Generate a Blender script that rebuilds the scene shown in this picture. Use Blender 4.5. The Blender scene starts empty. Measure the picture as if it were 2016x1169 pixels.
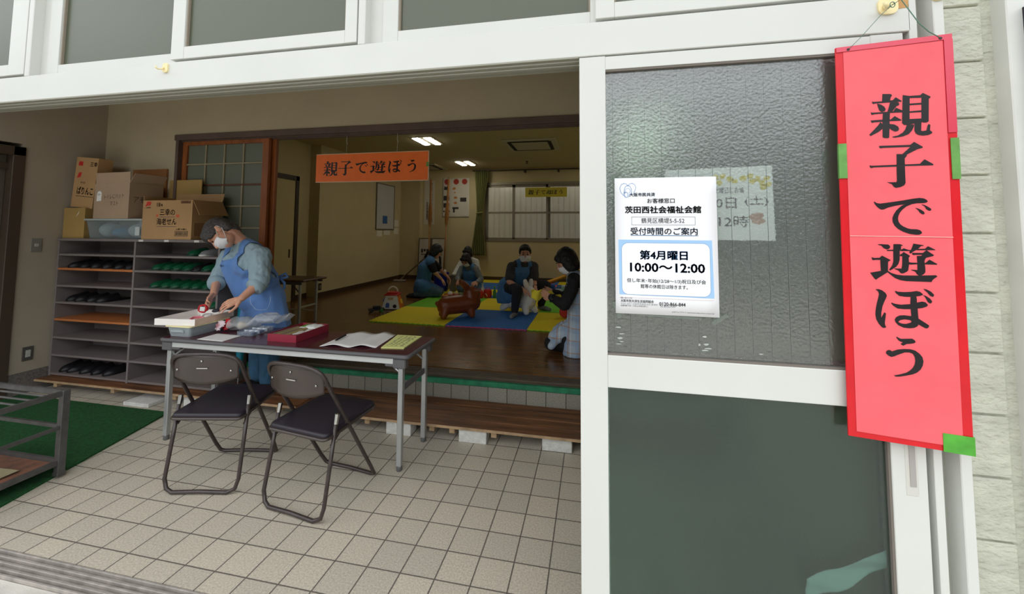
import bpy, bmesh, math, random
from math import pi, sin, cos, radians, sqrt
from mathutils import Vector, Matrix, Euler, noise, geometry
from mathutils.bvhtree import BVHTree

SC = bpy.context.scene
COL = SC.collection
V = Vector

# ------------------------------------------------------------------ camera
cam_d = bpy.data.cameras.new('camera')
cam = bpy.data.objects.new('camera', cam_d)
COL.objects.link(cam)
yaw, pit, rol = -0.200117139, 0.0628953244, -0.00656556903
fw = V((sin(yaw)*cos(pit), cos(yaw)*cos(pit), sin(pit)))
rt = V((cos(yaw), -sin(yaw), 0))
dn = fw.cross(rt)
r2 = rt*cos(rol) + dn*sin(rol)
d2 = dn*cos(rol) - rt*sin(rol)
m = Matrix((r2, -d2, -fw)).transposed().to_4x4()
m.translation = V((0.507, -1.434, 1.4535))
cam.matrix_world = m
cam_d.sensor_width = 36.0
cam_d.lens = 36.0*793.04/2016
cam_d.shift_x = 0.0
cam_d.shift_y = -178.4/2016
cam_d.clip_start = 0.05
SC.camera = cam

# ------------------------------------------------------------------ light
def lin(v):
    v /= 255.0
    return v/12.92 if v <= 0.04045 else ((v+0.055)/1.055)**2.4
def S(r, g, b): return (lin(r), lin(g), lin(b), 1.0)

W = bpy.data.worlds.new('overcast')
SC.world = W
W.use_nodes = True
wn, wl = W.node_tree.nodes, W.node_tree.links
bg = wn['Background']
bg.inputs['Strength'].default_value = 1.0
tc = wn.new('ShaderNodeTexCoord'); sep = wn.new('ShaderNodeSeparateXYZ')
ramp = wn.new('ShaderNodeValToRGB')
mr = wn.new('ShaderNodeMapRange'); mr.inputs[1].default_value = -1; mr.inputs[2].default_value = 1
wl.new(tc.outputs['Generated'], sep.inputs[0]); wl.new(sep.outputs['Z'], mr.inputs[0])
wl.new(mr.outputs[0], ramp.inputs[0]); wl.new(ramp.outputs[0], bg.inputs[0])
e = ramp.color_ramp.elements                       # ground / street side / cloud deck
e[0].position = 0.0; e[0].color = (0.30, 0.29, 0.27, 1)
e[1].position = 1.0; e[1].color = (1.4, 1.46, 1.5, 1)
for p_, c_ in ((0.44, (0.30, 0.29, 0.27, 1)), (0.48, (0.13, 0.15, 0.14, 1)), (0.57, (0.20, 0.23, 0.22, 1)),
               (0.63, (1.9, 2.0, 2.08, 1)), (0.68, (2.5, 2.6, 2.7, 1)), (0.82, (1.85, 1.92, 1.98, 1))):
    n_ = e.new(p_); n_.color = c_

sun_d = bpy.data.lights.new('cloud_sun', 'SUN'); sun_d.energy = 0.25; sun_d.angle = radians(60)
sun = bpy.data.objects.new('cloud_sun', sun_d); COL.objects.link(sun)
sun.rotation_euler = (radians(48), 0, radians(-14))

SC.view_settings.view_transform = 'Standard'
SC.view_settings.look = 'None'
SC.view_settings.gamma = 1.0
SC.view_settings.exposure = 0.0
SC.view_settings.use_curve_mapping = False
SC.cycles.max_bounces = 10
SC.cycles.transparent_max_bounces = 12
SC.cycles.transmission_bounces = 8

# ------------------------------------------------------------------ materials
MATS = {}
def mat(name, col, rough=0.6, metal=0.0, var=0.0, vscale=8.0, bump=0.0, bscale=60.0, spec=0.5,
        trans=0.0, alpha=1.0, emit=None, estr=0.0, col2=None, stretch=None, ior=1.45, sheen=0.0):
    if name in MATS: return MATS[name]
    M = bpy.data.materials.new(name); M.use_nodes = True
    n, l = M.node_tree.nodes, M.node_tree.links
    b = n['Principled BSDF']
    b.inputs['Base Color'].default_value = col
    b.inputs['Roughness'].default_value = rough
    b.inputs['Metallic'].default_value = metal
    b.inputs['Specular IOR Level'].default_value = spec
    b.inputs['Transmission Weight'].default_value = trans
    b.inputs['IOR'].default_value = ior
    b.inputs['Alpha'].default_value = alpha
    if sheen: b.inputs['Sheen Weight'].default_value = sheen
    if emit:
        b.inputs['Emission Color'].default_value = emit
        b.inputs['Emission Strength'].default_value = estr
    if var or bump:
        t = n.new('ShaderNodeTexCoord'); mp = n.new('ShaderNodeMapping')
        l.new(t.outputs['Object'], mp.inputs[0])
        if stretch: mp.inputs['Scale'].default_value = stretch
    if var:
        nz = n.new('ShaderNodeTexNoise'); nz.inputs['Scale'].default_value = vscale; nz.inputs['Detail'].default_value = 5
        l.new(mp.outputs[0], nz.inputs[0])
        rp = n.new('ShaderNodeValToRGB'); l.new(nz.outputs[0], rp.inputs[0])
        c2 = col2 or tuple(max(0, x*(1-var)) for x in col[:3])+(1,)
        c1 = col if col2 else tuple(min(1, x*(1+var*0.6)) for x in col[:3])+(1,)
        rp.color_ramp.elements[0].position = 0.32; rp.color_ramp.elements[0].color = c2
        rp.color_ramp.elements[1].position = 0.68; rp.color_ramp.elements[1].color = c1
        l.new(rp.outputs[0], b.inputs['Base Color'])
    if bump:
        nb = n.new('ShaderNodeTexNoise'); nb.inputs['Scale'].default_value = bscale; nb.inputs['Detail'].default_value = 3
        l.new(mp.outputs[0], nb.inputs[0])
        bp = n.new('ShaderNodeBump'); bp.inputs['Strength'].default_value = bump; bp.inputs['Distance'].default_value = 0.01
        l.new(nb.outputs[0], bp.inputs['Height']); l.new(bp.outputs[0], b.inputs['Normal'])
    MATS[name] = M
    return M

def brickmat(name, c1, c2, cm, bw, bh, mortar, shift=(0, 0, 0), rot=(0, 0, 0), rough=0.6, offset=0.0, bump=0.4, nscale=90.0, namt=0.35):
    M = mat(name, c1, rough)
    n, l = M.node_tree.nodes, M.node_tree.links
    b = n['Principled BSDF']
    t = n.new('ShaderNodeTexCoord'); mp = n.new('ShaderNodeMapping'); mp.vector_type = 'POINT'
    l.new(t.outputs['Object'], mp.inputs[0])
    mp.inputs['Location'].default_value = shift; mp.inputs['Rotation'].default_value = rot
    br = n.new('ShaderNodeTexBrick'); br.offset = offset; br.offset_frequency = 2; br.squash = 1.0
    l.new(mp.outputs[0], br.inputs[0])
    br.inputs['Color1'].default_value = c1; br.inputs['Color2'].default_value = c2; br.inputs['Mortar'].default_value = cm
    br.inputs['Scale'].default_value = 1.0; br.inputs['Mortar Size'].default_value = mortar
    br.inputs['Brick Width'].default_value = bw; br.inputs['Row Height'].default_value = bh
    nz = n.new('ShaderNodeTexNoise'); nz.inputs['Scale'].default_value = nscale; nz.inputs['Detail'].default_value = 4
    l.new(t.outputs['Object'], nz.inputs[0])
    mx = n.new('ShaderNodeMix'); mx.data_type = 'RGBA'; mx.blend_type = 'MULTIPLY'
    mx.inputs[0].default_value = 1.0
    r = n.new('ShaderNodeMapRange'); r.inputs[3].default_value = 1-namt; r.inputs[4].default_value = 1+namt
    r.inputs[1].default_value = 0.3; r.inputs[2].default_value = 0.7
    l.new(nz.outputs[0], r.inputs[0])
    l.new(br.outputs['Color'], mx.inputs[6]); l.new(r.outputs[0], mx.inputs[7])
    l.new(mx.outputs[2], b.inputs['Base Color'])
    if bump:
        inv = n.new('ShaderNodeMath'); inv.operation = 'SUBTRACT'; inv.inputs[0].default_value = 1.0
        l.new(br.outputs['Fac'], inv.inputs[1])
        bp = n.new('ShaderNodeBump'); bp.inputs['Strength'].default_value = bump; bp.inputs['Distance'].default_value = 0.004
        l.new(inv.outputs[0], bp.inputs['Height']); l.new(bp.outputs[0], b.inputs['Normal'])
    return M

# ------------------------------------------------------------------ mesh builder
def frame(axis):
    a = V(axis).normalized()
    t = V((0, 0, 1)) if abs(a.z) < 0.9 else V((1, 0, 0))
    x = a.cross(t).normalized(); y = a.cross(x).normalized()
    return x, y, a

class B:
    def __init__(s): s.bm = bmesh.new()
    def _add(s, verts, faces):
        vs = [s.bm.verts.new(v) for v in verts]
        out = []
        for f in faces:
            try: out.append(s.bm.faces.new([vs[i] for i in f]))
            except ValueError: pass
        return vs, out
    def box(s, lo, hi, bev=0.0, rot=None, piv=None, seg=1):
        lo, hi = V(lo), V(hi); c = (lo+hi)/2 if piv is None else V(piv)
        vs = [V((x, y, z)) for x in (lo.x, hi.x) for y in (lo.y, hi.y) for z in (lo.z, hi.z)]
        if rot is not None:
            R = rot if isinstance(rot, Matrix) else Euler(rot).to_matrix()
            vs = [c + R @ (v-c) for v in vs]
        vv, ff = s._add(vs, [(0, 1, 3, 2), (4, 6, 7, 5), (0, 4, 5, 1), (2, 3, 7, 6), (0, 2, 6, 4), (1, 5, 7, 3)])
        if bev > 0:
            ed = list({e for f in ff for e in f.edges})
            bmesh.ops.bevel(s.bm, geom=ed, offset=bev, segments=seg, affect='EDGES', profile=0.5)
        return s
    def cyl(s, p1, p2, r1, r2=None, seg=16, cap=True):
        p1, p2 = V(p1), V(p2); r2 = r1 if r2 is None else r2
        x, y, a = frame(p2-p1); vs = []
        for p, r in ((p1, r1), (p2, r2)):
            for i in range(seg):
                t = 2*pi*i/seg; vs.append(p + x*cos(t)*r + y*sin(t)*r)
        fs = [(i, (i+1) % seg, seg+(i+1) % seg, seg+i) for i in range(seg)]
        if cap: fs += [tuple(range(seg-1, -1, -1)), tuple(range(seg, 2*seg))]
        s._add(vs, fs); return s
    def tube(s, pts, r, seg=10, closed=False, cap=True):
        pts = [V(p) for p in pts]; n = len(pts)
        rs = r if isinstance(r, (list, tuple)) else [r]*n
        tang = []
        for i in range(n):
            a = pts[(i-1) % n] if (closed or i > 0) else pts[i]
            b = pts[(i+1) % n] if (closed or i < n-1) else pts[i]
            tang.append((b-a).normalized())
        x, y, _ = frame(tang[0]); vs = []
        for i in range(n):
            t = tang[i]; x = (x - t*x.dot(t)).normalized(); y = t.cross(x)
            for k in range(seg):
                q = 2*pi*k/seg; vs.append(pts[i] + (x*cos(q)+y*sin(q))*rs[i])
        fs = []
        for i in range(n if closed else n-1):
            j = (i+1) % n
            for k in range(seg):
                k2 = (k+1) % seg; fs.append((i*seg+k, i*seg+k2, j*seg+k2, j*seg+k))
        if cap and not closed: fs += [tuple(range(seg-1, -1, -1)), tuple(range((n-1)*seg, n*seg))]
        s._add(vs, fs); return s
    def lathe(s, prof, base=(0, 0, 0), axis=(0, 0, 1), seg=24):
        base = V(base); x, y, a = frame(axis); vs = []; n = len(prof)
        for r, h in prof:
            for k in range(seg):
                q = 2*pi*k/seg; vs.append(base + a*h + (x*cos(q)+y*sin(q))*max(r, 1e-5))
        fs = [(i*seg+k, i*seg+(k+1) % seg, (i+1)*seg+(k+1) % seg, (i+1)*seg+k) for i in range(n-1) for k in range(seg)]
        fs += [tuple(range(seg-1, -1, -1)), tuple(range((n-1)*seg, n*seg))]
        s._add(vs, fs); return s
    def ell(s, c, r, R=None, sub=3):
        t = bmesh.new(); bmesh.ops.create_icosphere(t, subdivisions=sub, radius=1)
        c = V(c); R = R or Matrix.Identity(3)
        vs = [c + R @ V((v.co.x*r[0], v.co.y*r[1], v.co.z*r[2])) for v in t.verts]
        t.verts.index_update()
        s._add(vs, [tuple(v.index for v in f.verts) for f in t.faces]); t.free(); return s
    def prism(s, pts, depth, fn):
        """pts: 2D outline; fn(a,b,d) -> 3D"""
        n = len(pts)
        vs = [V(fn(a, b, 0)) for a, b in pts] + [V(fn(a, b, depth)) for a, b in pts]
        tri = geometry.tessellate_polygon([[V((a, b, 0)) for a, b in pts]])
        fs = [tuple(t) for t in tri] + [tuple(n+i for i in reversed(t)) for t in tri]
        fs += [(i, (i+1) % n, n+(i+1) % n, n+i) for i in range(n)]
        s._add(vs, fs); return s
    def flat(s, rings, fn):
        rr = [[V((a, b, 0)) for a, b in r] for r in rings]
        al = [p for r in rr for p in r]
        tri = geometry.tessellate_polygon(rr)
        s._add([V(fn(p.x, p.y)) for p in al], [tuple(t) for t in tri]); return s
    def quad(s, a, b, c, d):
        s._add([V(a), V(b), V(c), V(d)], [(0, 1, 2, 3)]); return s
    def grid(s, nu, nv, fn, closed_u=False):
        vs = [V(fn(i/(nu-1 if not closed_u else nu), j/(nv-1))) for j in range(nv) for i in range(nu)]
        fs = []
        for j in range(nv-1):
            for i in range(nu if closed_u else nu-1):
                i2 = (i+1) % nu
                fs.append((j*nu+i, j*nu+i2, (j+1)*nu+i2, (j+1)*nu+i))
        s._add(vs, fs); return s
    def solid(s, th):
        bmesh.ops.recalc_face_normals(s.bm, faces=s.bm.faces[:])
        bmesh.ops.solidify(s.bm, geom=s.bm.faces[:], thickness=th); return s
    def xf(s, M): s.bm.transform(M); return s

ROOT = {}
def root_inv(o):
    while o.parent: o = o.parent
    return ROOT.get(o)
def obj(name, b, m_, parent=None, smooth=False, local=False, recalc=True):
    """links one mesh object; geometry of a part is given in world space unless local"""
    if isinstance(b, bpy.types.Mesh): me = b; me.name = name
    else:
        bm = b.bm if isinstance(b, B) else b
        if recalc: bmesh.ops.recalc_face_normals(bm, faces=bm.faces[:])
        me = bpy.data.meshes.new(name); bm.to_mesh(me); bm.free()
    if parent is not None and not local:
        R = root_inv(parent)
        if R is not None: me.transform(R)
    if not me.materials: me.materials.append(m_)
    if smooth is True:
        me.polygons.foreach_set('use_smooth', [True]*len(me.polygons))
    elif smooth:
        try: me.set_sharp_from_angle(angle=radians(smooth))
        except Exception: pass
        me.polygons.foreach_set('use_smooth', [True]*len(me.polygons))
        try: me.set_sharp_from_angle(angle=radians(smooth))
        except Exception: pass
    o = bpy.data.objects.new(name, me); COL.objects.link(o)
    if parent is not None: o.parent = parent
    return o
def tag(o, label=None, cat=None, group=None, kind=None):
    if label: o['label'] = label
    if cat: o['category'] = cat
    if group: o['group'] = group
    if kind: o['kind'] = kind
    return o
def thing(name, label, cat, loc, rotz=0.0, group=None, rot=None, kind=None):
    o = bpy.data.objects.new(name, None); COL.objects.link(o)
    o.empty_display_size = 0.05
    o.location = loc; o.rotation_euler = rot if rot else (0, 0, rotz)
    M = Matrix.Translation(V(loc)) @ Euler(o.rotation_euler).to_matrix().to_4x4()
    ROOT[o] = M.inverted()
    return tag(o, label, cat, group, kind)
def solo(name, b, m_, label, cat, group=None, smooth=False, kind=None):
    return tag(obj(name, b, m_, None, smooth), label, cat, group, kind)
def struct(name, b, m_, label=None, smooth=False, parent=None):
    o = obj(name, b, m_, parent, smooth)
    if parent is None: tag(o, label, None, None, 'structure')
    return o
def kids(o): return [c for c in bpy.data.objects if c.parent == o]
KIDS = {}
def dup(src, loc, rotz=None, label=None, rot=None):
    r = src.copy(); COL.objects.link(r); r.location = loc
    if rotz is not None: r.rotation_euler = (0, 0, rotz)
    if rot is not None: r.rotation_euler = rot
    if label: r['label'] = label
    if src not in KIDS: KIDS[src] = [(c, kids(c)) for c in kids(src)]
    for c, gg in KIDS[src]:
        c2 = c.copy(); COL.objects.link(c2); c2.parent = r
        for g_ in gg:
            g2 = g_.copy(); COL.objects.link(g2); g2.parent = c2
    return r

def textmesh(s, size, bold=0.0, align='CENTER', space=1.0):
    cu = bpy.data.curves.new('t', 'FONT'); cu.body = s; cu.size = size; cu.align_x = align; cu.align_y = 'CENTER'
    cu.offset = bold*size; cu.space_character = space; cu.resolution_u = 2; cu.fill_mode = 'FRONT'
    o = bpy.data.objects.new('t', cu); COL.objects.link(o)
    dg = bpy.context.evaluated_depsgraph_get()
    me = bpy.data.meshes.new_from_object(o.evaluated_get(dg))
    me.materials.clear()
    bpy.data.objects.remove(o); bpy.data.curves.remove(cu)
    return me
def text(s, size, m_, parent, M, bold=0.0, align='CENTER', space=1.0, width=None, name='lettering', height=None):
    """M: matrix taking text plane (x right, y up) to the parent's local space"""
    me = textmesh(s, size, 0.0 if bold > 0 else bold, align, space)
    if bold > 0:                                   # heavier strokes: overlaid offset copies
        bm = bmesh.new(); bm.from_mesh(me)
        for dx, dy in ((1, 0), (-1, 0), (0, 1), (0, -1), (0.7, 0.7), (-0.7, -0.7), (0.7, -0.7), (-0.7, 0.7)):
            m2 = me.copy(); m2.transform(Matrix.Translation(V((dx*bold*size*1.1, dy*bold*size*1.1, 0)))); bm.from_mesh(m2); bpy.data.meshes.remove(m2)
        bm.to_mesh(me); bm.free()
    if len(me.vertices) and (width or height):
        xs = [v.co.x for v in me.vertices]; ys = [v.co.y for v in me.vertices]
        kx = width/(max(xs)-min(xs)) if width else 1.0
        ky = height/(max(ys)-min(ys)) if height else 1.0
        me.transform(Matrix.Diagonal((kx, ky, 1, 1)))
    me.transform(M)
    return obj(name, me, m_, parent, local=True)
FRONT = Matrix.Rotation(pi/2, 4, 'X')              # text plane facing -Y
def at(x, y, z, base=FRONT): return Matrix.Translation(V((x, y, z))) @ base
GLYPHS={
 '親':((0.1469,0.8867),[[[(-352,629),(-172,609),(-141,568),(-178,504),(-188,430),(-191,375),(-364,414)]],[[(-589,447),(-563,428),(-364,424),(-129,430),(-67,506),(62,389),(51,370),(-185,375),(-528,376),(-566,366),(-586,396)]],[[(-479,371),(-390,334),(-319,265),(-291,193),(-310,140),(-381,120),(-432,166),(-458,265)]],[[(-191,375),(-18,364),(10,306),(-13,268),(-50,258),(-147,118),(-253,121),(-213,268)]],[[(-625,143),(-596,124),(-354,117),(-126,116),(-68,212),(68,124),(80,69),(-202,78),(-544,73),(-599,58),(-619,87)]],[[(-354,117),(-200,116),(-216,-169),(-241,-615),(-274,-629),(-358,-618),(-383,-592),(-372,-155)]],[[(-632,-98),(-366,-94),(-192,-110),(-102,-20),(42,-137),(30,-161),(-215,-153),(-557,-156),(-606,-170),(-626,-133)]],[[(-417,-158),(-363,-238),(-384,-360),(-465,-435),(-649,-542),(-679,-501),(-569,-372),(-465,-243)]],[[(-225,-229),(-116,-252),(-36,-320),(-17,-389),(-43,-441),(-106,-456),(-187,-402),(-231,-345)]],[[(87,550),(219,508),(234,493),(221,89),(215,-126),(206,-286),(142,-291),(96,-288),(52,-233),(69,144)]],[[(87,550),(230,510),(475,507),(471,433),(231,450)]],[[(460,508),(514,563),(673,445),(666,412),(634,389),(612,-228),(571,-257),(500,-255),(462,-228),(464,-148),(481,439)]],[[(223,298),(478,294),(475,245),(225,251)]],[[(215,83),(471,89),(473,38),(218,42)]],[[(182,-129),(467,-138),(465,-255),(380,-247),(193,-292),(132,-291)]],[[(152,-288),(306,-288),(297,-347),(256,-451),(178,-552),(52,-603),(-106,-625),(-158,-619),(-177,-596),(-50,-568),(58,-496),(114,-413)]],[[(314,-242),(461,-241),(447,-473),(477,-485),(558,-475),(585,-344),(608,-304),(644,-330),(630,-474),(679,-530),(662,-568),(590,-603),(479,-612),(390,-588),(332,-543),(308,-468)]]]),
 '子':((0.1450,0.7471),[[[(-452,563),(221,549),(307,626),(488,476),(474,451),(366,418),(134,281),(137,248),(87,184),(42,300),(223,493),(-365,499),(-424,492),(-449,514)]],[[(-81,311),(53,303),(88,197),(83,-148),(84,-493),(54,-558),(-20,-602),(-125,-626),(-165,-598),(-212,-517),(-314,-465),(-116,-467),(-98,-427),(-97,-141)]],[[(-680,26),(-627,10),(-99,13),(82,14),(402,16),(505,136),(680,-1),(678,-36),(85,-32),(-102,-40),(-598,-39),(-647,-57),(-678,-28)]]]),
 'で':((0.1442,0.6066),[[[(-609,407),(-591,408),(-546,370),(-477,352),(-338,372),(21,433),(231,478),(364,497),(453,485),(516,447),(541,399),(511,368),(445,355),(306,352),(206,328),(95,271),(6,185),(-58,89),(-88,3),(-99,-72),(-88,-147),(-58,-212),(5,-275),(101,-328),(166,-346),(289,-349),(361,-377),(392,-430),(380,-467),(329,-496),(256,-497),(126,-476),(-4,-419),(-108,-346),(-179,-255),(-215,-159),(-218,-51),(-187,46),(-130,154),(-49,250),(13,304),(81,324),(-20,315),(-156,286),(-294,244),(-391,193),(-444,183),(-494,210),(-551,276),(-591,343)]],[[(274,232),(323,215),(394,178),(448,130),(468,82),(447,51),(411,56),(365,98),(336,162)]],[[(398,321),(459,310),(537,261),(590,214),(609,187),(591,150),(554,148),(500,193),(468,267)]]]),
 '遊':((0.1400,0.4823),[[[(-529,462),(-474,475),(-294,468),(-256,429),(-258,384),(-292,344),(-337,337),(-398,369),(-440,430)]],[[(-334,320),(-186,330),(-188,296),(-322,290)]],[[(-181,482),(-44,486),(16,459),(10,439),(-20,441),(-28,335),(-55,300),(-64,65),(-93,-48),(-141,-129),(-225,-200),(-271,-238),(-297,-215),(-228,-99),(-199,14),(-192,296)]],[[(-28,332),(33,376),(122,337),(183,330),(173,305),(-46,298)]],[[(-52,205),(-24,217),(27,275),(157,179),(151,156),(128,133),(129,-61),(107,-217),(79,-252),(16,-294),(-29,-307),(-62,-287),(-94,-233),(-180,-192),(-188,-178),(-30,-174),(-13,-45),(-6,162),(-54,160)]],[[(241,507),(449,470),(452,451),(396,445),(359,396),(318,351),(223,287),(173,235),(140,267),(183,335),(214,420)]],[[(323,367),(477,377),(541,445),(691,354),(686,345),(304,331)]],[[(205,258),(428,262),(505,340),(653,213),(639,188),(488,136),(459,74),(452,19),(464,-134),(461,-244),(437,-289),(375,-341),(323,-344),(283,-308),(252,-243),(160,-201),(178,-192),(298,-197),(304,-31),(299,176),(389,184),(417,213),(262,205),(227,196),(203,225)]],[[(125,11),(163,-2),(301,-4),(472,-2),(557,89),(706,-14),(709,-38),(303,-42),(160,-60),(126,-50)]],[[(-668,98),(-649,104),(-613,91),(-495,99),(-437,161),(-255,46),(-265,34),(-312,-1),(-321,-249),(-257,-302),(-145,-341),(-14,-357),(332,-344),(671,-315),(703,-346),(623,-420),(596,-455),(580,-499),(322,-503),(64,-507),(-65,-487),(-177,-438),(-261,-358),(-332,-289),(-544,-464),(-578,-502),(-609,-490),(-651,-424),(-709,-320),(-474,-257),(-478,-88),(-480,43),(-598,38),(-635,25),(-657,47)]]]),
 'ぼ':((0.1394,0.3576),[[[(-601,477),(-534,487),(-459,462),(-388,397),(-359,334),(-371,274),(-420,153),(-465,21),(-494,-146),(-502,-287),(-427,-129),(-396,-161),(-409,-279),(-429,-409),(-423,-479),(-404,-517),(-418,-542),(-460,-555),(-497,-538),(-558,-457),(-609,-344),(-625,-216),(-615,-86),(-590,69),(-547,250),(-527,346),(-542,421)]],[[(-185,446),(-160,465),(-125,444),(22,444),(151,460),(270,491),(341,475),(400,416),(394,393),(343,366),(261,346),(270,275),(269,183),(379,220),(449,203),(494,138),(469,96),(377,49),(278,26),(285,-233),(492,-390),(494,-429),(461,-472),(417,-476),(280,-393),(250,-447),(185,-488),(94,-508),(-33,-504),(-140,-451),(-200,-376),(-214,-308),(-183,-241),(-106,-188),(-14,-174),(140,-183),(133,0),(-4,-12),(-141,-6),(-221,52),(-273,118),(-262,142),(-181,113),(-71,101),(131,132),(143,323),(15,320),(-94,335),(-155,395)],[(-138,-353),(-95,-308),(-2,-282),(106,-290),(141,-321),(121,-357),(18,-401),(-63,-400),(-126,-375)]],[[(410,555),(470,550),(564,496),(625,421),(618,375),(591,358),(540,386),(491,463)]],[[(394,393),(459,375),(544,307),(582,241),(568,195),(536,179),(494,212),(463,289),(432,356)]]]),
 'う':((0.1349,0.2287),[[[(-157,518),(-142,531),(-81,492),(-53,485),(174,514),(226,480),(248,431),(212,398),(148,378),(57,360),(-18,306),(-71,346),(-22,395),(-94,421),(-136,474)]],[[(-389,88),(-368,131),(-320,163),(-284,152),(-257,129),(-134,193),(-5,223),(131,232),(228,208),(313,139),(370,56),(389,-54),(369,-169),(323,-276),(247,-365),(155,-423),(8,-480),(-121,-521),(-195,-531),(-234,-506),(-99,-458),(31,-395),(107,-328),(165,-252),(206,-157),(221,-53),(213,36),(178,117),(108,145),(8,133),(-105,71),(-209,6),(-275,-23),(-338,7),(-382,54)]]]),
}
def glyph(b, ch, cx, cz, k, y, kx=None, skew=0.0):
    """hand-cut brush characters; plane x/z facing -Y"""
    kx = kx or k
    for rings in GLYPHS[ch][1]:
        b.flat([[(p[0]*1e-4*kx, p[1]*1e-4*k) for p in r] for r in rings], lambda a, c: (cx+a, y, cz+c+skew*a))
    return b
PHRASE = '親子で遊ぼう'
# ================================================================== setting
m_tile = brickmat('porch_tile', S(196, 186, 168), S(184, 176, 160), S(104, 97, 90), 0.155, 0.155, 0.0032, (0, -0.093, 0), bump=0.5, nscale=130, namt=0.22, rough=0.55)
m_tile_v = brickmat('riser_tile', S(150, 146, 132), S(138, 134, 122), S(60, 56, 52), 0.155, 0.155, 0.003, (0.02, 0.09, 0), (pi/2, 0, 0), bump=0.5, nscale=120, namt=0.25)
m_tile_w = brickmat('skirting_tile', S(110, 104, 98), S(102, 98, 92), S(60, 56, 52), 0.2, 0.3, 0.003, (0, 0.05, 0), (pi/2, 0, pi/2), bump=0.4)
m_ground = mat('pale_concrete', S(205, 200, 190), 0.8, var=0.15, vscale=6, bump=0.2, bscale=200)
m_alu = mat('white_aluminium', S(212, 213, 207), 0.38, var=0.03, vscale=3)
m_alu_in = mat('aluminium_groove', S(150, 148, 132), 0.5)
m_rail = mat('worn_track_metal', S(172, 164, 156), 0.45, 0.15, var=0.25, vscale=20)
m_dark = mat('dark_gap', S(28, 25, 22), 0.8)
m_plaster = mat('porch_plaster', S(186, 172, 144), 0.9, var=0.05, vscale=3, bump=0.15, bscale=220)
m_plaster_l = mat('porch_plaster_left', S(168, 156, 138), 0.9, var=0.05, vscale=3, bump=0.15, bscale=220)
m_wallin = mat('cream_wall', S(202, 187, 142), 0.85, var=0.05, vscale=2.5, bump=0.1, bscale=150)
m_ceil = mat('ceiling_board', S(200, 186, 140), 0.9, var=0.04, vscale=2)
m_frame = mat('brown_frame', S(98, 80, 72), 0.55, var=0.15, vscale=6)
m_wooddk = mat('dark_baseboard', S(74, 54, 34), 0.5, var=0.2, vscale=5)
m_green = mat('green_edge_paint', S(42, 130, 92), 0.6, var=0.35, vscale=12)

def plank_mat(name, c1, c2, cm, length, width, rough, rot=(0, 0, 0), bump=0.15, shift=(0, 0, 0)):
    M = brickmat(name, c1, c2, cm, length, width, 0.0012, shift, rot, rough, 0.5, bump, 6.0, 0.35)
    n, l = M.node_tree.nodes, M.node_tree.links
    nz = [x for x in n if x.type == 'TEX_NOISE'][0]
    t = [x for x in n if x.type == 'TEX_COORD'][0]
    mp = n.new('ShaderNodeMapping'); mp.inputs['Scale'].default_value = (0.6, 9, 9); l.new(t.outputs['Object'], mp.inputs[0]); l.new(mp.outputs[0], nz.inputs[0])
    return M
m_floorin = plank_mat('brown_floorboard', S(116, 80, 44), S(96, 66, 36), S(50, 34, 20), 1.2, 0.1, 0.22)
m_floorin.node_tree.nodes['Principled BSDF'].inputs['Specular IOR Level'].default_value = 0.6

struct('floor', B().box((-4.44, 0.0, -0.1), (2.0, 1.9, 0.0)), m_tile, 'grey beige square tile floor of the entrance porch')
struct('floor_ground', B().box((-7, -9, -0.16), (5, -0.112, -0.012)), m_ground, 'pale concrete ground outside the entrance')
b = B().box((-4.6, -0.112, -0.1), (2.0, 0.0, -0.014))
for y in (-0.106, -0.083, -0.058, -0.034, -0.008):
    b.box((-4.6, y-0.004, -0.014), (2.0, y+0.004, 0.002), 0.001)
struct('trim_1', b, m_rail, 'worn metal sliding door track across the porch threshold')
struct('floor_room', B().box((-4.6, 1.95, 0.1), (2.6, 8.2, 0.28)), m_floorin, 'brown wooden floor of the playroom')
# step riser with its green painted lip and metal door tracks
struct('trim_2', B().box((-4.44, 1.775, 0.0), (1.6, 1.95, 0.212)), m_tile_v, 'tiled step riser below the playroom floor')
struct('trim_3', B().box((-3.5, 1.765, 0.212), (1.6, 1.80, 0.252), 0.004), m_green, 'green painted lip along the playroom step')
b = B().box((-3.5, 1.80, 0.2), (1.6, 1.952, 0.258))
for y in (1.812, 1.84, 1.868, 1.896, 1.926):
    b.box((-3.5, y-0.006, 0.258), (1.6, y+0.006, 0.276), 0.001)
struct('trim_4', b, mat('dull_track', S(96, 84, 70), 0.45, 0.3, var=0.2), 'dull metal track set in the playroom step')

# porch walls
b = B().box((-4.6, 1.16, 0.19), (-4.44, 1.95, 2.9)).box((-4.6, -0.1, 2.2), (-4.44, 1.16, 2.9))
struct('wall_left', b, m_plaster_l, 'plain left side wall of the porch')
struct('baseboard_left', B().box((-4.6, 1.16, 0), (-4.437, 1.775, 0.19)), m_tile_w, 'tiled skirting under the left porch wall')
b = B().box((-4.44, 1.775, 0.0), (-3.53, 1.9, 2.9)).box((-3.53, 1.775, 2.385), (1.6, 1.9, 2.9)).box((1.3, 1.775, 0), (1.6, 1.9, 2.385))
struct('wall_back', b, m_plaster, 'porch back wall above and beside the wide playroom opening')
struct('wall_right', B().box((1.5, 0.0, 0), (1.62, 1.775, 2.9)), m_plaster, 'right side wall of the porch behind the glass door')
struct('ceiling', B().box((-4.6, 0.0, 2.9), (1.62, 1.9, 3.0)), m_plaster, 'porch ceiling')
b = B().box((-3.55, 1.755, 2.331), (1.6, 1.93, 2.387), 0.004).box((-3.53, 1.755, 0.26), (-3.497, 1.93, 2.331), 0.003)
for y in (1.79, 1.83, 1.87): b.box((-3.5, y, 2.322), (1.6, y+0.012, 2.332))
struct('trim_5', b, m_frame, 'dark brown frame around the playroom opening')

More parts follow.
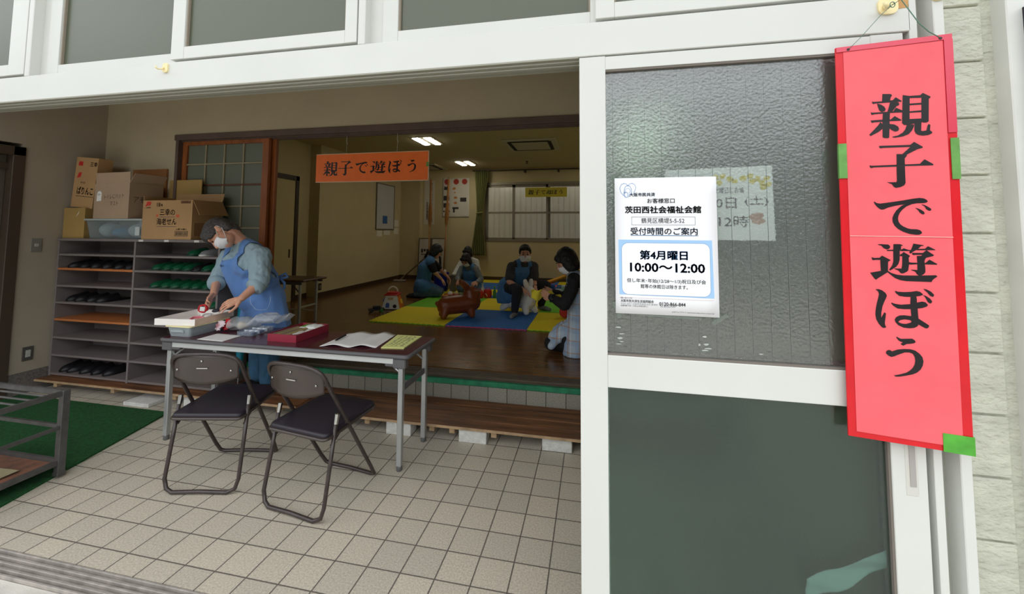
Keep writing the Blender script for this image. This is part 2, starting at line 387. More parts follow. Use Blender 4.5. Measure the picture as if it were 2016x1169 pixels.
# left side doorway to the next room
tz = 2.17
b = B().box((-4.58, 1.10, 0.0), (-4.425, 1.18, tz), 0.004).box((-4.58, -0.1, tz-0.08), (-4.425, 1.18, tz), 0.004).box((-4.56, 0.0, tz-0.2), (-4.47, 1.1, tz-0.15))
struct('trim_6', b, mat('bronze_door_frame', S(72, 60, 48), 0.5), 'bronze coloured door frame in the left porch wall')
m_bronze = mat('bronze_sash', S(104, 96, 84), 0.45, 0.2)
d = struct('door_1', B().box((-4.545, 1.03, 0.02), (-4.5, 1.10, tz-0.08), 0.003).box((-4.545, 0.1, 1.28), (-4.5, 1.03, 1.34)).box((-4.545, 0.1, 0.02), (-4.5, 1.03, 0.16)).box((-4.545, 0.1, tz-0.2), (-4.5, 1.03, tz-0.08)).box((-4.545, 0.66, 1.34), (-4.505, 0.72, tz-0.2)), m_bronze, 'bronze sliding door with glazed upper part at the left edge')
obj('door_panel', B().box((-4.53, 0.1, 0.16), (-4.515, 1.03, 1.28)), mat('door_panel', S(98, 92, 82), 0.5), d)
obj('glass_pane', B().box((-4.527, 0.1, 1.34), (-4.518, 1.03, tz-0.2)), mat('side_room_glass', S(150, 156, 150), 0.25, spec=0.6), d)
obj('door_handle', B().cyl((-4.5, 1.065, 1.0), (-4.485, 1.065, 1.0), 0.014, 0.012), mat('chrome', S(190, 190, 188), 0.2, 1.0), d, 40)
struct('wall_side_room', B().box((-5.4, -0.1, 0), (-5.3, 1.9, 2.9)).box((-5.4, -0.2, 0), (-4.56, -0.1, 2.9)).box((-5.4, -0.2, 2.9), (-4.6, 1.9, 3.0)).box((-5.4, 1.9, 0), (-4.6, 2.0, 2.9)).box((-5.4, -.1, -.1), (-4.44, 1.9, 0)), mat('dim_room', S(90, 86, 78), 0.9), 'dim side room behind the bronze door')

# ------------------------------------------------------------------ facade
m_glass_up = mat('transom_glass', S(100, 106, 86), 0.28, spec=0.5, trans=0.35)
b = B().box((-4.6, -0.1, 2.04), (1.408, -0.02, 2.155), 0.002)
struct('trim_7', b, m_alu, 'long white aluminium header beam over the entrance')
b = B()
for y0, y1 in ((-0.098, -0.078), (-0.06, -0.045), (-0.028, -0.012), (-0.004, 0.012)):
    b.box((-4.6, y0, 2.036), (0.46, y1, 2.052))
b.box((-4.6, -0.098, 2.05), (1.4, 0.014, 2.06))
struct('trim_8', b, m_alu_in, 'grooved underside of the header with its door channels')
struct('trim_9', B().box((-4.6, 0.0, 2.06), (1.62, 0.06, 2.18)), m_plaster, 'plaster strip behind the header')
WT = 2.86
m_seal = mat('window_seal', S(150, 138, 122), 0.7)
def sash(k, x0, x1, gx0, gx1, y, label, gap):
    z0 = 2.158 + (0.008 if gap else 0.0)
    o = struct('window_%d' % k, B().box((x0, y-0.022, z0), (gx0, y+0.014, WT), 0.0015).box((gx1, y-0.022, z0), (x1, y+0.014, WT), 0.0015)
               .box((gx0, y-0.021, z0), (gx1, y+0.014, z0+0.052), 0.0015).box((gx0, y-0.021, WT-0.05), (gx1, y+0.014, WT)), m_alu, label)
    obj('glass_pane', B().box((gx0-0.005, y-0.005, z0+0.045), (gx1+0.005, y, WT-0.04)), m_glass_up, o)
    obj('glazing_seal', B().box((gx0, y-0.014, z0+0.052), (gx0+0.006, y+0.008, WT-0.05)).box((gx1-0.006, y-0.014, z0+0.052), (gx1, y+0.008, WT-0.05)), m_seal, o)
    return o
sash(1, -3.0, -2.073, -2.94, -2.174, -0.078, 'far left upper window cut by the photo edge', True)
w2 = sash(2, -1.985, -1.18, -1.917, -1.232, -0.048, 'upper window left of the cream hook', False)
sash(3, -1.236, -0.369, -1.17, -0.419, -0.078, 'upper window above the orange sign, in the front track', True)
sash(4, -0.279, 0.56, -0.216, 0.50, -0.048, 'wide upper window right of the white mullion', False)
sash(5, 0.517, 1.36, 0.579, 1.29, -0.078, 'upper window above the glass door, cut by the photo top', True)
b = B()
for x0, x1 in ((-2.073, -1.985), (-0.369, -0.279)):
    b.box((x0, -0.06, 2.155), (x1, 0.0, WT)).box((x0+0.005, -0.1, 2.155), (x0+0.035, -0.05, WT), 0.002)
struct('trim_10', b, m_alu, 'white mullions between the upper windows')
struct('trim_11', B().box((-4.6, -0.045, 2.148), (1.408, 0.0, 2.16)), m_dark, 'dark strip painted as the shadow gap under the upper windows')  # dark colour stands in for the shade in the gap below the sashes
struct('wall_front', B().box((-4.9, -0.1, WT), (2.3, 0.03, 3.3)).box((-4.9, -0.1, -0.1), (-4.44, 0.0, WT)), m_plaster, 'outer wall above the upper windows')
struct('ceiling_roof', B().box((-5.6, -0.1, 3.3), (3.2, 8.26, 3.4)), m_ceil, 'unseen flat roof slab blocking sky light over the hall')  # out of view, put in to keep the sky out of the building

# right end: jamb, recess, post, stone siding, corner board
b = B().box((1.404, -0.1, -0.01), (1.424, 0.0, 2.155), 0.001).box((1.408, -0.1, 2.155), (1.427, 0.0, 3.3), 0.001)
struct('trim_12', b, m_alu, 'white door jamb strip beside the red banner')
struct('trim_13', B().box((1.42, -0.06, -0.01), (1.46, 0.0, 3.3)), mat('grey_recess', S(172, 172, 162), 0.5), 'grey recessed strip beside the door jamb')
struct('trim_14', B().box((1.456, -0.112, -0.01), (1.482, 0.0, 3.3), 0.002), m_alu, 'slim white upright post between door and stone siding')
m_stone = mat('stone_siding', S(196, 196, 180), 0.85, var=0.12, vscale=14, bump=1.0, bscale=42, stretch=(1, 1, 1.7))
b = B()
for k in range(-4, 17):
    z0 = 0.624 + 0.1666*(k-0) ; b.box((1.48, -0.05, z0+0.003), (1.618, 0.0, z0+0.1636), 0.003)
b.box((1.48, -0.04, -0.05), (1.66, 0.0, 3.3))
struct('wall_siding', b, m_stone, 'pale stone textured siding at the right edge')
m_corner = mat('corner_board', S(222, 222, 216), 0.5, var=0.05, vscale=8)
struct('trim_15', B().box((1.648, -0.085, -0.01), (1.86, 0.0, 3.3), 0.003), m_corner, 'white corner board right of the stone siding')
struct('trim_16', B().box((1.688, -0.112, 0.6), (2.1, -0.085, 2.085), 0.002), mat('edge_board', S(210, 208, 214), 0.5), 'pale board fixed at the far right edge')
struct('trim_17', B().box((1.684, -0.114, 0.6), (1.689, -0.085, 2.088)), mat('black_edging', S(40, 36, 44), 0.6), 'black edging of the far right board')
struct('wall_outer_right', B().box((1.62, 0.0, -0.1), (2.3, 0.1, 3.3)), m_plaster, 'outer wall behind the corner board')

# ------------------------------------------------------------------ the closed glass door leaf
m_glass = mat('textured_glass', (0.93, 0.98, 0.95, 1), 0.09, trans=0.96, bump=0.16, bscale=120, spec=0.5, ior=1.8)
m_glass_b = mat('lower_glass', (0.62, 0.76, 0.70, 1), 0.10, trans=0.98, bump=0.05, bscale=140, spec=0.5, ior=1.42)
m_glass_r = mat('rear_leaf_glass', (0.24, 0.36, 0.29, 1), 0.2, trans=0.97, spec=0.5, ior=1.35)
m_wire = mat('glass_wire', S(120, 128, 124), 0.4, 0.5)
def leaf(name, x0, x1, y, label, handle=True, wires=True):
    ya, yb = y-0.016, y+0.016
    sl = 0.085
    o = struct(name, B().box((x0, ya, 0.004), (x0+sl, yb, 2.036), 0.0015).box((x1-0.082, ya, 0.004), (x1, yb, 2.036), 0.0015), m_alu, label)
    obj('top_rail', B().box((x0+sl, ya+0.001, 1.99), (x1-0.082, yb, 2.034), 0.001), m_alu, o)
    obj('middle_rail', B().box((x0+sl, ya+0.001, 0.967), (x1-0.082, yb, 1.066), 0.0015), m_alu, o)
    obj('bottom_rail', B().box((x0+sl, ya+0.001, 0.006), (x1-0.082, yb, 0.12), 0.0015), m_alu, o)
    obj('upper_pane', B().box((x0+sl-0.006, y-0.002, 1.06), (x1-0.076, y+0.003, 1.996)), m_glass if wires else m_glass_r, o)
    obj('lower_pane', B().box((x0+sl-0.006, y-0.002, 0.115), (x1-0.076, y+0.003, 0.972)), m_glass_b if wires else m_glass_r, o)
    obj('glazing_seal', B().box((x0+sl, ya+0.004, 1.066), (x1-0.082, yb, 1.072)).box((x1-0.088, ya+0.004, 0.12), (x1-0.082, yb, 0.967)).box((x1-0.09, ya+0.004, 1.066), (x1-0.082, yb, 1.99)).box((x0+sl, ya+0.004, 1.984), (x1-0.082, yb, 1.99)), mat('grey_seal', S(120, 112, 104), 0.7), o)
    if wires:
        w = B()
        for i in range(15):
            x = x0+sl+0.022+i*0.0505
            w.box((x-0.0005, y+0.003, 1.07), (x+0.0005, y+0.004, 1.99))
        obj('glass_wire', w, m_wire, o)
    if handle:
        h = obj('recess_handle', B().box((1.337, ya-0.0015, 0.746), (1.366, ya+0.002, 1.02), 0.001), mat('pull_plate', S(206, 204, 196), 0.4), o)
        obj('finger_groove', B().box((1.346, ya-0.003, 0.77), (1.36, ya-0.001, 1.005)), mat('groove_grey', S(168, 162, 158), 0.5), h)
    return o
leaf('door_2', 0.463, 1.388, -0.084, 'closed white aluminium sliding door with textured wired glass', True)
leaf('door_3', 0.468, 1.40, -0.036, 'second glass door leaf parked behind the closed one', False, False)

# tape residue marks on the door glass
b = B(); random.seed(5)
def blot(b, x, z, w, h, y=-0.0868, n=9):
    pts = []
    for i in range(n):
        q = 2*pi*i/n; k = random.uniform(0.7, 1.1); pts.append((x+cos(q)*w/2*k, z+sin(q)*h/2*k))
    b.flat([pts], lambda a, c: (a, y, c))
for (u, v, w, h) in ((0.582, 1.152, .018, .005), (.592, 1.132, .018, .005), (.587, 1.118, .02, .008), (.592, 1.108, .014, .004), (.583, 1.1, .02, .003), (.838, 1.137, .015, .007), (.842, 1.114, .019, .007), (.822, 1.112, .008, .008), (.846, 1.102, .022, .005), (.838, 1.096, .022, .005), (.993, 1.095, .016, .004)):
    b = B(); blot(b, u, v, w, h)
    solo('tape_residue', b, mat('old_tape_residue', S(172, 178, 172), 0.8), 'pale torn tape residue on the glass just above the middle rail', 'tape', 'tape residue marks on the door glass')

# ------------------------------------------------------------------ playroom shell
X0, X1, YB, ZC = -4.25, 2.4, 8.1, 2.98
struct('wall_room_left', B().box((-4.6, 4.86, 0.2), (X0, 8.2, ZC)).box((-4.6, 1.9, 0.2), (-4.45, 4.86, ZC)), m_wallin, 'cream left wall of the playroom')
struct('wall_room_right', B().box((X1, 1.9, 0.2), (X1+0.1, 8.2, ZC)), m_wallin, 'right wall of the playroom')
WX0, WX1, WZ0, WZ1 = -2.1, 1.9, 1.255, 2.62
b = B().box((-4.6, YB, 0.2), (WX0, YB+0.12, ZC)).box((WX1, YB, 0.2), (X1, YB+0.12, ZC)).box((WX0, YB, 0.2), (WX1, YB+0.12, WZ0)).box((WX0, YB, WZ1), (WX1, YB+0.12, ZC))
b.box((X0, 7.93, 0.2), (-3.74, YB, ZC))
struct('wall_room_back', b, m_wallin, 'cream back wall of the playroom with corner pier')
struct('ceiling_room', B().box((-4.6, 1.9, ZC), (X1+0.1, 8.2, ZC+0.1)), m_ceil, 'playroom ceiling')
struct('wall_room_front', B().box((1.3, 1.9, 0.2), (2.6, 1.96, ZC)).box((-3.53, 1.9, 2.387), (1.4, 1.96, ZC)).box((-4.6, 1.9, 0.2), (-3.53, 1.96, ZC)), m_wallin, 'inner face of the playroom front wall')
b = B().box((X0, 4.86, 0.28), (X0+0.015, 7.95, 0.36)).box((-4.45, 4.60, 0.28), (-4.44, 4.86, 0.36))
struct('baseboard_left_room', b, m_wooddk, 'dark baseboard along the playroom left wall')
struct('baseboard_back_room', B().box((X0, 7.915, 0.28), (-3.74, 7.93, 0.37)).box((-3.74, YB-0.015, 0.28), (X1, YB, 0.37)), m_wooddk, 'dark baseboard along the playroom back wall')
# flush door in the left wall
m_dkwood = mat('dark_door_casing', S(62, 46, 28), 0.5, var=0.2)
d = struct('door_4', B().box((-4.452, 2.6, 0.28), (-4.43, 4.48, 2.29)), mat('cream_door', S(200, 184, 132), 0.7), 'cream flush door in the playroom left wall')
obj('door_casing', B().box((-4.45, 4.48, 0.28), (-4.415, 4.56, 2.37), 0.003).box((-4.45, 2.6, 2.29), (-4.415, 4.56, 2.37), 0.003), m_dkwood, d)
obj('finger_pull', B().box((-4.432, 4.38, 1.0), (-4.424, 4.41, 1.14), 0.002), m_dkwood, d)

# back window
m_bwin = mat('room_window_frame', S(150, 142, 122), 0.4, 0.3)
m_bglass = mat('ribbed_window_glass', S(206, 206, 196), 0.12, trans=0.9, spec=0.4, bump=0.15, bscale=30)
wb = struct('window_6', B().box((WX0, YB-0.02, WZ1-0.03), (WX1, YB+0.08, WZ1+0.03)).box((WX0, YB-0.02, WZ0-0.03), (WX1, YB+0.08, WZ0+0.02)).box((WX0, YB+0.0, WZ0), (WX0+0.04, YB+0.08, WZ1)).box((WX1-0.04, YB, WZ0), (WX1, YB+0.08, WZ1)), m_bwin, 'wide back window with frosted sliding panes')
for i, (xa, xb, yy) in enumerate(((-2.07, -1.36, 0.02), (-1.42, -0.5, 0.045), (-0.6, 0.35, 0.02), (0.28, 1.1, 0.045), (1.05, 1.86, 0.02))):
    b = B().box((xa, YB+yy-0.012, WZ0+0.02), (xa+0.05, YB+yy+0.012, WZ1-0.03)).box((xb-0.06, YB+yy-0.012, WZ0+0.02), (xb, YB+yy+0.012, WZ1-0.03))
    b.box((xa, YB+yy-0.012, WZ0+0.02), (xb, YB+yy+0.012, WZ0+0.055)).box((xa, YB+yy-0.012, WZ1-0.09), (xb, YB+yy+0.012, WZ1-0.03)).box((xa, YB+yy-0.013, 1.89), (xb, YB+yy+0.012, 1.935))
    s_ = obj('window_sash', b, m_bwin, wb)
    obj('sash_pane', B().box((xa+0.05, YB+yy-0.003, WZ0+0.05), (xb-0.06, YB+yy+0.003, WZ1-0.09)), m_bglass, s_)
# corrugated fence behind the window
m_fence = mat('corrugated_sheet', S(232, 226, 218), 0.5, var=0.06)
b = B(); n = 58
def corr(u, v):
    x = -4.6 + u*8.4; t = (u*n) % 1.0
    dy = 0.03 if t < 0.12 or t > 0.88 else 0.0
    return (x, 9.2+dy, -0.2+v*3.6)
b.grid(n*8+1, 2, corr); b.solid(0.004)
struct('wall_fence_behind', b, m_fence, 'pale corrugated sheet fence outside the back window')
# ================================================================== entrance furniture
m_brn = mat('brown_tube_paint', S(62, 52, 50), 0.32, spec=0.6, var=0.25, vscale=30)
m_backp = mat('brown_pressed_steel', S(64, 54, 50), 0.25, spec=0.7, var=0.12, vscale=10)
m_vinyl = mat('dark_plum_vinyl', S(40, 34, 42), 0.42, spec=0.5, var=0.08, bump=0.1, bscale=160)
m_chrome = mat('chrome', S(205, 205, 203), 0.2, 1.0)
m_steel = mat('brushed_table_leg', S(186, 188, 188), 0.35, 0.6)
m_silver = mat('silver_table_rail', S(206, 208, 206), 0.32, 0.35)
m_greyp = mat('grey_edge_plastic', S(96, 94, 96), 0.5)
m_mar = mat('maroon_table_top', S(78, 32, 42), 0.18, spec=0.5, var=0.1, vscale=4)

def arc(c, a, b_, t0, t1, n):
    """points on an arc spanned by vectors a,b_ around c"""
    return [V(c)+V(a)*cos(t0+(t1-t0)*i/n)+V(b_)*sin(t0+(t1-t0)*i/n) for i in range(n+1)]

def folding_chair(label, loc, rz):
    t = thing('folding_chair', label, 'chair', loc, rz, 'brown folding chairs in front of the table')
    L = dict(local=True)
    w = 0.20; r = 0.0105
    # main frame: floor bar in front, both sides up to the backrest
    def P(s, k):                       # k 0 floor .. 1 top
        return V((s*(w-0.014+0.006*k), 0.21-0.46*k, 0.012+0.75*k))
    pts = []
    fl = [P(-1, 0.0), P(1, 0.0)]
    pts += [P(-1, 0.86), P(-1, 0.5), P(-1, 0.09)]
    pts += [V((-w+0.02, 0.205, 0.022)), V((-w+0.045, 0.212, 0.012)), V((0, 0.212, 0.016)), V((w-0.045, 0.212, 0.012)), V((w-0.02, 0.205, 0.022))]
    pts += [P(1, 0.09), P(1, 0.5), P(1, 0.86)]
    top = []
    for i in range(1, 12):
        q = pi*i/12
        cq = cos(q); top.append(V(((1 if cq > 0 else -1)*abs(cq)**0.55*(w-0.006), -0.19-0.055*sin(q)**0.7, 0.66+0.105*sin(q)**0.6)))
    b = B().tube(pts+top, r, 10, closed=True)
    obj('main_frame', b, m_brn, t, True, **L)
    # rear legs: bar on floor at the back, uprights to the seat hinges
    def Q(s, k): return V((s*(w+0.004-0.006*k), -0.215+0.085*k, 0.012+0.47*k))
    pts = [Q(-1, 1), Q(-1, 0.5), Q(-1, 0.14), V((-w+0.012, -0.207, 0.028)), V((-w+0.05, -0.215, 0.012)), V((0, -0.215, 0.017)), V((w-0.05, -0.215, 0.012)), V((w-0.012, -0.207, 0.028)), Q(1, 0.14), Q(1, 0.5), Q(1, 1)]
    obj('rear_leg_frame', B().tube(pts, r, 10), m_brn, t, True, **L)
    for s in (-1, 1):
        b = B().cyl(Q(s, 0.94), Q(s, 1.04), 0.0115, 0.0125, 12)
        obj('hinge_cap', b, m_chrome, t, 40, **L)
        obj('hinge_strap', B().cyl(Q(s, 0.72)+V((-s*0.012, 0, 0)), P(s, 0.56), 0.006, 0.006, 8).cyl(P(s, 0.545)+V((-s*0.012, 0, 0)), P(s, 0.545)+V((s*0.013, 0, 0)), 0.008, 0.008, 10), m_brn, t, 40, **L)
    # seat
    prof = []
    for (cx, cy, a0) in ((w-0.045, 0.15, 0), (-w+0.045, 0.15, 90), (-w+0.03, -0.165, 180), (w-0.03, -0.165, 270)):
        rr = 0.05 if cy > 0 else 0.035
        for i in range(7):
            q = radians(a0+15*i); prof.append((cx+cos(q)*rr*0.75, cy+sin(q)*rr))
    tilt = Matrix.Rotation(radians(3), 4, 'X')
    def lay(z, k): return [tilt @ V((x*k, y*k, 0)) + V((0, 0.0, z)) for x, y in prof]
    n = len(prof); b = B()
    rings = [lay(0.408, 0.97), lay(0.411, 1.0), lay(0.424, 1.0), lay(0.432, 0.985), lay(0.436, 0.93), lay(0.438, 0.6)]
    vs = [p for R_ in rings for p in R_]
    fs = [(i*n+k, i*n+(k+1) % n, (i+1)*n+(k+1) % n, (i+1)*n+k) for i in range(len(rings)-1) for k in range(n)]
    fs += [tuple(range(n-1, -1, -1)), tuple(range((len(rings)-1)*n, len(rings)*n))]
    b._add(vs, fs)
    st = obj('seat', b, m_vinyl, t, True, **L)
    b = B().tube([p for p in lay(0.408, 1.004)], 0.0085, 8, closed=True)
    obj('seat_rim', b, m_backp, st, True, **L)
    # backrest panel
    def bp(u, v):
        x = (u*2-1)*(w-0.016)
        zt = 0.66+0.102*max(0, 1-abs(x/(w-0.006))**3.6)**0.3
        zb = 0.625-0.03*(1-(x/(w-0.02))**2)
        z = zb+(zt-zb)*v
        y = -0.165-0.075*sqrt(max(0, 1-(x/(w+0.02))**2))-0.06*(z-0.62)
        return (x, y, z)
    b = B().grid(25, 9, bp); b.solid(0.004)
    br = obj('backrest', b, m_backp, t, True, **L)
    def rv(x, z):
        y = -0.165-0.075*sqrt(max(0, 1-(x/(w+0.02))**2))-0.06*(z-0.62)
        return V((x, y, z))
    for x, z in ((-0.15, 0.675), (0.0, 0.728), (0.148, 0.67)):
        p = rv(x, z); obj('rivet', B().ell(p+V((0, -0.004, 0)), (0.006, 0.003, 0.006), sub=2), m_chrome, br, True, **L)
    p = rv(0.005, 0.69)
    obj('maker_plate', B().box(p+V((-0.03, -0.0075, -0.0025)), p+V((0.03, -0.0035, 0.0025))), mat('plate_silver', S(196, 192, 186), 0.3, 0.6), br, **L)
    return t
c1 = folding_chair('brown folding chair on the left, in front of the stacked plastic tub', (-1.672, 0.70, 0), radians(12))
c2 = dup(c1, (-0.985, 0.66, 0), radians(-8.3), 'brown folding chair on the right, nearest the white glass door')
for o in list(bpy.data.objects): pass

# ------------------------------------------------------------------ folding table
TZ = 0.70
tx0, tx1, ty0, ty1 = -2.47, -0.60, 0.885, 1.325
t = thing('folding_table', 'long maroon topped folding table with grey edge and steel legs', 'table', ((tx0+tx1)/2, (ty0+ty1)/2, 0))
def rrect(x0, x1, y0, y1, r, n=6):
    o = []
    for cx, cy, a in ((x1-r, y1-r, 0), (x0+r, y1-r, 90), (x0+r, y0+r, 180), (x1-r, y0+r, 270)):
        for i in range(n+1):
            q = radians(a+90*i/n); o.append((cx+cos(q)*r, cy+sin(q)*r))
    return o
up = lambda z0: (lambda a, b_, d: (a, b_, z0+d))
obj('tabletop', B().prism(rrect(tx0+0.008, tx1-0.008, ty0+0.008, ty1-0.008, 0.022), 0.024, up(TZ-0.024)), m_mar, t, 30)
ring = [(x, y, TZ-0.014) for x, y in rrect(tx0+0.006, tx1-0.006, ty0+0.006, ty1-0.006, 0.024)]
obj('edge_band', B().tube(ring, 0.0135, 8, closed=True), m_greyp, t, True)
b = B()
for y in (ty0+0.012, ty1-0.036): b.box((tx0+0.075, y, TZ-0.062), (tx1-0.075, y+0.024, TZ-0.027), 0.002)
obj('apron_rail', b, m_silver, t)
for x in (tx0+0.06, tx1-0.06):
    for y in (ty0+0.04, ty1-0.048):
        s = 1 if x < -1.5 else -1
        obj('leg', B().box((x-0.016, y-0.016, 0.03), (x+0.016, y+0.016, TZ-0.066), 0.003), m_steel, t)
        obj('leg_foot', B().lathe([(0.0, 0), (0.014, 0), (0.018, 0.006), (0.018, 0.03), (0.013, 0.036)], (x, y, 0), seg=14), m_greyp, t, 40)
        yc = ty0 if y < 1.1 else ty1-0.06
        obj('corner_bracket', B().box((x-0.045, yc+0.006, TZ-0.086), (x+0.04, yc+0.054, TZ-0.026), 0.006).box((x+(0.02 if s > 0 else -0.1), yc+0.012, TZ-0.08), (x+(0.1 if s > 0 else -0.02), yc+0.048, TZ-0.055), 0.006), m_greyp, t)
        obj('fold_stay', B().cyl((x+s*0.012, y+(0.02 if y < 1.1 else -0.02), TZ-0.13), (x+s*0.10, y+(0.02 if y < 1.1 else -0.02), TZ-0.065), 0.007, 0.007, 8), m_steel, t)
    obj('leg_brace', B().box((x-0.008, ty0+0.056, TZ-0.235), (x+0.008, ty1-0.064, TZ-0.2), 0.002), m_greyp, t)

# ------------------------------------------------------------------ duckboards on blocks
m_board = mat('stained_step_board', S(134, 88, 54), 0.5, var=0.55, vscale=5, stretch=(0.5, 5, 5), bump=0.15, bscale=30, col2=S(82, 50, 30))
m_rough = mat('raw_joist_wood', S(176, 146, 112), 0.8, var=0.3, vscale=12, stretch=(1, 8, 1))
m_block = mat('white_concrete_block', S(214, 212, 206), 0.9, var=0.12, vscale=30, bump=0.5, bscale=90)
PZ = 0.108
def duckboard(label, x0, x1, ya, joists, n, yb=1.755):
    t = thing('step_duckboard', label, 'duckboard', ((x0+x1)/2, (ya+yb)/2, 0), group='low wooden step boards')
    w = (yb-ya)/n
    for i in range(n):
        obj('board', B().box((x0, ya+i*w+0.003, PZ-0.016), (x1, ya+(i+1)*w-0.003, PZ), 0.0025), m_board, t)
    obj('front_edge', B().box((x0, ya, PZ-0.018), (x1, ya+0.004, PZ-0.001)), m_rough, t)
    for x in joists:
        obj('joist', B().box((x-0.02, ya+0.02, PZ-0.058), (x+0.02, yb-0.02, PZ-0.016), 0.002), m_rough, t)
    return t
duckboard('long wooden step board in front of the shoe shelves, left of the joint', -4.42, -1.735, 1.345, (-4.2, -3.55, -2.9, -2.55, -1.9), 3)
duckboard('long wooden step board below the tiled riser, right of the joint', -1.725, 1.25, 1.306, (-1.42, -1.12, -0.62, -0.47, -0.17, 0.45, 0.8), 4)
def block(label, x, y0, l=0.2, h=PZ-0.058+0.0, d=0.1):
    b = B().box((x-l/2, y0, 0), (x+l/2, y0+d, h), 0.004)
    for k in (-0.25, 0.25): b.cyl((x+k*l, y0-0.0005, h*0.45), (x+k*l, y0+0.003, h*0.45), 0.001, 0.001, 6)
    return solo('concrete_block', b, m_block, label, 'block', 'white blocks under the step boards')
BH = PZ-0.018
block('white block under the step board, between the two joists nearest the white door', 0.26, 1.335, 0.198, BH)
block('white block under the step board, second from the white glass door', -0.32, 1.322, 0.198, BH)
block('white block under the step board, behind the front right table leg', -0.87, 1.318, 0.19, BH)
block('white block at the step joint, half behind the right folding chair', -1.60, 1.36, 0.2, BH)
block('white block under the left step board behind the front left table leg', -2.72, 1.38, 0.2, BH)
b = B().box((-3.32, 1.29, 0.0), (-3.06, 1.50, 0.03), 0.004)
solo('concrete_block', b, m_block, 'flat white slab lying under the left end of the step board', 'block', 'white blocks under the step boards')

# ------------------------------------------------------------------ shoe shelves
m_shelf = mat('grey_shelf_laminate', S(122, 112, 109), 0.5, var=0.05, vscale=4)
m_shelf_o = mat('orange_shelf_edge', S(186, 112, 62), 0.5, var=0.1)
cx0, cx1, cy0, cy1, cz0, cz1 = -4.42, -2.60, 1.44, 1.765, PZ, 1.365
t = thing('shoe_shelf', 'wide grey pigeonhole shoe shelf standing on the wooden step', 'shoe shelf', ((cx0+cx1)/2, cy1, cz0))
xm = -3.51
for x in (cx0, xm-0.01, cx1-0.02):
    obj('side_panel' if x != xm-0.01 else 'divider', B().box((x, cy0, cz0), (x+0.02, cy1, cz1), 0.001), m_shelf, t)
obj('top_panel', B().box((cx0-0.005, cy0-0.008, cz1-0.022), (cx1+0.005, cy1, cz1), 0.001), m_shelf, t)
obj('back_panel', B().box((cx0, cy1-0.006, cz0), (cx1, cy1, cz1)), m_shelf, t)
SHZ = [1.222, 1.09, 0.934, 0.78, 0.625, 0.462, 0.303, 0.135]
for i, z in enumerate(SHZ):
    for s, (xa, xb) in enumerate(((cx0+0.02, xm-0.01), (xm+0.01, cx1-0.02))):
        o = obj('shelf', B().box((xa, cy0+0.002, z-0.018), (xb, cy1-0.006, z), 0.001), m_shelf_o if (s == 0 and i in (1, 4)) else m_shelf, t)
        if s == 0 and i in (1, 4): o['label'] = 'shelf with an orange wood edge'
obj('plinth', B().box((cx0+0.02, cy0+0.02, cz0), (cx1-0.02, cy0+0.035, 0.117)), m_shelf, t)
for x in (-3.46, -3.18, -2.86):
    obj('corner_tape', B().box((x, cy0-0.010, cz1-0.021), (x+0.05, cy0-0.007, cz1-0.003)), mat('masking_tape', S(206, 200, 190), 0.7), t)

# slippers: sole + rounded upper
m_slip = mat('green_vinyl_slipper', S(18, 86, 54), 0.3, spec=0.55, var=0.1)
m_slipd = mat('black_shoe', S(22, 21, 24), 0.45)
m_sole = mat('slipper_sole', S(20, 60, 42), 0.6)
def slipper_mesh(t, mu, ms):
    out = [(0.0, -0.125), (0.03, -0.12), (0.037, -0.09), (0.034, -0.03), (0.043, 0.04), (0.047, 0.08), (0.036, 0.12), (0.015, 0.136)]
    pts = out + [(-x, y) for x, y in reversed(out[1:])]
    obj('sole', B().prism(pts, 0.014, up(0.0)), ms, t, 40, local=True)
    def f(u, v):
        y = -0.02+v*0.155; q = (u*2-1)*pi/2
        w = 0.047*(1 if v < 0.5 else sqrt(max(0.02, 1-((v-0.5)/0.52)**2)))
        h = 0.062*(1-0.45*v)*(1 if v < 0.7 else sqrt(max(0.02, 1-((v-0.7)/0.32)**2)))
        return (sin(q)*w*1.06, y, 0.008+cos(q)**0.7*h)
    obj('upper', B().grid(13, 9, f), mu, t, True, local=True)
SX = lambda z: z
def slip(name, label, mu, ms, loc, rz, grp):
    t = thing(name, label, 'shoe' if 'shoe' in name else 'slipper', loc, rz, grp)
    slipper_mesh(t, mu, ms); return t
proto = {}
def put(kind, label, x, z, rz=pi, y=1.60):
    mu, ms, nm, grp = {'g': (m_slip, m_sole, 'green_slipper', 'green slippers in the shoe shelf'), 'k': (m_slipd, m_slipd, 'black_shoe', 'dark shoes in the shoe shelf')}[kind]
    if kind not in proto:
        proto[kind] = slip(nm, label, mu, ms, (x, y, z+0.001), rz, grp); return proto[kind]
    return dup(proto[kind], (x, y, z+0.001), rz, label)
G2 = 'green slipper on the third shelf down of the right column'
put('g', 'green slipper beside the pale sneaker on the top right shelf', -2.955, SHZ[0], pi)
for i, x in enumerate((-3.33, -3.22, -3.11, -3.0)):
    put('g', ('first', 'second', 'third', 'fourth')[i] + ' green slipper from the left in the second row of the right column', x, SHZ[1], pi+0.06*((i % 2)-.5))
put('k', 'black shoe in the second row, right of the four green slippers', -2.895, SHZ[1], pi)
put('g', 'green slipper of the second row nearest the person, close to the shelf end', -2.795, SHZ[1], pi)
put('g', 'rearmost green slipper of the second row, at the far right shelf end', -2.69, SHZ[1], pi, 1.60)
for i, x in enumerate((-3.34, -3.23, -3.12, -3.01, -2.9)):
    put('g', ('first', 'second', 'third', 'fourth', 'fifth')[i] + ' green slipper from the left in the third row of the right column', x, SHZ[2], pi+0.06*((i % 2)-.5))
put('g', 'sixth green slipper of the third row, next to the shelf end', -2.785, SHZ[2], pi)
put('g', 'last green slipper of the third row, touching the right end panel', -2.68, SHZ[2], pi)
put('g', 'lone green slipper on the fourth shelf behind the raised right hand', -2.70, SHZ[3], pi)
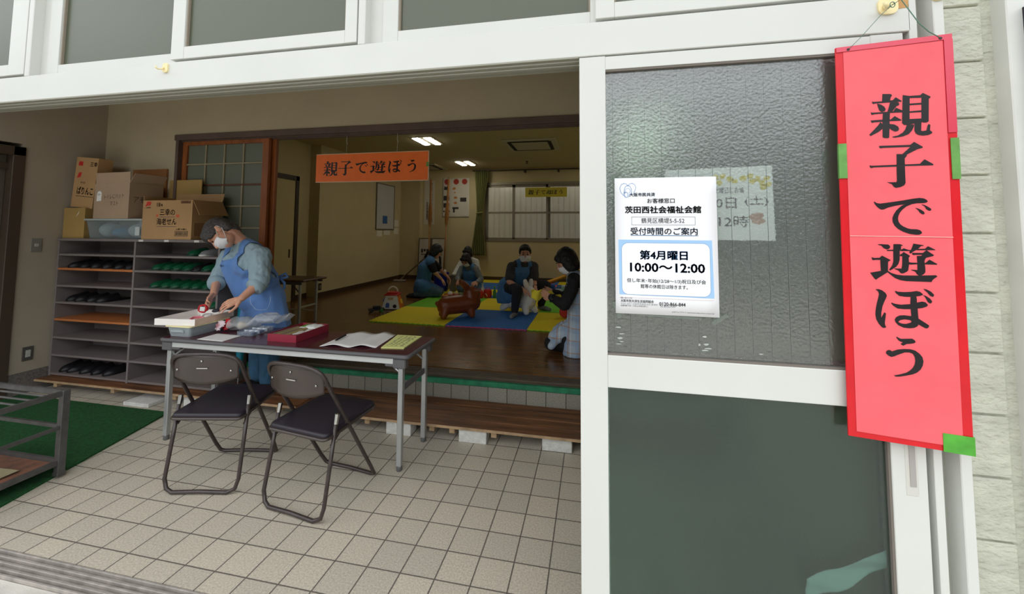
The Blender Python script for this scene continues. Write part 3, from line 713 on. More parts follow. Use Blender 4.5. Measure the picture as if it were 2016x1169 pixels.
for i, (x, z, l) in enumerate(((-4.3, 1, 'first'), (-4.18, 1, 'second'), (-4.04, 1, 'third'), (-3.9, 1, 'fourth'), (-3.76, 1, 'fifth'), (-3.64, 1, 'sixth'))):
    put('k', 'black shoe, %s from the left on the upper orange edged shelf' % l, x, SHZ[1], pi+random.uniform(-.1, .1))
for i, (x, l) in enumerate(((-4.31, 'first'), (-4.2, 'second'), (-4.06, 'third'), (-3.94, 'fourth'))):
    put('k', 'black shoe, %s from the left in the fourth row of the left column' % l, x, SHZ[3], pi+random.uniform(-.1, .1))
for i, (x, l) in enumerate(((-4.33, 'first'), (-4.22, 'second'), (-4.08, 'third'), (-3.95, 'fourth'), (-3.8, 'fifth'))):
    put('k', 'black shoe, %s from the left on the bottom shelf of the left column' % l, x, SHZ[7], pi+random.uniform(-.1, .1))
# pale sneaker
t = thing('sneaker', 'pale grey sneaker on the top right shelf behind the person', 'shoe', (-2.80, 1.6, SHZ[0]+0.001), pi-0.35)
slipper_mesh(t, mat('sneaker_grey', S(120, 120, 120), 0.7), mat('sneaker_sole', S(206, 204, 198), 0.6))
obj('heel_counter', B().grid(11, 4, lambda u, v: (0.038*cos(pi*u+pi), -0.06+0.06*sin(pi*u+pi), 0.012+0.06*v)).solid(0.004), MATS['sneaker_grey'], t, True, local=True)

# ------------------------------------------------------------------ boxes on the shelf
m_card = mat('cardboard', S(178, 140, 96), 0.8, var=0.08, vscale=5)
m_cardp = mat('pale_cardboard', S(172, 146, 120), 0.8, var=0.07, vscale=5)
m_cardy = mat('yellow_cardboard', S(168, 136, 78), 0.8, var=0.08, vscale=5)
m_ink = mat('black_ink', S(26, 22, 22), 0.7)
m_navy = mat('navy_ink', S(20, 52, 84), 0.7)
m_red = mat('red_ink', S(196, 40, 34), 0.7)
m_whitep = mat('white_paper', S(232, 230, 226), 0.8)
def carton(label, lo, hi, m_, rz=0, flaps=(), open_top=False, grp='cardboard boxes stacked on the shoe shelf', tilt=None):
    lo, hi = V(lo), V(hi); c = (lo+hi)/2; sx, sy, sz = hi-lo
    t = thing('cardboard_box', label, 'box', (c.x, c.y, lo.z), rz, grp, rot=tilt)
    w = 0.004
    b = B()
    b.box((-sx/2, -sy/2, 0), (sx/2, -sy/2+w, sz)).box((-sx/2, sy/2-w, 0), (sx/2, sy/2, sz)).box((-sx/2, -sy/2+w, 0), (-sx/2+w, sy/2-w, sz)).box((sx/2-w, -sy/2+w, 0), (sx/2, sy/2-w, sz)).box((-sx/2+w, -sy/2+w, 0), (sx/2-w, sy/2-w, w))
    if not open_top: b.box((-sx/2+w, -sy/2+w, sz-w), (sx/2-w, sy/2-w, sz))
    obj('carton_body', b, m_, t, local=True)
    for side, ang, ln in flaps:
        a = radians(ang)
        if side in 'LR':
            s = -1 if side == 'L' else 1
            p = V((s*(sx/2-w), 0, sz)); q = p+V((s*cos(a)*ln, 0, sin(a)*ln)); u = V((0, sy/2-0.004, 0))
        else:
            s = -1 if side == 'F' else 1
            p = V((0, s*(sy/2-w), sz)); q = p+V((0, s*cos(a)*ln, sin(a)*ln)); u = V((sx/2-0.004, 0, 0))
        nrm = (q-p).cross(u).normalized()*w
        f = B(); vs = [p-u, p+u, q+u, q-u]; vs += [v+nrm for v in vs]
        f._add(vs, [(3, 2, 1, 0), (4, 5, 6, 7), (0, 1, 5, 4), (1, 2, 6, 5), (2, 3, 7, 6), (3, 0, 4, 7)])
        obj('flap', f, m_, t, local=True)
    return t
ZT = cz1+0.001
# 1 large printed carton in front, right
tC = carton('printed cardboard box with open flaps and blue lettering, at the right end of the shelf', (-3.455, 1.445, ZT), (-2.915, 1.735, ZT+0.345), m_card, 0, (('R', -60, 0.15), ('B', 74, 0.085), ('L', 86, 0.04), ('F', -86, 0.004)), True)
sy2 = -0.145-0.0008
X = lambda x: x
text('三幸の', 0.07, m_navy, tC, at(0.005, sy2, 0.235), 0.012, width=0.165, height=0.06)
text('海老せん', 0.07, m_navy, tC, at(0.0, sy2, 0.152), 0.012, width=0.215, height=0.06)
text('18', 0.06, m_ink, tC, at(-0.10, sy2, 0.305), 0.015, width=0.038, height=0.036)
text('個', 0.03, m_ink, tC, at(-0.062, sy2, 0.302), 0.015, width=0.018, height=0.02)
text('入数 20袋入', 0.03, m_ink, tC, at(0.165, sy2, 0.088), 0.01, width=0.12, height=0.018)
b = B()
for x0, x1, z0, z1 in ((-0.075, 0.085, 0.196, 0.199), (-0.105, 0.11, 0.112, 0.115)): b.box((x0, sy2-0.0002, z0), (x1, sy2+0.0004, z1))
obj('underline', b, m_navy, tC, local=True)
b = B().box((0.095, sy2-0.0002, 0.03), (0.235, sy2+0.0004, 0.073))
obj('barcode_panel', b, m_ink, tC, local=True)
b = B().box((0.099, sy2-0.0006, 0.034), (0.231, sy2, 0.069)); obj('barcode_ground', b, m_card, tC, local=True)
random.seed(3); b = B(); x = 0.104
while x < 0.225:
    w_ = random.choice((0.001, 0.002, 0.003)); b.box((x, sy2-0.0009, 0.037), (x+w_, sy2-0.0004, 0.066)); x += w_+random.choice((0.0015, 0.0025))
obj('barcode', b, m_ink, tC, local=True)
b = B().box((0.145, sy2-0.0002, 0.315), (0.25, sy2+0.0004, 0.34)); obj('stamp_panel', b, mat('stamp_brown', S(120, 84, 56), 0.8), tC, local=True)
text('12065.2', 0.02, m_card, tC, at(0.197, sy2-0.0006, 0.327), 0.01, width=0.09, height=0.014)
b = B().flat([[(-0.245, 0.29), (-0.21, 0.30), (-0.195, 0.335), (-0.225, 0.335)], [(-0.235, 0.31), (-0.226, 0.32), (-0.222, 0.313)]], lambda a, c: (a, sy2, c))
b.flat([[(-0.207, 0.296), (-0.188, 0.302), (-0.176, 0.33), (-0.192, 0.335)]], lambda a, c: (a, sy2, c))
obj('maker_emblem', b, m_red, tC, local=True)
text('三幸製菓', 0.014, m_red, tC, at(-0.21, sy2, 0.28), 0.01, width=0.055, height=0.011)
b = B(); b.ell((-0.105, sy2, 0.21), (0.014, 0.0006, 0.011)).ell((0.118, sy2, 0.207), (0.018, 0.0006, 0.014))
obj('prawn_print', b, mat('prawn_orange', S(206, 96, 60), 0.8), tC, local=True)
b = B().box((0.2708, -0.12, 0.03), (0.2712, 0.1, 0.145)); obj('side_print', b, mat('side_print_brown', S(140, 104, 70), 0.8), tC, local=True)
# 2 clear plastic bin with lid
t = thing('storage_bin', 'clear plastic storage bin with pale lid under the handwritten cardboard box', 'storage bin', (-3.80, 1.60, ZT))
m_clear = mat('clear_plastic', S(228, 238, 240), 0.06, trans=0.86, spec=0.5)
def tub(b, x0, x1, y0, y1, z0, z1, tp=0.015, th=0.003):
    lo = rrect(x0+tp, x1-tp, y0+tp, y1-tp, 0.02, 3); hi = rrect(x0, x1, y0, y1, 0.02, 3); n = len(lo)
    il = rrect(x0+tp+th, x1-tp-th, y0+tp+th, y1-tp-th, 0.018, 3); ih = rrect(x0+th, x1-th, y0+th, y1-th, 0.018, 3)
    vs = [V((x, y, z0)) for x, y in lo]+[V((x, y, z1)) for x, y in hi]+[V((x, y, z1)) for x, y in ih]+[V((x, y, z0+th)) for x, y in il]
    fs = [(i, (i+1) % n, n+(i+1) % n, n+i) for i in range(n)]+[(n+i, n+(i+1) % n, 2*n+(i+1) % n, 2*n+i) for i in range(n)]+[(2*n+i, 2*n+(i+1) % n, 3*n+(i+1) % n, 3*n+i) for i in range(n)]
    fs += [tuple(range(n-1, -1, -1)), tuple(range(3*n, 4*n))]
    b._add(vs, fs); return b
obj('bin_body', tub(B(), -4.13, -3.475, 1.455, 1.745, ZT, ZT+0.165, 0.02), m_clear, t)
obj('bin_lid', B().prism(rrect(-4.15, -3.465, 1.445, 1.755, 0.025, 4), 0.016, up(ZT+0.166)), mat('lid_plastic', S(196, 204, 200), 0.35, trans=0.3), t, 40)
obj('bin_latch', B().box((-3.53, 1.443, ZT+0.03), (-3.48, 1.452, ZT+0.11), 0.004), mat('latch_white', S(190, 196, 196), 0.4), t)
random.seed(8)
def lump(name, c, r, m_, label, cat, grp=None, amp=0.25, sc=9, sub=4, cut=None):
    b = B().ell(c, r, sub=sub)
    for v in b.bm.verts:
        d = (v.co-V(c)); k = 1+amp*noise.noise(v.co*sc); v.co = V(c)+d*k
        if cut is not None and v.co.z < cut: v.co.z = cut
    return solo(name, b, m_, label, cat, grp, True)
lump('packet', (-4.01, 1.585, ZT+0.08), (0.07, 0.085, 0.066), mat('white_packet', S(226, 228, 226), 0.5), 'white wrapped packet at the left inside the clear bin', 'packet', None, 0.1)
lump('packet', (-3.845, 1.575, ZT+0.06), (0.062, 0.08, 0.05), mat('blue_packet', S(84, 160, 208), 0.5), 'blue wrapped packet in the middle of the clear bin', 'packet', None, 0.1)
lump('packet', (-3.66, 1.585, ZT+0.078), (0.085, 0.085, 0.065), mat('white_packet', S(226, 228, 226), 0.5), 'white wrapped packet right of the blue one inside the bin', 'packet', None, 0.1)
# 3 low plain carton at the left end
tA = carton('plain low cardboard box at the left end of the shelf', (-4.425, 1.47, ZT), (-4.165, 1.75, ZT+0.285), m_cardy, 0)
b = B().flat([[(0.02, 0.20), (0.05, 0.23), (0.06, 0.265), (0.045, 0.235)], [(0.03, 0.21), (0.05, 0.225), (0.035, 0.215)]], lambda a, c: (a, -0.1408, c))
obj('torn_label', b, m_whitep, tA, local=True)
# 4 handwritten carton on the bin
zb = ZT+0.184
tB = carton('pale cardboard box with handwriting standing on the clear bin', (-4.05, 1.45, zb), (-3.60, 1.73, zb+0.325), m_cardp, -0.06, (('F', 88, 0.10), ('R', 55, 0.10)), True)
text('トイレにハット', 0.05, m_ink, tB, at(0.03, -0.1408, 0.20, Matrix.Rotation(pi/2, 4, 'X') @ Matrix.Rotation(0.06, 4, 'Z')), -0.008, width=0.25, height=0.045)
text('マスト', 0.05, m_ink, tB, at(0.04, -0.1408, 0.135), -0.008, width=0.10, height=0.04)
obj('tag_label', B().prism([(-0.19, 0.16), (-0.13, 0.165), (-0.128, 0.235), (-0.145, 0.255), (-0.175, 0.252), (-0.188, 0.23)], 0.001, lambda a, c, d: (a, -0.1405-d, c)), m_whitep, tB, local=True)
text('あめ', 0.02, m_ink, tB, at(-0.158, -0.1422, 0.222), 0.005, width=0.036, height=0.016)
b = B().box((0.2252, -0.1, 0.2), (0.2256, 0.0, 0.23)); 
text('アモ', 0.06, m_ink, tB, Matrix.Translation(V((0.2258, -0.06, 0.17))) @ Matrix.Rotation(pi/2, 4, 'Z') @ FRONT, -0.005, width=0.09, height=0.05)
# 5 tall printed carton leaning behind on the left
tD = carton('tall printed cardboard box leaning in the corner on the low carton', (-4.41, 1.50, ZT+0.289), (-4.14, 1.62, ZT+0.289+0.48), m_card, 0, (), False, tilt=(0, radians(5), 0))
tD.location.x = -4.268
text('ぱりんこ', 0.07, m_ink, tD, at(0.02, -0.0608, 0.155), 0.02, width=0.2, height=0.075)
text('サラダ', 0.03, m_ink, tD, at(-0.02, -0.0608, 0.235), 0.012, width=0.06, height=0.022)
text('三幸', 0.05, m_ink, tD, at(0.085, -0.0608, 0.415), 0.02, width=0.09, height=0.045)
b = B().flat([[(-0.105, 0.28), (-0.06, 0.29), (-0.05, 0.335), (-0.085, 0.335)]], lambda a, c: (a, -0.0608, c)).flat([[(-0.105, 0.4), (-0.05, 0.4), (-0.05, 0.44), (-0.1, 0.44)]], lambda a, c: (a, -0.0608, c))
obj('maker_emblem', b, m_red, tD, local=True)
obj('underline', B().box((-0.09, -0.0611, 0.106), (0.13, -0.0603, 0.11)), m_ink, tD, local=True)
# 6 carton behind, at the right of the corner carton, and another behind the prawn carton
m_cardo = mat('orange_cardboard', S(160, 108, 62), 0.8, var=0.06)
tE = carton('brown cardboard box behind the handwritten box, its flap raised', (-4.04, 1.757, ZT+0.17), (-3.62, 1.773, zb+0.50), m_cardo, 0)
b = B().box((-3.585, 1.764, ZT), (-3.20, 1.773, ZT+0.57))
solo('cardboard_sheet', b, m_cardy, 'flat yellowish cardboard sheet against the wall behind the prawn cracker box', 'cardboard')

# ------------------------------------------------------------------ switches on the left wall
m_plate = mat('grey_switch_plate', S(128, 126, 116), 0.45)
t = thing('light_switch', 'grey metal light switch plate high on the left wall', 'switch', (-4.44, 1.30, 1.30))
obj('plate', B().box((-4.44, 1.262, 1.245), (-4.432, 1.335, 1.365), 0.002), m_plate, t)
obj('rocker', B().box((-4.433, 1.285, 1.292), (-4.427, 1.312, 1.318), 0.001), mat('switch_pale', S(180, 180, 172), 0.4), t)
t = thing('wall_socket', 'dark framed wall socket low on the left wall', 'socket', (-4.44, 1.30, 0.345))
obj('plate', B().box((-4.44, 1.262, 0.285), (-4.432, 1.335, 0.405), 0.002), mat('dark_plate', S(84, 80, 74), 0.45), t)
obj('outlet_insert', B().box((-4.433, 1.283, 0.315), (-4.428, 1.315, 0.375), 0.001), mat('switch_pale', S(180, 180, 172), 0.4), t)

# ------------------------------------------------------------------ green entrance mat and steel rack
m_turf = mat('green_turf_mat', S(26, 84, 38), 0.95, var=0.4, vscale=60, bump=0.8, bscale=220)
b = B().prism([(-4.40, 0.06), (-2.50, 0.06), (-2.80, 1.25), (-4.40, 1.25)], 0.012, up(0.0))
solo('entrance_mat', b, m_turf, 'dark green artificial turf mat on the tiles beside the steel rack', 'mat')
m_rack = mat('grey_steel_rack', S(92, 90, 88), 0.45, 0.4, var=0.25, vscale=18)
m_rust = mat('rusty_tray', S(128, 84, 62), 0.8, var=0.4, vscale=14, col2=S(84, 62, 52))
rx0, rx1, ry0, ry1, rz = -3.25, -2.555, -0.05, 0.465, 0.50; RB = 0.0125
t = thing('steel_rack', 'low grey steel rack with rusty lower tray at the left edge', 'rack', ((rx0+rx1)/2, (ry0+ry1)/2, 0.0125))
for x in (rx0+0.018, rx1-0.018):
    for y in (ry0+0.018, ry1-0.018):
        obj('post', B().box((x-0.018, y-0.018, 0.015), (x+0.018, y+0.018, rz), 0.002), m_rack, t)
        obj('post_foot', B().box((x-0.021, y-0.021, 0.0125), (x+0.021, y+0.021, 0.035), 0.003), m_rack, t)
b = B()
for z in (rz-0.03, 0.28, 0.075):
    h = 0.03 if z != 0.28 else 0.02
    for y in (ry0+0.01, ry1-0.024): b.box((rx0+0.036, y, z), (rx1-0.036, y+0.014, z+h))
    for x in (rx0+0.01, rx1-0.024): b.box((x, ry0+0.036, z), (x+0.014, ry1-0.036, z+h))
obj('rack_rails', b, m_rack, t)
b = B()
for i in range(7): b.cyl((rx0+0.02, ry0+0.07+i*0.062, rz-0.02), (rx1-0.02, ry0+0.07+i*0.062, rz-0.02), 0.006, 0.006, 8)
obj('top_grille', b, m_rack, t, 40)
obj('lower_tray', B().box((rx0+0.026, ry0+0.026, 0.07), (rx1-0.026, ry1-0.026, 0.082)), m_rust, t)
b = B().grid(9, 9, lambda u, v: (-3.2+0.52*u, -0.03+0.36*v, 0.087+0.006*sin(u*5+v*3)**2)).solid(0.003)
solo('cardboard_sheet', b, mat('damp_cardboard', S(150, 140, 108), 0.9, var=0.2), 'damp old cardboard sheet lying on the lower rusty tray', 'cardboard')
b = B().box((-2.71, 0.30, 0.0835), (-2.63, 0.312, 0.087))
# white bag hanging at the rack's near left corner
t = thing('plastic_bag', 'white plastic bag hanging on the steel rack at the left photo edge', 'bag', (-2.48, 0.03, 0.34))
def bagf(u, v):
    q = 2*pi*u; r = 0.015+0.032*sin(pi*min(1, v*0.9+0.05))
    return (-2.487+cos(q)*r*(1+0.12*sin(5*q)), 0.03+sin(q)*r*2, 0.34+0.24*v)
obj('bag_body', B().grid(28, 12, bagf, closed_u=True).solid(0.002), mat('white_bag_plastic', S(222, 222, 224), 0.35, trans=0.1), t, True)
obj('bag_handle', B().tube(arc((-2.487, 0.03, 0.575), (0.0, 0.03, 0), (0, 0, 0.06), 0, pi, 10), 0.006, 8), mat('white_bag_plastic', S(222, 222, 224), 0.35), t, True)

# turquoise umbrella leaning at the shelf end
t = thing('umbrella', 'folded turquoise umbrella leaning against the right end of the shoe shelf', 'umbrella', (-2.5, 1.62, PZ+0.002))
p0, p1 = V((-2.52, 1.60, PZ+0.003)), V((-2.545, 1.66, 1.02))
obj('canopy', B().tube([p0+(p1-p0)*k for k in (0.08, 0.15, 0.35, 0.6, 0.85, 0.95)], [0.006, 0.022, 0.034, 0.044, 0.04, 0.012], 10), mat('turquoise_nylon', S(38, 140, 160), 0.35, var=0.2), t, True)
obj('shaft', B().cyl(p0, p1+V((0, 0, 0.08)), 0.004, 0.004, 8), m_steel, t, 40)
obj('grip', B().tube([p1+V((0, 0, 0.06)), p1+V((0, 0, 0.11)), p1+V((-0.02, 0, 0.135)), p1+V((-0.05, 0, 0.12))], 0.009, 8), m_ink, t, True)
# ================================================================== wooden lattice doors in the playroom opening
m_teak = mat('orange_brown_door_wood', S(150, 84, 40), 0.4, var=0.3, vscale=6, stretch=(6, 6, 0.6))
m_teakd = mat('dark_muntin_wood', S(96, 52, 28), 0.45)
m_muntin = mat('muntin_reflected_light', S(150, 138, 110), 0.6)  # pale tone paints the light reflecting off the muntins
m_frost = mat('frosted_door_glass', S(120, 124, 108), 0.35, spec=0.5, trans=0.25)
def lattice(k, x0, x1, y, label):
    o = struct('door_%d' % k, B().box((x0, y, 0.277), (x0+0.055, y+0.033, 2.328), 0.002).box((x1-0.068, y, 0.277), (x1, y+0.033, 2.328), 0.002), m_teak, label)
    obj('door_rail', B().box((x0+0.055, y+0.001, 2.285), (x1-0.068, y+0.032, 2.325)).box((x0+0.055, y+0.001, 0.28), (x1-0.068, y+0.032, 0.55)), m_teak, o)
    obj('glass_pane', B().box((x0+0.05, y+0.018, 0.54), (x1-0.06, y+0.023, 2.29)), m_frost, o)
    b = B(); n = 4; w = (x1-0.068-x0-0.055)/n
    for i in range(1, n): b.box((x0+0.055+i*w-0.007, y+0.005, 0.55), (x0+0.055+i*w+0.007, y+0.018, 2.285))
    obj('muntin', b, m_muntin, o)
    b = B(); b2 = B(); z = 2.094; i = 0
    while z > 0.6:
        (b2 if i % 3 == 1 else b).box((x0+0.055, y+0.004, z-0.007), (x1-0.068, y+0.019, z+0.007)); z -= 0.2075; i += 1
    obj('muntin', b, m_muntin, o); obj('muntin', b2, m_teakd, o)
lattice(5, -3.495, -2.498, 1.80, 'orange brown wooden lattice door with frosted panes, front leaf')
lattice(6, -3.47, -2.462, 1.85, 'rear wooden lattice door leaf parked behind the front one')

# ================================================================== signs and notices
m_redtape = mat('red_tape_edge', S(214, 22, 34), 0.28, spec=0.5, var=0.1, vscale=10)
m_pink = mat('coral_banner_paper', S(242, 98, 106), 0.6, var=0.07, vscale=9, bump=0.25, bscale=14)
m_black = mat('brush_black', S(24, 20, 22), 0.35)
m_gtape = mat('green_cloth_tape', S(104, 158, 78), 0.55, var=0.2, vscale=30)
m_gtape2 = mat('bright_green_tape', S(84, 170, 56), 0.55, var=0.2, vscale=30)
t = thing('banner_sign', 'long red vertical banner sign with black brush characters beside the glass door', 'sign', (1.194, -0.12, 0.897), rot=(0, radians(0.47), radians(-10.05)))
L = dict(local=True)
SW, SH = 0.258, 1.099
obj('backing_board', B().box((0, 0, 0), (SW, 0.006, SH), 0.001), m_redtape, t, **L)
def wav(x, z): return -0.0012-0.0016*(0.5+0.5*sin(z*26+x*9))*sin(pi*min(1, max(0, (x-0.018)/0.225)))
def paper(u, v):
    x = 0.0185+(0.2375-0.0185)*u; z = 0.016+(1.083-0.016)*v
    x += 0.012*(v-0.5)*0
    return (x, wav(x, z), z)
pp = obj('banner_paper', B().grid(12, 90, paper), m_pink, t, True, **L)
b = B()
for ch in PHRASE:
    cx, cz = GLYPHS[ch][0]; glyph(b, ch, cx-0.008, cz, 1.0, 0.0)
tree = None
for v in b.bm.verts: v.co.y = wav(v.co.x, v.co.z)-0.0008
bmesh.ops.triangulate(b.bm, faces=b.bm.faces[:])
obj('lettering', b, m_black, t, recalc=False, **L)
obj('paper_seam', B().box((0.0185, -0.0038, 0.5505), (0.2375, -0.0026, 0.5525)), mat('seam_pale', S(255, 172, 166), 0.6), t, **L)
for x0, x1, z0, z1, m_ in ((-0.001, 0.018, 0.715, 0.815, m_gtape), (0.242, 0.2592, 0.705, 0.815, m_gtape), (0.198, 0.2592, 0.0, 0.046, m_gtape2)):
    obj('cloth_tape', B().box((x0, -0.0036, z0), (x1, -0.0015, z1)).box((x0 if x0 < 0.1 else x1-0.001, -0.003, z0), ((x0+0.001) if x0 < 0.1 else x1, 0.0068, z1)), m_, t, **L)
m_gtw = mat('glossy_clear_tape', S(214, 62, 84), 0.15, spec=0.6)
obj('glossy_tape', B().box((0.002, -0.003, 1.084), (SW-0.002, -0.0006, 1.0985)).box((0.239, -0.003, 0.83), (SW-0.001, -0.0006, 1.084)), m_gtw, t, **L)
obj('hang_hole', B().cyl((0.03, -0.0035, 1.089), (0.03, 0.001, 1.089), 0.004, 0.004, 10).cyl((0.232, -0.0035, 1.089), (0.232, 0.001, 1.089), 0.004, 0.004, 10), mat('grommet_dark', S(60, 20, 26), 0.4), t, **L)
def wpt(x, z): return Matrix.Translation(V((1.194, -0.12, 0.897))) @ Euler((0, radians(0.47), radians(-10.05))).to_matrix().to_4x4() @ V((x, -0.001, z))
hk = V((1.345, -0.131, 2.106))
m_wireg = mat('green_wire', S(86, 120, 100), 0.4, 0.2)
b = B().tube([wpt(0.232, 1.089)+V((0, -.003, 0)), wpt(0.21, 1.112), wpt(0.19, 1.14), hk+V((0.02, -0.004, 0.012)), hk], 0.0013, 6)
b.tube([hk, hk+V((-0.03, -0.002, -0.028)), wpt(0.06, 1.12), wpt(0.03, 1.089)+V((0, -.003, 0))], 0.0008, 6).tube([hk+V((0.006*cos(q), -0.002, 0.008*sin(q))) for q in [2*pi*i/12 for i in range(13)]], 0.0012, 6)
obj('hanging_wire', b, m_wireg, t, True)

m_cream = mat('cream_plastic_hook', S(240, 224, 172), 0.4)
def hook(label, x, z, w, h):
    t = thing('wall_hook', label, 'hook', (x, -0.1, z), group='cream plastic hooks on the white frame')
    obj('hook_plate', B().prism(rrect(x-w/2, x+w/2, z-h/2, z+h/2, min(w, h)*0.35, 4), 0.006, lambda a, c, d: (a, -0.1-d, c)), m_cream, t, 40)
    obj('hook_arm', B().tube([(x-0.2*w, -0.106, z), (x-0.22*w, -0.114, z-0.22*h), (x-0.30*w, -0.126, z-0.32*h), (x-0.45*w, -0.132, z-0.22*h), (x-0.5*w, -0.132, z-0.06*h)], 0.15*w*0.6+0.001, 8), m_cream, t, True)
hook('small cream plastic hook on the white header beam, under the upper windows', -1.253, 2.131, 0.026, 0.04)
hook('cream hook plate holding the red banner wire', 1.352, 2.118, 0.05, 0.05)
t = thing('wall_hook', 'cream hook at the top of the slim upright post', 'hook', (1.467, -0.112, 2.14), group='cream plastic hooks on the white frame')
obj('hook_plate', B().prism(rrect(1.452, 1.484, 2.116, 2.18, 0.01, 4), 0.006, lambda a, c, d: (a, -0.112-d, c)), m_cream, t, 40)
obj('hook_arm', B().tube([(1.466, -0.118, 2.14), (1.466, -0.126, 2.128), (1.466, -0.132, 2.126)], 0.004, 8), mat('rusty_tip', S(150, 106, 50), 0.6), t, True)
b = B().prism([(1.375, 2.108), (1.404, 2.11), (1.407, 2.15), (1.376, 2.15)], 0.001, lambda a, c, d: (a, -0.1-d, c))
solo('packing_tape', b, mat('brown_packing_tape', S(190, 142, 78), 0.35), 'torn brown packing tape beside the banner hook', 'tape')

# laminated opening-hours notice taped to the glass
NX0, NX1, NZ0, NZ1, NY = 0.5745, 0.8805, 1.197, 1.629, -0.0885
t = thing('paper_notice', 'white laminated notice with blue box and opening hours taped on the glass', 'notice', (NX0, NY, NZ0))
w, h = NX1-NX0, NZ1-NZ0
m_lam = mat('laminated_paper', S(238, 238, 240), 0.3, spec=0.35)
obj('notice_sheet', B().grid(8, 10, lambda u, v: (w*u, -0.0006-0.001*sin(u*7+v*4)**2*0.5, h*v)).solid(0.0006), m_lam, t, True, **L)
m_b1 = mat('pale_blue_print', S(160, 196, 232), 0.5); m_b2 = mat('mid_blue_print', S(40, 124, 192), 0.5); m_b3 = mat('deep_blue_print', S(46, 108, 156), 0.5); m_gy = mat('grey_print', S(120, 124, 130), 0.5)
# zoom coordinates of the notice (708 x 930 px sheet) -> metres
def nx(px): return (px-105)/700*w
def nz(py): return h-(py-108)/925*h
def tx(s, px0, px1, pyc, ph, m_, bold=0.01, y=-0.0026):
    text(s, 0.03, m_, t, at((nx(px0)+nx(px1))/2, y, nz(pyc)), bold, width=(px1-px0)/700*w, height=ph/925*h)
obj('blue_panel', B().flat([[(nx(128), nz(533)), (nx(768), nz(533)), (nx(775), nz(912)), (nx(132), nz(905))]], lambda a, c: (a, -0.0019, c)), m_b1, t, recalc=False, **L)
rr = rrect(nx(152), nx(752), nz(903), nz(555), 0.02, 6)
obj('panel_outline', B().flat([rrect(nx(150), nx(754), nz(905), nz(553), 0.021, 6)], lambda a, c: (a, -0.0021, c)), m_b2, t, recalc=False, **L)
obj('white_panel', B().flat([rr], lambda a, c: (a, -0.0023, c)), m_lam, t, recalc=False, **L)
tx('大阪市民共済', 210, 390, 226, 26, m_b2, 0.02)
tx('お客様窓口', 335, 525, 270, 34, m_ink, 0.01)
tx('茨田西社会福祉会館', 178, 702, 332, 50, m_ink, 0.025)
tx('鶴見区横堤5-5-52', 292, 588, 405, 36, m_ink, 0.0)
tx('受付時間のご案内', 216, 676, 478, 50, m_b2, 0.012)
tx('第4月曜日', 282, 610, 640, 64, m_b2, 0.03)
tx('10:00～12:00', 200, 710, 722, 62, m_b3, 0.025)
tx('但し年末･年始(12/28～1/3)祝日及び会', 186, 722, 810, 32, m_ink, 0.012)
tx('館等の休館日は除きます。', 290, 610, 848, 28, m_ink, 0.012)
tx('〔問い合わせ先〕', 140, 222, 929, 12, m_ink, 0.0)
tx('大阪市民共済生活協同組合', 140, 370, 949, 20, m_ink, 0.01)
tx('〒541-0057 大阪市中央区北久宝寺町', 140, 398, 968, 12, m_gy, 0.0)
tx('営業時間 9:00～17:00(土日祝日除く)', 140, 328, 981, 12, m_ink, 0.0)
tx('0120-866-844', 408, 584, 961, 24, m_ink, 0.012)
tx('TEL 06-6263-7070', 412, 515, 977, 11, m_gy, 0.0)
tx('公式ウェブサイト http://www.osaka-shimin.coop.or.jp/', 492, 772, 1010, 11, m_ink, 0.0)
b = B().box((nx(215), -0.0027, nz(504)), (nx(678), -0.0021, nz(501))); obj('underline', b, m_b3, t, **L)
b = B()
for a_, b_, c_, d_ in ((224, 660, 376, 377.5), (224, 660, 430, 431.5), (224, 225.5, 376, 431), (659, 660.5, 376, 431)): b.box((nx(a_), -0.0027, nz(d_)), (nx(b_), -0.0021, nz(c_)))
obj('address_box', b, m_gy, t, **L)
obj('rule_line', B().box((nx(130), -0.0025, nz(926)), (nx(772), -0.0021, nz(924.5))), mat('pink_rule', S(214, 186, 186), 0.5), t, **L)
# heart emblem with two simple figures
def cur(pts, r=0.0006): return [V((nx(x), -0.0024, nz(y))) for x, y in pts]
b = B().tube(cur([(200, 162), (190, 148), (172, 143), (152, 152), (141, 178), (148, 205), (165, 225), (185, 240)]), 0.0005, 6)
b.tube(cur([(200, 162), (212, 148), (230, 143), (248, 152), (257, 172), (252, 192), (240, 210)]), 0.0005, 6)
b.tube(cur([(172, 218), (174, 185), (182, 166), (200, 158), (216, 166), (225, 185), (224, 215)]), 0.0006, 6)
b.tube(cur([(182, 215), (178, 200), (184, 184), (200, 178), (214, 186), (218, 198), (208, 212)]), 0.0004, 6)
b.tube(cur([(172, 222), (176, 208), (188, 204), (198, 212), (200, 228), (194, 242), (180, 240), (172, 222)]), 0.0006, 6)
b.tube(cur([(204, 240), (212, 222), (224, 214)]), 0.0006, 6)
obj('heart_emblem', b, m_b2, t, True, **L)
m_ctape = mat('clear_tape', S(190, 200, 190), 0.15, trans=0.8)
for pts in ([(78, 962), (108, 955), (150, 1060), (122, 1072)], [(850, 1005), (862, 1025), (772, 1088), (748, 1066)], [(75, 92), (150, 60), (160, 75), (82, 112)], [(238, 1028), (690, 1040), (690, 1056), (238, 1042)]):
    obj('clear_tape', B().prism([(nx(x), nz(y)) for x, y in pts], 0.0006, lambda a, c, d: (a, 0.0008-d*1.0, c)), m_ctape, t, **L)

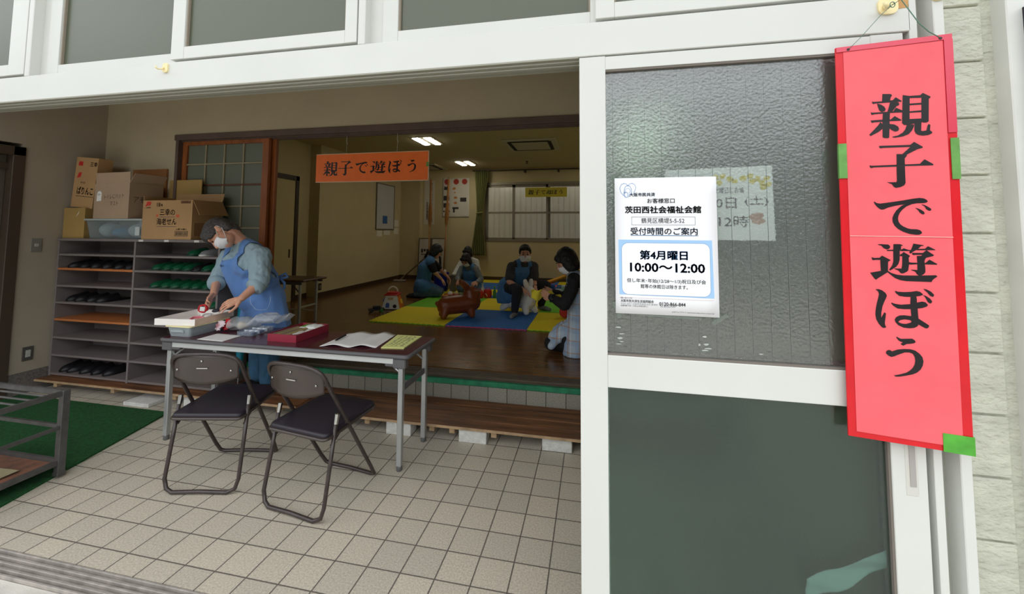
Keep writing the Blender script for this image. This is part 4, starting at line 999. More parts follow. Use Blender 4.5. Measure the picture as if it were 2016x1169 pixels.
# hand-drawn poster hanging inside, seen through the glass
t = thing('paper_poster', 'hand drawn poster with yellow flowers seen through the textured glass', 'poster', (0.895, -0.064, 1.54))
pc = [(0.735, 1.432), (1.050, 1.432), (1.046, 1.662), (0.735, 1.655)]
obj('poster_sheet', B().prism(pc, 0.0008, lambda a, c, d: (a, -0.066+d, c)), mat('poster_white', S(240, 244, 240), 0.7), t)
random.seed(11); b = B()
for x, z in ((0.885, 1.628), (0.905, 1.632), (0.925, 1.622), (0.94, 1.617), (0.965, 1.625), (0.985, 1.632), (0.99, 1.615), (1.005, 1.622), (1.018, 1.61), (1.03, 1.622), (1.02, 1.596), (1.035, 1.604), (0.895, 1.612)):
    blot(b, x, z, 0.022, 0.02, -0.0668, 8)
obj('flower_drawing', b, mat('yellow_flower_print', S(214, 196, 30), 0.7), t, recalc=False)
m_pr = mat('purple_pen', S(110, 88, 110), 0.7)
def wt(s, x, z, w_, h_, m_, bold=0.005): 
    me_parent = t
    o = text(s, 0.03, m_, t, Matrix.Translation(V((-0.895, 0.064, -1.54))) @ at(x, -0.0668, z), bold, width=w_, height=h_)
wt('土曜日に会場', 0.923, 1.586, 0.085, 0.018, mat('teal_pen', S(70, 96, 110), 0.7))
wt('10日', 0.905, 1.545, 0.075, 0.034, m_pr)
wt('(土)', 1.0, 1.553, 0.065, 0.034, m_pr)
wt('12時', 0.93, 1.487, 0.085, 0.036, m_pr)
b = B(); blot(b, 1.0, 1.505, 0.045, 0.03, -0.0669, 8); blot(b, 1.005, 1.49, 0.04, 0.02, -0.067, 8)
obj('animal_drawing', b, mat('brown_crayon', S(184, 140, 116), 0.7), t, recalc=False)

# crumpled clear plastic sheet behind the lower pane
b = B().grid(26, 14, lambda u, v: (1.10+0.215*u, -0.062+0.005*sin(u*9+v*5), 0.40+0.03*sin(u*3.0)+0.13*u*u+0.065*v*(1-0.3*u)+0.005*sin(u*11)))
b.solid(0.001)
solo('plastic_sheet', b, mat('pale_film', S(190, 212, 208), 0.2, alpha=0.65), 'crumpled pale plastic sheet inside the lower door pane at the bottom right', 'sheet', smooth=True)

# orange hanging sign in the opening
OX0, OX1, OZ0, OZ1, OY = -2.022, -0.906, 1.897, 2.158, 1.85
t = thing('hanging_sign', 'orange hanging sign with black brush characters under the brown frame', 'sign', ((OX0+OX1)/2, OY, OZ1))
m_orange = mat('orange_sign_board', S(244, 116, 44), 0.45, var=0.06, vscale=10)
obj('sign_board', B().box((OX0, OY-0.002, OZ0), (OX1, OY+0.002, OZ1), 0.001), m_orange, t)
obj('silver_edge', B().box((OX0, OY-0.003, OZ0-0.002), (OX1, OY+0.003, OZ0+0.004)).box((OX1-0.004, OY-0.003, OZ0), (OX1+0.002, OY+0.003, OZ1)).box((OX0, OY-0.003, OZ1-0.003), (OX1, OY+0.003, OZ1+0.002)), mat('pale_edge', S(214, 190, 160), 0.4), t)
b = B()
for ch, dx in zip(PHRASE, (0.151, 0.308, 0.469, 0.63, 0.797, 0.958)): glyph(b, ch, OX0+dx, (OZ0+OZ1)/2-0.005+0.006*dx, 1.10 if ch in '親子遊' else 1.05, OY-0.0028)
obj('lettering', b, m_black, t, recalc=False)
obj('green_tape', B().box((OX1-0.022, OY-0.0035, 2.02), (OX1+0.0005, OY-0.0022, 2.06)), m_gtape, t)
b = B()
for x in (-1.712, -1.208):
    b.tube([(x, OY, OZ1), (x, OY, 2.24)], 0.0012, 6).tube([(x, OY, 2.24), (x+0.006, OY, 2.252), (x, OY, 2.264), (x-0.004, OY, 2.275), (x, OY, 2.29), (x, OY, 2.325)], 0.0022, 6)
obj('hanging_wire', b, mat('white_wire', S(200, 196, 180), 0.4), t, True)

# ================================================================== things on the table
T = TZ+0.0005
t = thing('plastic_tub', 'shallow clear plastic tub at the left end of the maroon table', 'tub', (-2.36, 1.08, T))
obj('tub_body', tub(B(), -2.462, -2.262, 0.925, 1.235, T, T+0.068, 0.012, 0.003), mat('tub_clear', S(228, 238, 242), 0.12, trans=0.7), t)
obj('tub_lid', B().prism(rrect(-2.472, -2.252, 0.915, 1.245, 0.02, 4), 0.008, up(T+0.069)), mat('cream_lid', S(244, 232, 178), 0.5), t, 40)
obj('tub_handle', B().box((-2.42, 0.916, T+0.03), (-2.31, 0.930, T+0.052), 0.006), mat('tub_clear', S(214, 226, 230), 0.2), t)
lump('folded_cloth', (-2.362, 1.08, T+0.025), (0.08, 0.12, 0.016), mat('pale_blue_cloth', S(180, 208, 214), 0.8), 'pale blue cloth inside the clear tub', 'cloth', None, 0.1)
TT = T+0.0785
t = thing('paper_box', 'white shallow open paper box of paper crafts on the clear tub', 'box', (-2.41, 1.1, TT), radians(6))
m_wbox = mat('white_box_card', S(246, 240, 234), 0.6); m_boxo = mat('peach_box_side', S(234, 206, 180), 0.6, var=0.15, vscale=10)
bx0, bx1, by0, by1 = -0.155, 0.155, -0.18, 0.17
obj('box_tray', B().box((bx0, by0, 0), (bx1, by1, 0.003)).box((bx0+.003, by0, 0.003), (bx1-.003, by0+0.003, 0.045)).box((bx0+.003, by1-0.003, 0.003), (bx1-.003, by1, 0.045)).box((bx0, by0, 0.003), (bx0+0.003, by1, 0.045)).box((bx1-0.003, by0, 0.003), (bx1, by1, 0.045)).box((-0.02, 0.055, 0.003), (bx1-0.003, 0.057, 0.04)), m_wbox, t, **L)
obj('box_outer_side', B().box((bx1, by0, 0.0), (bx1+0.0008, by1, 0.045)), m_boxo, t, **L)
TW = Matrix.Translation(V((-2.41, 1.1, TT))) @ Matrix.Rotation(radians(6), 4, 'Z')
def tb(x, y, z): return TW @ V((x, y, z))
m_redp = mat('red_paper', S(204, 30, 40), 0.6); m_pinkp = mat('pink_paper', S(226, 130, 138), 0.6); m_blackp = mat('black_paper', S(30, 32, 42), 0.6)
def ringcraft(name, label, c, r, m_, hgt=0.014, tilt=(0.3, 0.1)):
    b = B()
    n = 22; R = Euler((tilt[0], tilt[1], 0)).to_matrix()
    for k in range(2):
        pts = [V(c)+R @ V((cos(2*pi*i/n)*r*(1+0.1*sin(5*2*pi*i/n)), sin(2*pi*i/n)*r*0.8, (k-0.5)*hgt*0.6)) for i in range(n)]
        b.tube(pts, hgt*0.35, 6, closed=True)
    return solo(name, b, m_, label, 'paper craft', 'paper crafts in the white box', True)
ringcraft('paper_ring', 'pink folded paper ring in the middle of the white box', tb(0.06, -0.06, 0.02), 0.045, m_pinkp, 0.016, (0.15, 0.1))
ringcraft('paper_ring', 'small dark paper ring beside the pink one in the white box', tb(0.10, 0.02, 0.018), 0.022, m_blackp, 0.012, (0.2, 0.1))
ringcraft('paper_ring', 'white paper ring behind the pink one in the white box', tb(0.06, 0.02, 0.03), 0.03, m_whitep, 0.012, (0.35, 0))
# rosette
t = thing('paper_rosette', 'red and white folded paper rosette leaning on the tub', 'rosette', (-2.205, 1.12, T))
def rosette(c, nrm, r, n, petals=14):
    x, y, a = frame(nrm); pts = []
    m_ = petals*4
    ctr = V(c); out = []
    for i in range(m_):
        q = 2*pi*i/m_; rr = r*(1+0.08*cos(petals*q)); out.append(ctr+(x*cos(q)+y*sin(q))*rr+a*0.006*cos(petals*q*0.5))
    b = B(); vs = out+[p+a*0.006 for p in out]+[ctr, ctr+a*0.014]
    fs = [(i, (i+1) % m_, m_+(i+1) % m_, m_+i) for i in range(m_)]+[((i+1) % m_, i, 2*m_) for i in range(m_)]+[(m_+i, m_+(i+1) % m_, 2*m_+1) for i in range(m_)]
    b._add(vs, fs); return b
nr = V((-0.30, -0.85, 0.35))
obj('red_petals', rosette((-2.188, 1.15, T+0.047), nr, 0.042, 0), m_redp, t)
obj('white_petals', rosette((-2.214, 1.112, T+0.044), nr, 0.036, 0), mat('rosette_white', S(250, 232, 236), 0.6), t)
x_, y_, a_ = frame(nr); c_ = V((-2.214, 1.112, T+0.044))+a_*0.016
def sqr(s, rot): return [c_+(x_*cos(rot+pi/2*i)+y_*sin(rot+pi/2*i))*s for i in range(5)]
obj('square_print', B().tube(sqr(0.022, 0.2), 0.0012, 6).tube(sqr(0.012, 0.2), 0.001, 6).tube(sqr(0.005, 0.2), 0.001, 6), mat('pink_print', S(210, 110, 124), 0.6), t)
obj('second_petals', rosette((-2.184, 1.106, T+0.06), V((0.15, -0.9, 0.3)), 0.022, 0), MATS['rosette_white'], t)
# sheet under
def sheetobj(name, pts, z, m_, label, cat, grp=None, curl=0.0, th=0.0006):
    a, b_, c, d = [V((p[0], p[1], z)) for p in pts]
    def f(u, v):
        p = a.lerp(b_, u).lerp(d.lerp(c, u), v); p.z += curl*sin(u*pi)**2*(0.35+0.65*abs(v-0.5)*2)
        return p
    b = B().grid(31, 9, f); b.solid(th)
    for v in b.bm.verts: pass
    return solo(name, b, m_, label, cat, grp, True)
sheetobj('paper_sheet', [(-2.175, 0.903), (-1.955, 0.893), (-1.96, 1.062), (-2.18, 1.07)], T+0.0008, m_whitep, 'small white sheet at the front edge of the table, left of the maroon box', 'paper')
# plastic bag with a ball inside
t = thing('plastic_bag', 'crinkled clear plastic bag lying behind the small white sheet', 'bag', (-2.06, 1.25, T))
m_bag = mat('clear_bag', S(226, 228, 226), 0.08, alpha=0.38, spec=0.8)
def bagg(u, v):
    q = 2*pi*v
    x = -2.145+0.29*u; y = 1.185+0.11*u
    w_ = 0.085*(1-0.15*u); hh = 0.038*(1-0.55*u)+0.012
    px = V((x, y, T+0.002+hh+0.045*min(1, max(0, (u-0.42)/0.15))))
    d = V((0.02, 0.9, 0)).normalized()
    p = px+d*cos(q)*w_+V((0, 0, 1))*sin(q)*hh
    k = noise.noise(p*26); p += V((0.3, 0.3, 1))*k*0.013*(1 if p.z > T+0.012 else 0)
    p.z = max(p.z, T+0.001)
    return p
obj('bag_film', B().grid(44, 36, bagg), m_bag, t, False)
obj('bag_collar', B().grid(20, 6, lambda u, v: V((-1.87+0.05*v+0.01*sin(u*14), 1.22+0.16*u+0.02*v, T+0.05+0.05*v+0.012*sin(u*11)))), m_bag, t)
lump('paper_ball', (-2.10, 1.19, T+0.036), (0.03, 0.03, 0.028), mat('tan_paper', S(196, 176, 150), 0.7), 'crumpled tan paper ball inside the clear plastic bag', 'paper', None, 0.3, 30)
# bead organiser
t = thing('organizer_case', 'clear divided case of blue pieces beside the plastic bag', 'case', (-1.93, 1.10, T))
obj('case_body', B().box((-2.0, 0.0, 0), (-2.0, 0, 0)) if False else tub(B(), -2.005, -1.865, 1.045, 1.255, T, T+0.028, 0.003, 0.002), mat('case_clear', S(206, 216, 228), 0.15, trans=0.8), t)
obj('case_divider', B().box((-1.96, 1.05, T+0.003), (-1.958, 1.25, T+0.026)).box((-1.912, 1.05, T+0.003), (-1.91, 1.25, T+0.026)).box((-2.0, 1.114, T+0.003), (-1.87, 1.116, T+0.026)).box((-2.0, 1.184, T+0.003), (-1.87, 1.186, T+0.026)), mat('case_clear2', S(220, 226, 232), 0.3), t)
for i in range(6):
    x = -1.982+0.047*(i % 3); y = 1.08+0.07*(i//3)
    lump('bead_pile', (x, y, T+0.012), (0.016, 0.024, 0.009), mat('blue_beads', S(88, 112, 170), 0.4), ('front left', 'front middle', 'front right', 'rear left', 'rear middle', 'rear right')[i]+' heap of blue pieces in the clear divided case', 'beads', 'blue pieces in the divided case', 0.2, 60, 3)
# maroon box lid with wooden sticks and a packet
t = thing('lidded_box', 'shallow maroon box holding wooden sticks and a white packet', 'box', (-1.56, 1.14, T))
mx0, mx1, my0, my1, mh = -1.675, -1.452, 0.975, 1.315, 0.05
m_crim = mat('maroon_card', S(150, 42, 62), 0.45)
obj('box_tray', B().box((mx0, my0, T), (mx1, my1, T+0.004)).box((mx0, my0, T+.004), (mx1, my0+0.004, T+mh)).box((mx0, my1-0.004, T+.004), (mx1, my1, T+mh)).box((mx0, my0+.004, T+.004), (mx0+0.004, my1-.004, T+mh)).box((mx1-0.004, my0+.004, T+.004), (mx1, my1-.004, T+mh)), m_crim, t)
for i in range(4):
    x = mx0+0.018+i*0.032
    solo('wooden_stick', B().box((x, my0+0.006, T+0.038), (x+0.026, my0+0.26-0.01*i, T+0.046), 0.001, rot=(0.02*(i-1), 0.03*i, -0.03*i)), mat('bamboo%d' % (i % 2), S(*((128, 116, 96), (158, 136, 92))[i % 2]), 0.6, var=0.2), ('leftmost', 'second from left', 'third from left', 'rightmost')[i]+' flat wooden stick lying in the maroon box', 'stick', 'wooden sticks in the maroon box')
solo('snack_packet', B().grid(16, 12, lambda u, v: (mx0+0.075+0.135*u, my1-0.135+0.12*v, T+0.045+0.016*sin(pi*u)**0.5*sin(pi*v)**0.5+0.002*sin(u*16+v*9))).solid(0.002), mat('white_foil', S(236, 238, 232), 0.25), 'white and green packet at the far end of the maroon box', 'packet', None, True)
k = [o for o in bpy.data.objects if o.name == 'snack_packet'][0]
obj('green_print', B().grid(8, 6, lambda u, v: (mx0+0.08+0.04*u, my1-0.125+0.085*v, T+0.0485+0.016*sin(pi*(0.04+0.3*u))**0.5*sin(pi*(0.08+0.7*v))**0.5+0.002*sin((0.04+0.3*u)*16+(0.08+0.7*v)*9))), mat('leaf_green', S(94, 160, 60), 0.4), k, True)
for i, (x, y) in enumerate(((mx0+0.15, my0+0.12), (mx0+0.17, my0+0.2))):
    lump('paper_scrap', (x, y, T+0.036), (0.026, 0.055, 0.007), mat('scrap_paper', S(206, 204, 196), 0.8, var=0.2, vscale=60), ('front', 'rear')[i]+' crumpled white paper scrap on the right side of the maroon box', 'paper', 'paper scraps in the maroon box', 0.4, 30, 4)
# register sheets and pen
sheetobj('register_sheet', [(-1.25, 0.94), (-1.05, 0.958), (-1.06, 1.318), (-1.262, 1.285)], T+0.0008, m_whitep, 'left white register sheet under the black pen on the table', 'paper', 'white register sheets on the table', 0.014)
sheetobj('register_sheet', [(-1.052, 0.952), (-0.872, 0.985), (-0.905, 1.32), (-1.06, 1.318)], T+0.002, m_whitep, 'right white register sheet between the pen sheet and the yellow pad', 'paper', 'white register sheets on the table', 0.016)
m_line = mat('faint_grey_print', S(196, 198, 206), 0.8)
t = thing('yellow_pad', 'pad of pale yellow printed sheets at the right end of the table', 'notepad', (-0.78, 1.15, T))
ya = [(-0.838, 0.99), (-0.69, 1.012), (-0.70, 1.31), (-0.885, 1.305)]
obj('sheet_stack', B().prism(ya, 0.006, up(T)), mat('pale_yellow_paper', S(232, 234, 150), 0.7), t)
b = B(); random.seed(4)
for i in range(14):
    y = 1.04+i*0.018
    for j in range(4):
        x = -0.83+0.03*j-0.08*(y-1.0)*0.3+random.uniform(0, .01); b.box((x, y, T+0.0062), (x+random.uniform(.008, .022), y+0.008, T+0.0065))
obj('small_print', b, mat('grey_green_print', S(120, 128, 96), 0.8), t)
t = thing('pen', 'black pen lying on the left register sheet', 'pen', (-1.21, 1.12, T))
pa, pb = V((-1.207, 1.05, T+0.0135)), V((-1.222, 1.185, T+0.0135))
obj('barrel', B().cyl(pa, pb, 0.006, 0.006, 12), m_ink, t, 40)
obj('tip', B().cyl(pa, pa+(pa-pb).normalized()*0.012, 0.0045, 0.001, 12), m_chrome, t, 40)
obj('clip', B().box(pb+V((-0.001, -0.035, 0.0045)), pb+V((0.0015, 0.0, 0.0065))), m_ink, t)
# ================================================================== playroom fittings
def hull_capsule(bm, p1, r1, p2, r2, sub=2):
    t = bmesh.new()
    for p, r in ((p1, r1), (p2, r2)):
        q = bmesh.new(); bmesh.ops.create_icosphere(q, subdivisions=sub, radius=r, matrix=Matrix.Translation(V(p)))
        me = bpy.data.meshes.new('tmp'); q.to_mesh(me); q.free(); t.from_mesh(me); bpy.data.meshes.remove(me)
    r_ = bmesh.ops.convex_hull(t, input=t.verts[:])
    bmesh.ops.delete(t, geom=[v for v in t.verts if not v.link_faces], context='VERTS')
    me = bpy.data.meshes.new('tmp'); t.to_mesh(me); t.free(); bm.from_mesh(me); bpy.data.meshes.remove(me)
def blob(shapes, voxel=0.008, smooth=3, factor=0.5):
    """one continuous surface from overlapping limbs and volumes"""
    bm = bmesh.new()
    for s in shapes:
        if s[0] == 'c': hull_capsule(bm, s[1], s[2], s[3], s[4])
        else:
            b = B(); b.ell(s[1], s[2], s[3] if len(s) > 3 else None, 3)
            me = bpy.data.meshes.new('tmp'); b.bm.to_mesh(me); b.bm.free(); bm.from_mesh(me); bpy.data.meshes.remove(me)
    me = bpy.data.meshes.new('blob'); bm.to_mesh(me); bm.free()
    o = bpy.data.objects.new('blob', me); COL.objects.link(o)
    md = o.modifiers.new('r', 'REMESH'); md.mode = 'VOXEL'; md.voxel_size = voxel; md.use_smooth_shade = True
    if smooth:
        sm = o.modifiers.new('s', 'SMOOTH'); sm.iterations = smooth; sm.factor = factor
    dg = bpy.context.evaluated_depsgraph_get(); dg.update()
    out = bpy.data.meshes.new_from_object(o.evaluated_get(dg))
    bpy.data.objects.remove(o); bpy.data.meshes.remove(me)
    out.materials.clear()
    return out
def C(*a): return ('c',)+a
def E_(c, r, R=None): return ('e', c, r, R)
def chain(pts, rs): return [C(pts[i], rs[i], pts[i+1], rs[i+1]) for i in range(len(pts)-1)]

m_lamp = mat('lit_ceiling_panel', S(255, 252, 240), 0.5, emit=(1.0, 0.95, 0.84, 1), estr=19.0)
m_fixt = mat('lamp_housing', S(206, 200, 176), 0.5)
def ceil_lamp(label, x, y):
    t = thing('ceiling_light', label, 'ceiling light', (x, y, ZC), group='recessed ceiling lights of the playroom')
    obj('lamp_housing', B().box((x-0.19, y-0.28, ZC-0.008), (x+0.19, y+0.28, ZC-0.0005), 0.002), m_fixt, t)
    for s in (-1, 1): obj('light_panel', B().box((x+s*0.10-0.05, y-0.25, ZC-0.02), (x+s*0.10+0.05, y+0.25, ZC-0.0085), 0.004), m_lamp, t)
ceil_lamp('pair of lit ceiling panels nearer the opening, right above the orange sign', -2.25, 4.88)
ceil_lamp('pair of lit ceiling panels farther back, near the curtain', -2.30, 7.12)
ceil_lamp('unseen ceiling panels added to light the right side of the playroom, front', 1.25, 4.88)  # lamp added out of view to brighten the room
ceil_lamp('unseen ceiling panels added to light the right side of the playroom, rear', 1.25, 7.12)  # second added lamp, hidden behind the glass door

def aircon(label, x, y, s):
    t = thing('ceiling_air_conditioner', label, 'air conditioner', (x, y, ZC), group='square ceiling air conditioners')
    mw = mat('aircon_panel', S(190, 182, 152), 0.5)
    obj('outer_panel', B().box((x-s, y-s, ZC-0.025), (x+s, y+s, ZC-0.0005), 0.008), mw, t)
    k = s*0.74; b = B()
    b.box((x-k, y-k-0.035, ZC-0.03), (x+k, y-k+0.035, ZC-0.02)).box((x-k, y+k-0.03, ZC-0.03), (x+k, y+k+0.03, ZC-0.02)).box((x-k-0.03, y-k, ZC-0.03), (x-k+0.03, y+k, ZC-0.02)).box((x+k-0.03, y-k, ZC-0.03), (x+k+0.03, y+k, ZC-0.02))
    obj('air_slot', b, m_dark, t)
    obj('intake_grille', B().box((x-k+0.04, y-k+0.04, ZC-0.034), (x+k-0.04, y+k-0.04, ZC-0.02), 0.003), mw, t)
aircon('large square ceiling air conditioner at the upper right of the opening', -0.55, 5.47, 0.46)
aircon('second ceiling air conditioner half hidden behind the orange sign', -3.42, 7.45, 0.43)
t = thing('sprinkler_head', 'small dark ceiling fitting between the curtain rail and air conditioner', 'ceiling fitting', (-0.9, 7.1, ZC))
obj('cap', B().lathe([(0.03, 0), (0.03, -0.01), (0.012, -0.02), (0.012, -0.05)], (-0.9, 7.1, ZC-0.001)), m_wooddk, t, 40)
obj('deflector', B().lathe([(0.03, -0.05), (0.03, -0.055)], (-0.9, 7.1, ZC)), m_wooddk, t, 40)

# curtain and rail
m_curt = mat('olive_curtain', S(124, 124, 72), 0.85, var=0.12, vscale=12)
t = thing('curtain', 'olive green curtain tied in the middle at the left of the back window', 'curtain', (-2.17, 7.94, 0.9))
def curt(u, v):
    z = 0.88+2.035*v
    k = abs(z-1.90); w_ = 0.055+0.10*min(1, (k/0.9))**1.1 + (0.02 if z < 1.9 else 0.015)
    c = -2.19+(0.04 if z > 1.9 else -0.02)*min(1, k/0.9)
    return (c+(u*2-1)*w_, 7.935+0.03*sin(u*pi*2*7)*(0.5+0.5*min(1, k/0.5))+0.01*sin(z*3), z)
obj('curtain_cloth', B().grid(90, 40, curt).solid(0.003), m_curt, t, True)
obj('tie_band', B().tube([(-2.19+0.075*cos(q), 7.935+0.05*sin(q), 1.90+0.01*cos(q)) for q in [2*pi*i/20 for i in range(20)]], 0.018, 8, closed=True), mat('tie_band', S(140, 136, 78), 0.8), t, True)
t = thing('curtain_rail', 'dark curtain rail along the top of the back window', 'curtain rail', (-0.2, 8.04, 2.95))
obj('rail', B().box((-2.4, 7.99, 2.925), (1.95, 8.03, 2.95), 0.003), m_dkwood, t)
for x in (-2.03, -1.1, -0.3, 0.5, 1.3): obj('bracket', B().box((x-0.02, 7.985, 2.87), (x+0.02, 8.10, 2.925), 0.003), m_dkwood, t)

# yellow sign in front of the back window
t = thing('hanging_sign', 'dull yellow sign with black brush characters hanging before the back window', 'sign', (-0.59, 7.97, 2.5))
obj('sign_board', B().box((-1.08, 7.968, 2.275), (-0.097, 7.972, 2.50), 0.001), mat('dull_yellow_board', S(206, 190, 60), 0.6), t)
b = B()
for ch, dx in zip(PHRASE, (0.133, 0.285, 0.43, 0.565, 0.70, 0.84)): glyph(b, ch, -1.08+dx, 2.388, 0.98, 7.9665)
obj('lettering', b, m_black, t, recalc=False)
obj('hanging_wire', B().cyl((-0.95, 7.97, 2.5), (-0.95, 7.984, 2.92), 0.0015, 0.0015, 6).cyl((-0.23, 7.97, 2.5), (-0.23, 7.984, 2.92), 0.0015, 0.0015, 6), MATS['white_wire'], t)

# wall poster and vertical notice
t = thing('wall_poster', 'white poster with three red discs left of the curtain', 'poster', (-2.86, YB-0.004, 1.8))
obj('poster_sheet', B().grid(20, 20, lambda u, v: (-3.205+0.70*u, YB-0.006-0.004*sin(u*9+v*6)**2, 1.80+0.98*v)).solid(0.001), mat('poster_cloth', S(214, 208, 190), 0.7), t, True)
for x in (-3.09, -2.85, -2.63): obj('red_disc', B().cyl((x, YB-0.013, 2.69), (x, YB-0.0115, 2.69), 0.07, 0.07, 24), mat('dull_red_print', S(176, 62, 46), 0.7), t)
random.seed(21); b = B()
for x, z, w_, h_ in ((-3.10, 2.28, .15, .12), (-3.10, 2.10, .15, .11), (-2.66, 2.24, .16, .1), (-2.86, 2.03, .16, .05), (-2.9, 1.97, .05, .1)): b.box((x-w_/2, YB-0.0125, z-h_/2), (x+w_/2, YB-0.011, z+h_/2))
for x, z, s_ in ((-3.115, 2.53, .06), (-3.09, 1.92, .03), (-3.09, 2.0, .03), (-3.16, 1.95, .025), (-3.03, 1.95, .025), (-3.09, 1.86, .03)):
    b.flat([[(x-s_, z-s_*0.7), (x+s_, z-s_*0.7), (x+s_*0.6, z+s_), (x, z+s_*0.4), (x-s_*0.6, z+s_)]], lambda a, c: (a, YB-0.012, c))
obj('black_print', b, mat('faded_black_print', S(62, 58, 54), 0.7), t)
b = B()
for x, z, s_ in ((-2.9, 2.52, .05), (-2.88, 2.42, .03), (-2.87, 2.29, .05), (-2.86, 2.16, .05)):
    blot(b, x, z, s_*2, s_*1.3, YB-0.012)
obj('colour_print', b, mat('orange_print', S(196, 124, 60), 0.7), t, recalc=False)
t = thing('vertical_notice', 'narrow white vertical banner with black writing in the back corner', 'notice', (-3.555, YB-0.004, 1.63))
obj('notice_strip', B().box((-3.69, YB-0.008, 1.63), (-3.42, YB-0.002, 2.73)), MATS['poster_cloth'], t)
def vtext(s, x, z0, z1, size, y):
    st = (z0-z1)/(len(s)-1)
    for i, ch in enumerate(s):
        if ch != ' ': text(ch, size, MATS['faded_black_print'], t, Matrix.Translation(V((3.555, -YB+0.004, -1.63))) @ at(x, y, z0-i*st), 0.02)
vtext('ほんわか まったりあかちゃん の部屋', -3.50, 2.64, 1.70, 0.065, YB-0.0086)
vtext('茨田西地区福祉委員会', -3.61, 2.16, 1.76, 0.05, YB-0.0086)

# two long paddle-ended poles hanging in the corner
m_pole = mat('varnished_pole', S(160, 108, 54), 0.4, var=0.25, vscale=10)
def paddle(label, x, y, lean):
    y = 7.735; t = thing('wooden_paddle', label, 'paddle', (x, y, 0.281), group='long wooden paddles in the back corner')
    P = lambda z: V((x+lean*(z-0.28), y, z))
    obj('shaft', B().tube([P(0.285), P(1.0), P(1.62)], 0.017, 10), m_pole, t, True)
    b = B().grid(17, 16, lambda u, v: P(1.56+1.15*v)+V((cos(2*pi*u)*(0.018+0.032*sin(pi*min(1, v*1.9+0.02))**0.8+0.012*v), sin(2*pi*u)*0.012, 0)), closed_u=True)
    obj('blade', b, m_pole, t, True)
    obj('hang_loop', B().tube([P(2.70)+V((0.012*cos(q), 0, 0.03+0.03*sin(q))) for q in [2*pi*i/14 for i in range(14)]], 0.003, 6, closed=True), m_dkwood, t, True)
paddle('long wooden paddle in front of the narrow vertical banner', -3.395, 7.86, 0.012)
paddle('long wooden paddle in front of the red disc poster', -3.02, 7.86, 0.045)

# whiteboard on the left wall with papers below
t = thing('whiteboard', 'tall whiteboard with a blue flyer on the playroom left wall', 'whiteboard', (X0+0.02, 7.15, 1.48))
obj('board', B().box((X0+0.002, 6.76, 1.50), (X0+0.016, 7.55, 2.52)), mat('whiteboard_face', S(196, 196, 190), 0.3), t)
b = B().box((X0, 6.74, 1.48), (X0+0.022, 6.765, 2.54)).box((X0, 7.545, 1.48), (X0+0.022, 7.57, 2.54)).box((X0, 6.765, 1.48), (X0+0.022, 7.545, 1.502)).box((X0, 6.765, 2.518), (X0+0.022, 7.545, 2.54))
obj('board_frame', b, mat('board_frame_grey', S(120, 112, 98), 0.4, 0.3), t)
obj('blue_flyer', B().box((X0+0.017, 7.03, 1.62), (X0+0.019, 7.24, 1.80)), mat('blue_flyer', S(52, 98, 150), 0.6), t)
for i, (y0, y1, z0, z1) in enumerate(((6.82, 7.05, 1.33, 1.46), (7.12, 7.42, 1.36, 1.465), (7.6, 7.83, 1.38, 1.52), (7.6, 7.83, 1.56, 1.72))):
    solo('posted_paper', B().box((X0+0.0005, y0, z0), (X0+0.003, y1, z1)), mat('posted_paper', S(226, 220, 200), 0.8), ('left paper under the whiteboard', 'right paper under the whiteboard', 'lower paper beside the right edge of the whiteboard', 'upper paper beside the right edge of the whiteboard')[i]+', pale and printed', 'paper', 'papers posted around the whiteboard')
t = thing('wall_socket', 'dark wall socket low on the playroom wall by the folding bench table', 'socket', (X0, 4.95, 0.46))
obj('plate', B().box((X0, 4.91, 0.40), (X0+0.008, 4.99, 0.52), 0.002), m_dkwood, t)
obj('outlet_insert', B().box((X0+0.007, 4.935, 0.43), (X0+0.011, 4.965, 0.49)), m_plate, t)

# boards leaning in the corner
for i, (xa, xb, s_) in enumerate(((-3.72, -3.40, '親子'), (-3.385, -3.03, '子育て'))):
    t = thing('leaning_board', ('left', 'right')[i]+' white framed board leaning in the back corner behind the kneeling woman', 'board', ((xa+xb)/2, 7.8, 0.281), group='white boards leaning in the corner')
    R = Matrix.Translation(V((0, 7.82-0.0, 0.281))) @ Matrix.Rotation(radians(-4), 4, 'X') @ Matrix.Translation(V((0, -7.82, -0.281)))
    o = obj('panel', B().box((xa+0.015, 7.82, 0.295), (xb-0.015, 7.828, 1.27)).xf(R), mat('board_white', S(206, 200, 182), 0.6), t)
    obj('board_edge', B().box((xa, 7.815, 0.281), (xa+0.018, 7.832, 1.285)).box((xb-0.018, 7.815, 0.281), (xb, 7.832, 1.285)).box((xa+.018, 7.815, 1.268), (xb-.018, 7.832, 1.285)).box((xa+.018, 7.815, 0.281), (xb-.018, 7.832, 0.297)).xf(R), m_dkwood, t)
    b = B(); x = (xa+xb)/2
    for j in range(3): b.box((x-0.09+0.07*j, 7.817, 0.93+0.03*(j % 2)), (x-0.04+0.07*j, 7.8195, 1.02)).box((x-0.09+0.07*j, 7.817, 0.88), (x-0.03+0.07*j, 7.8195, 0.90))
    obj('black_print', b.xf(R), MATS['faded_black_print'], t)

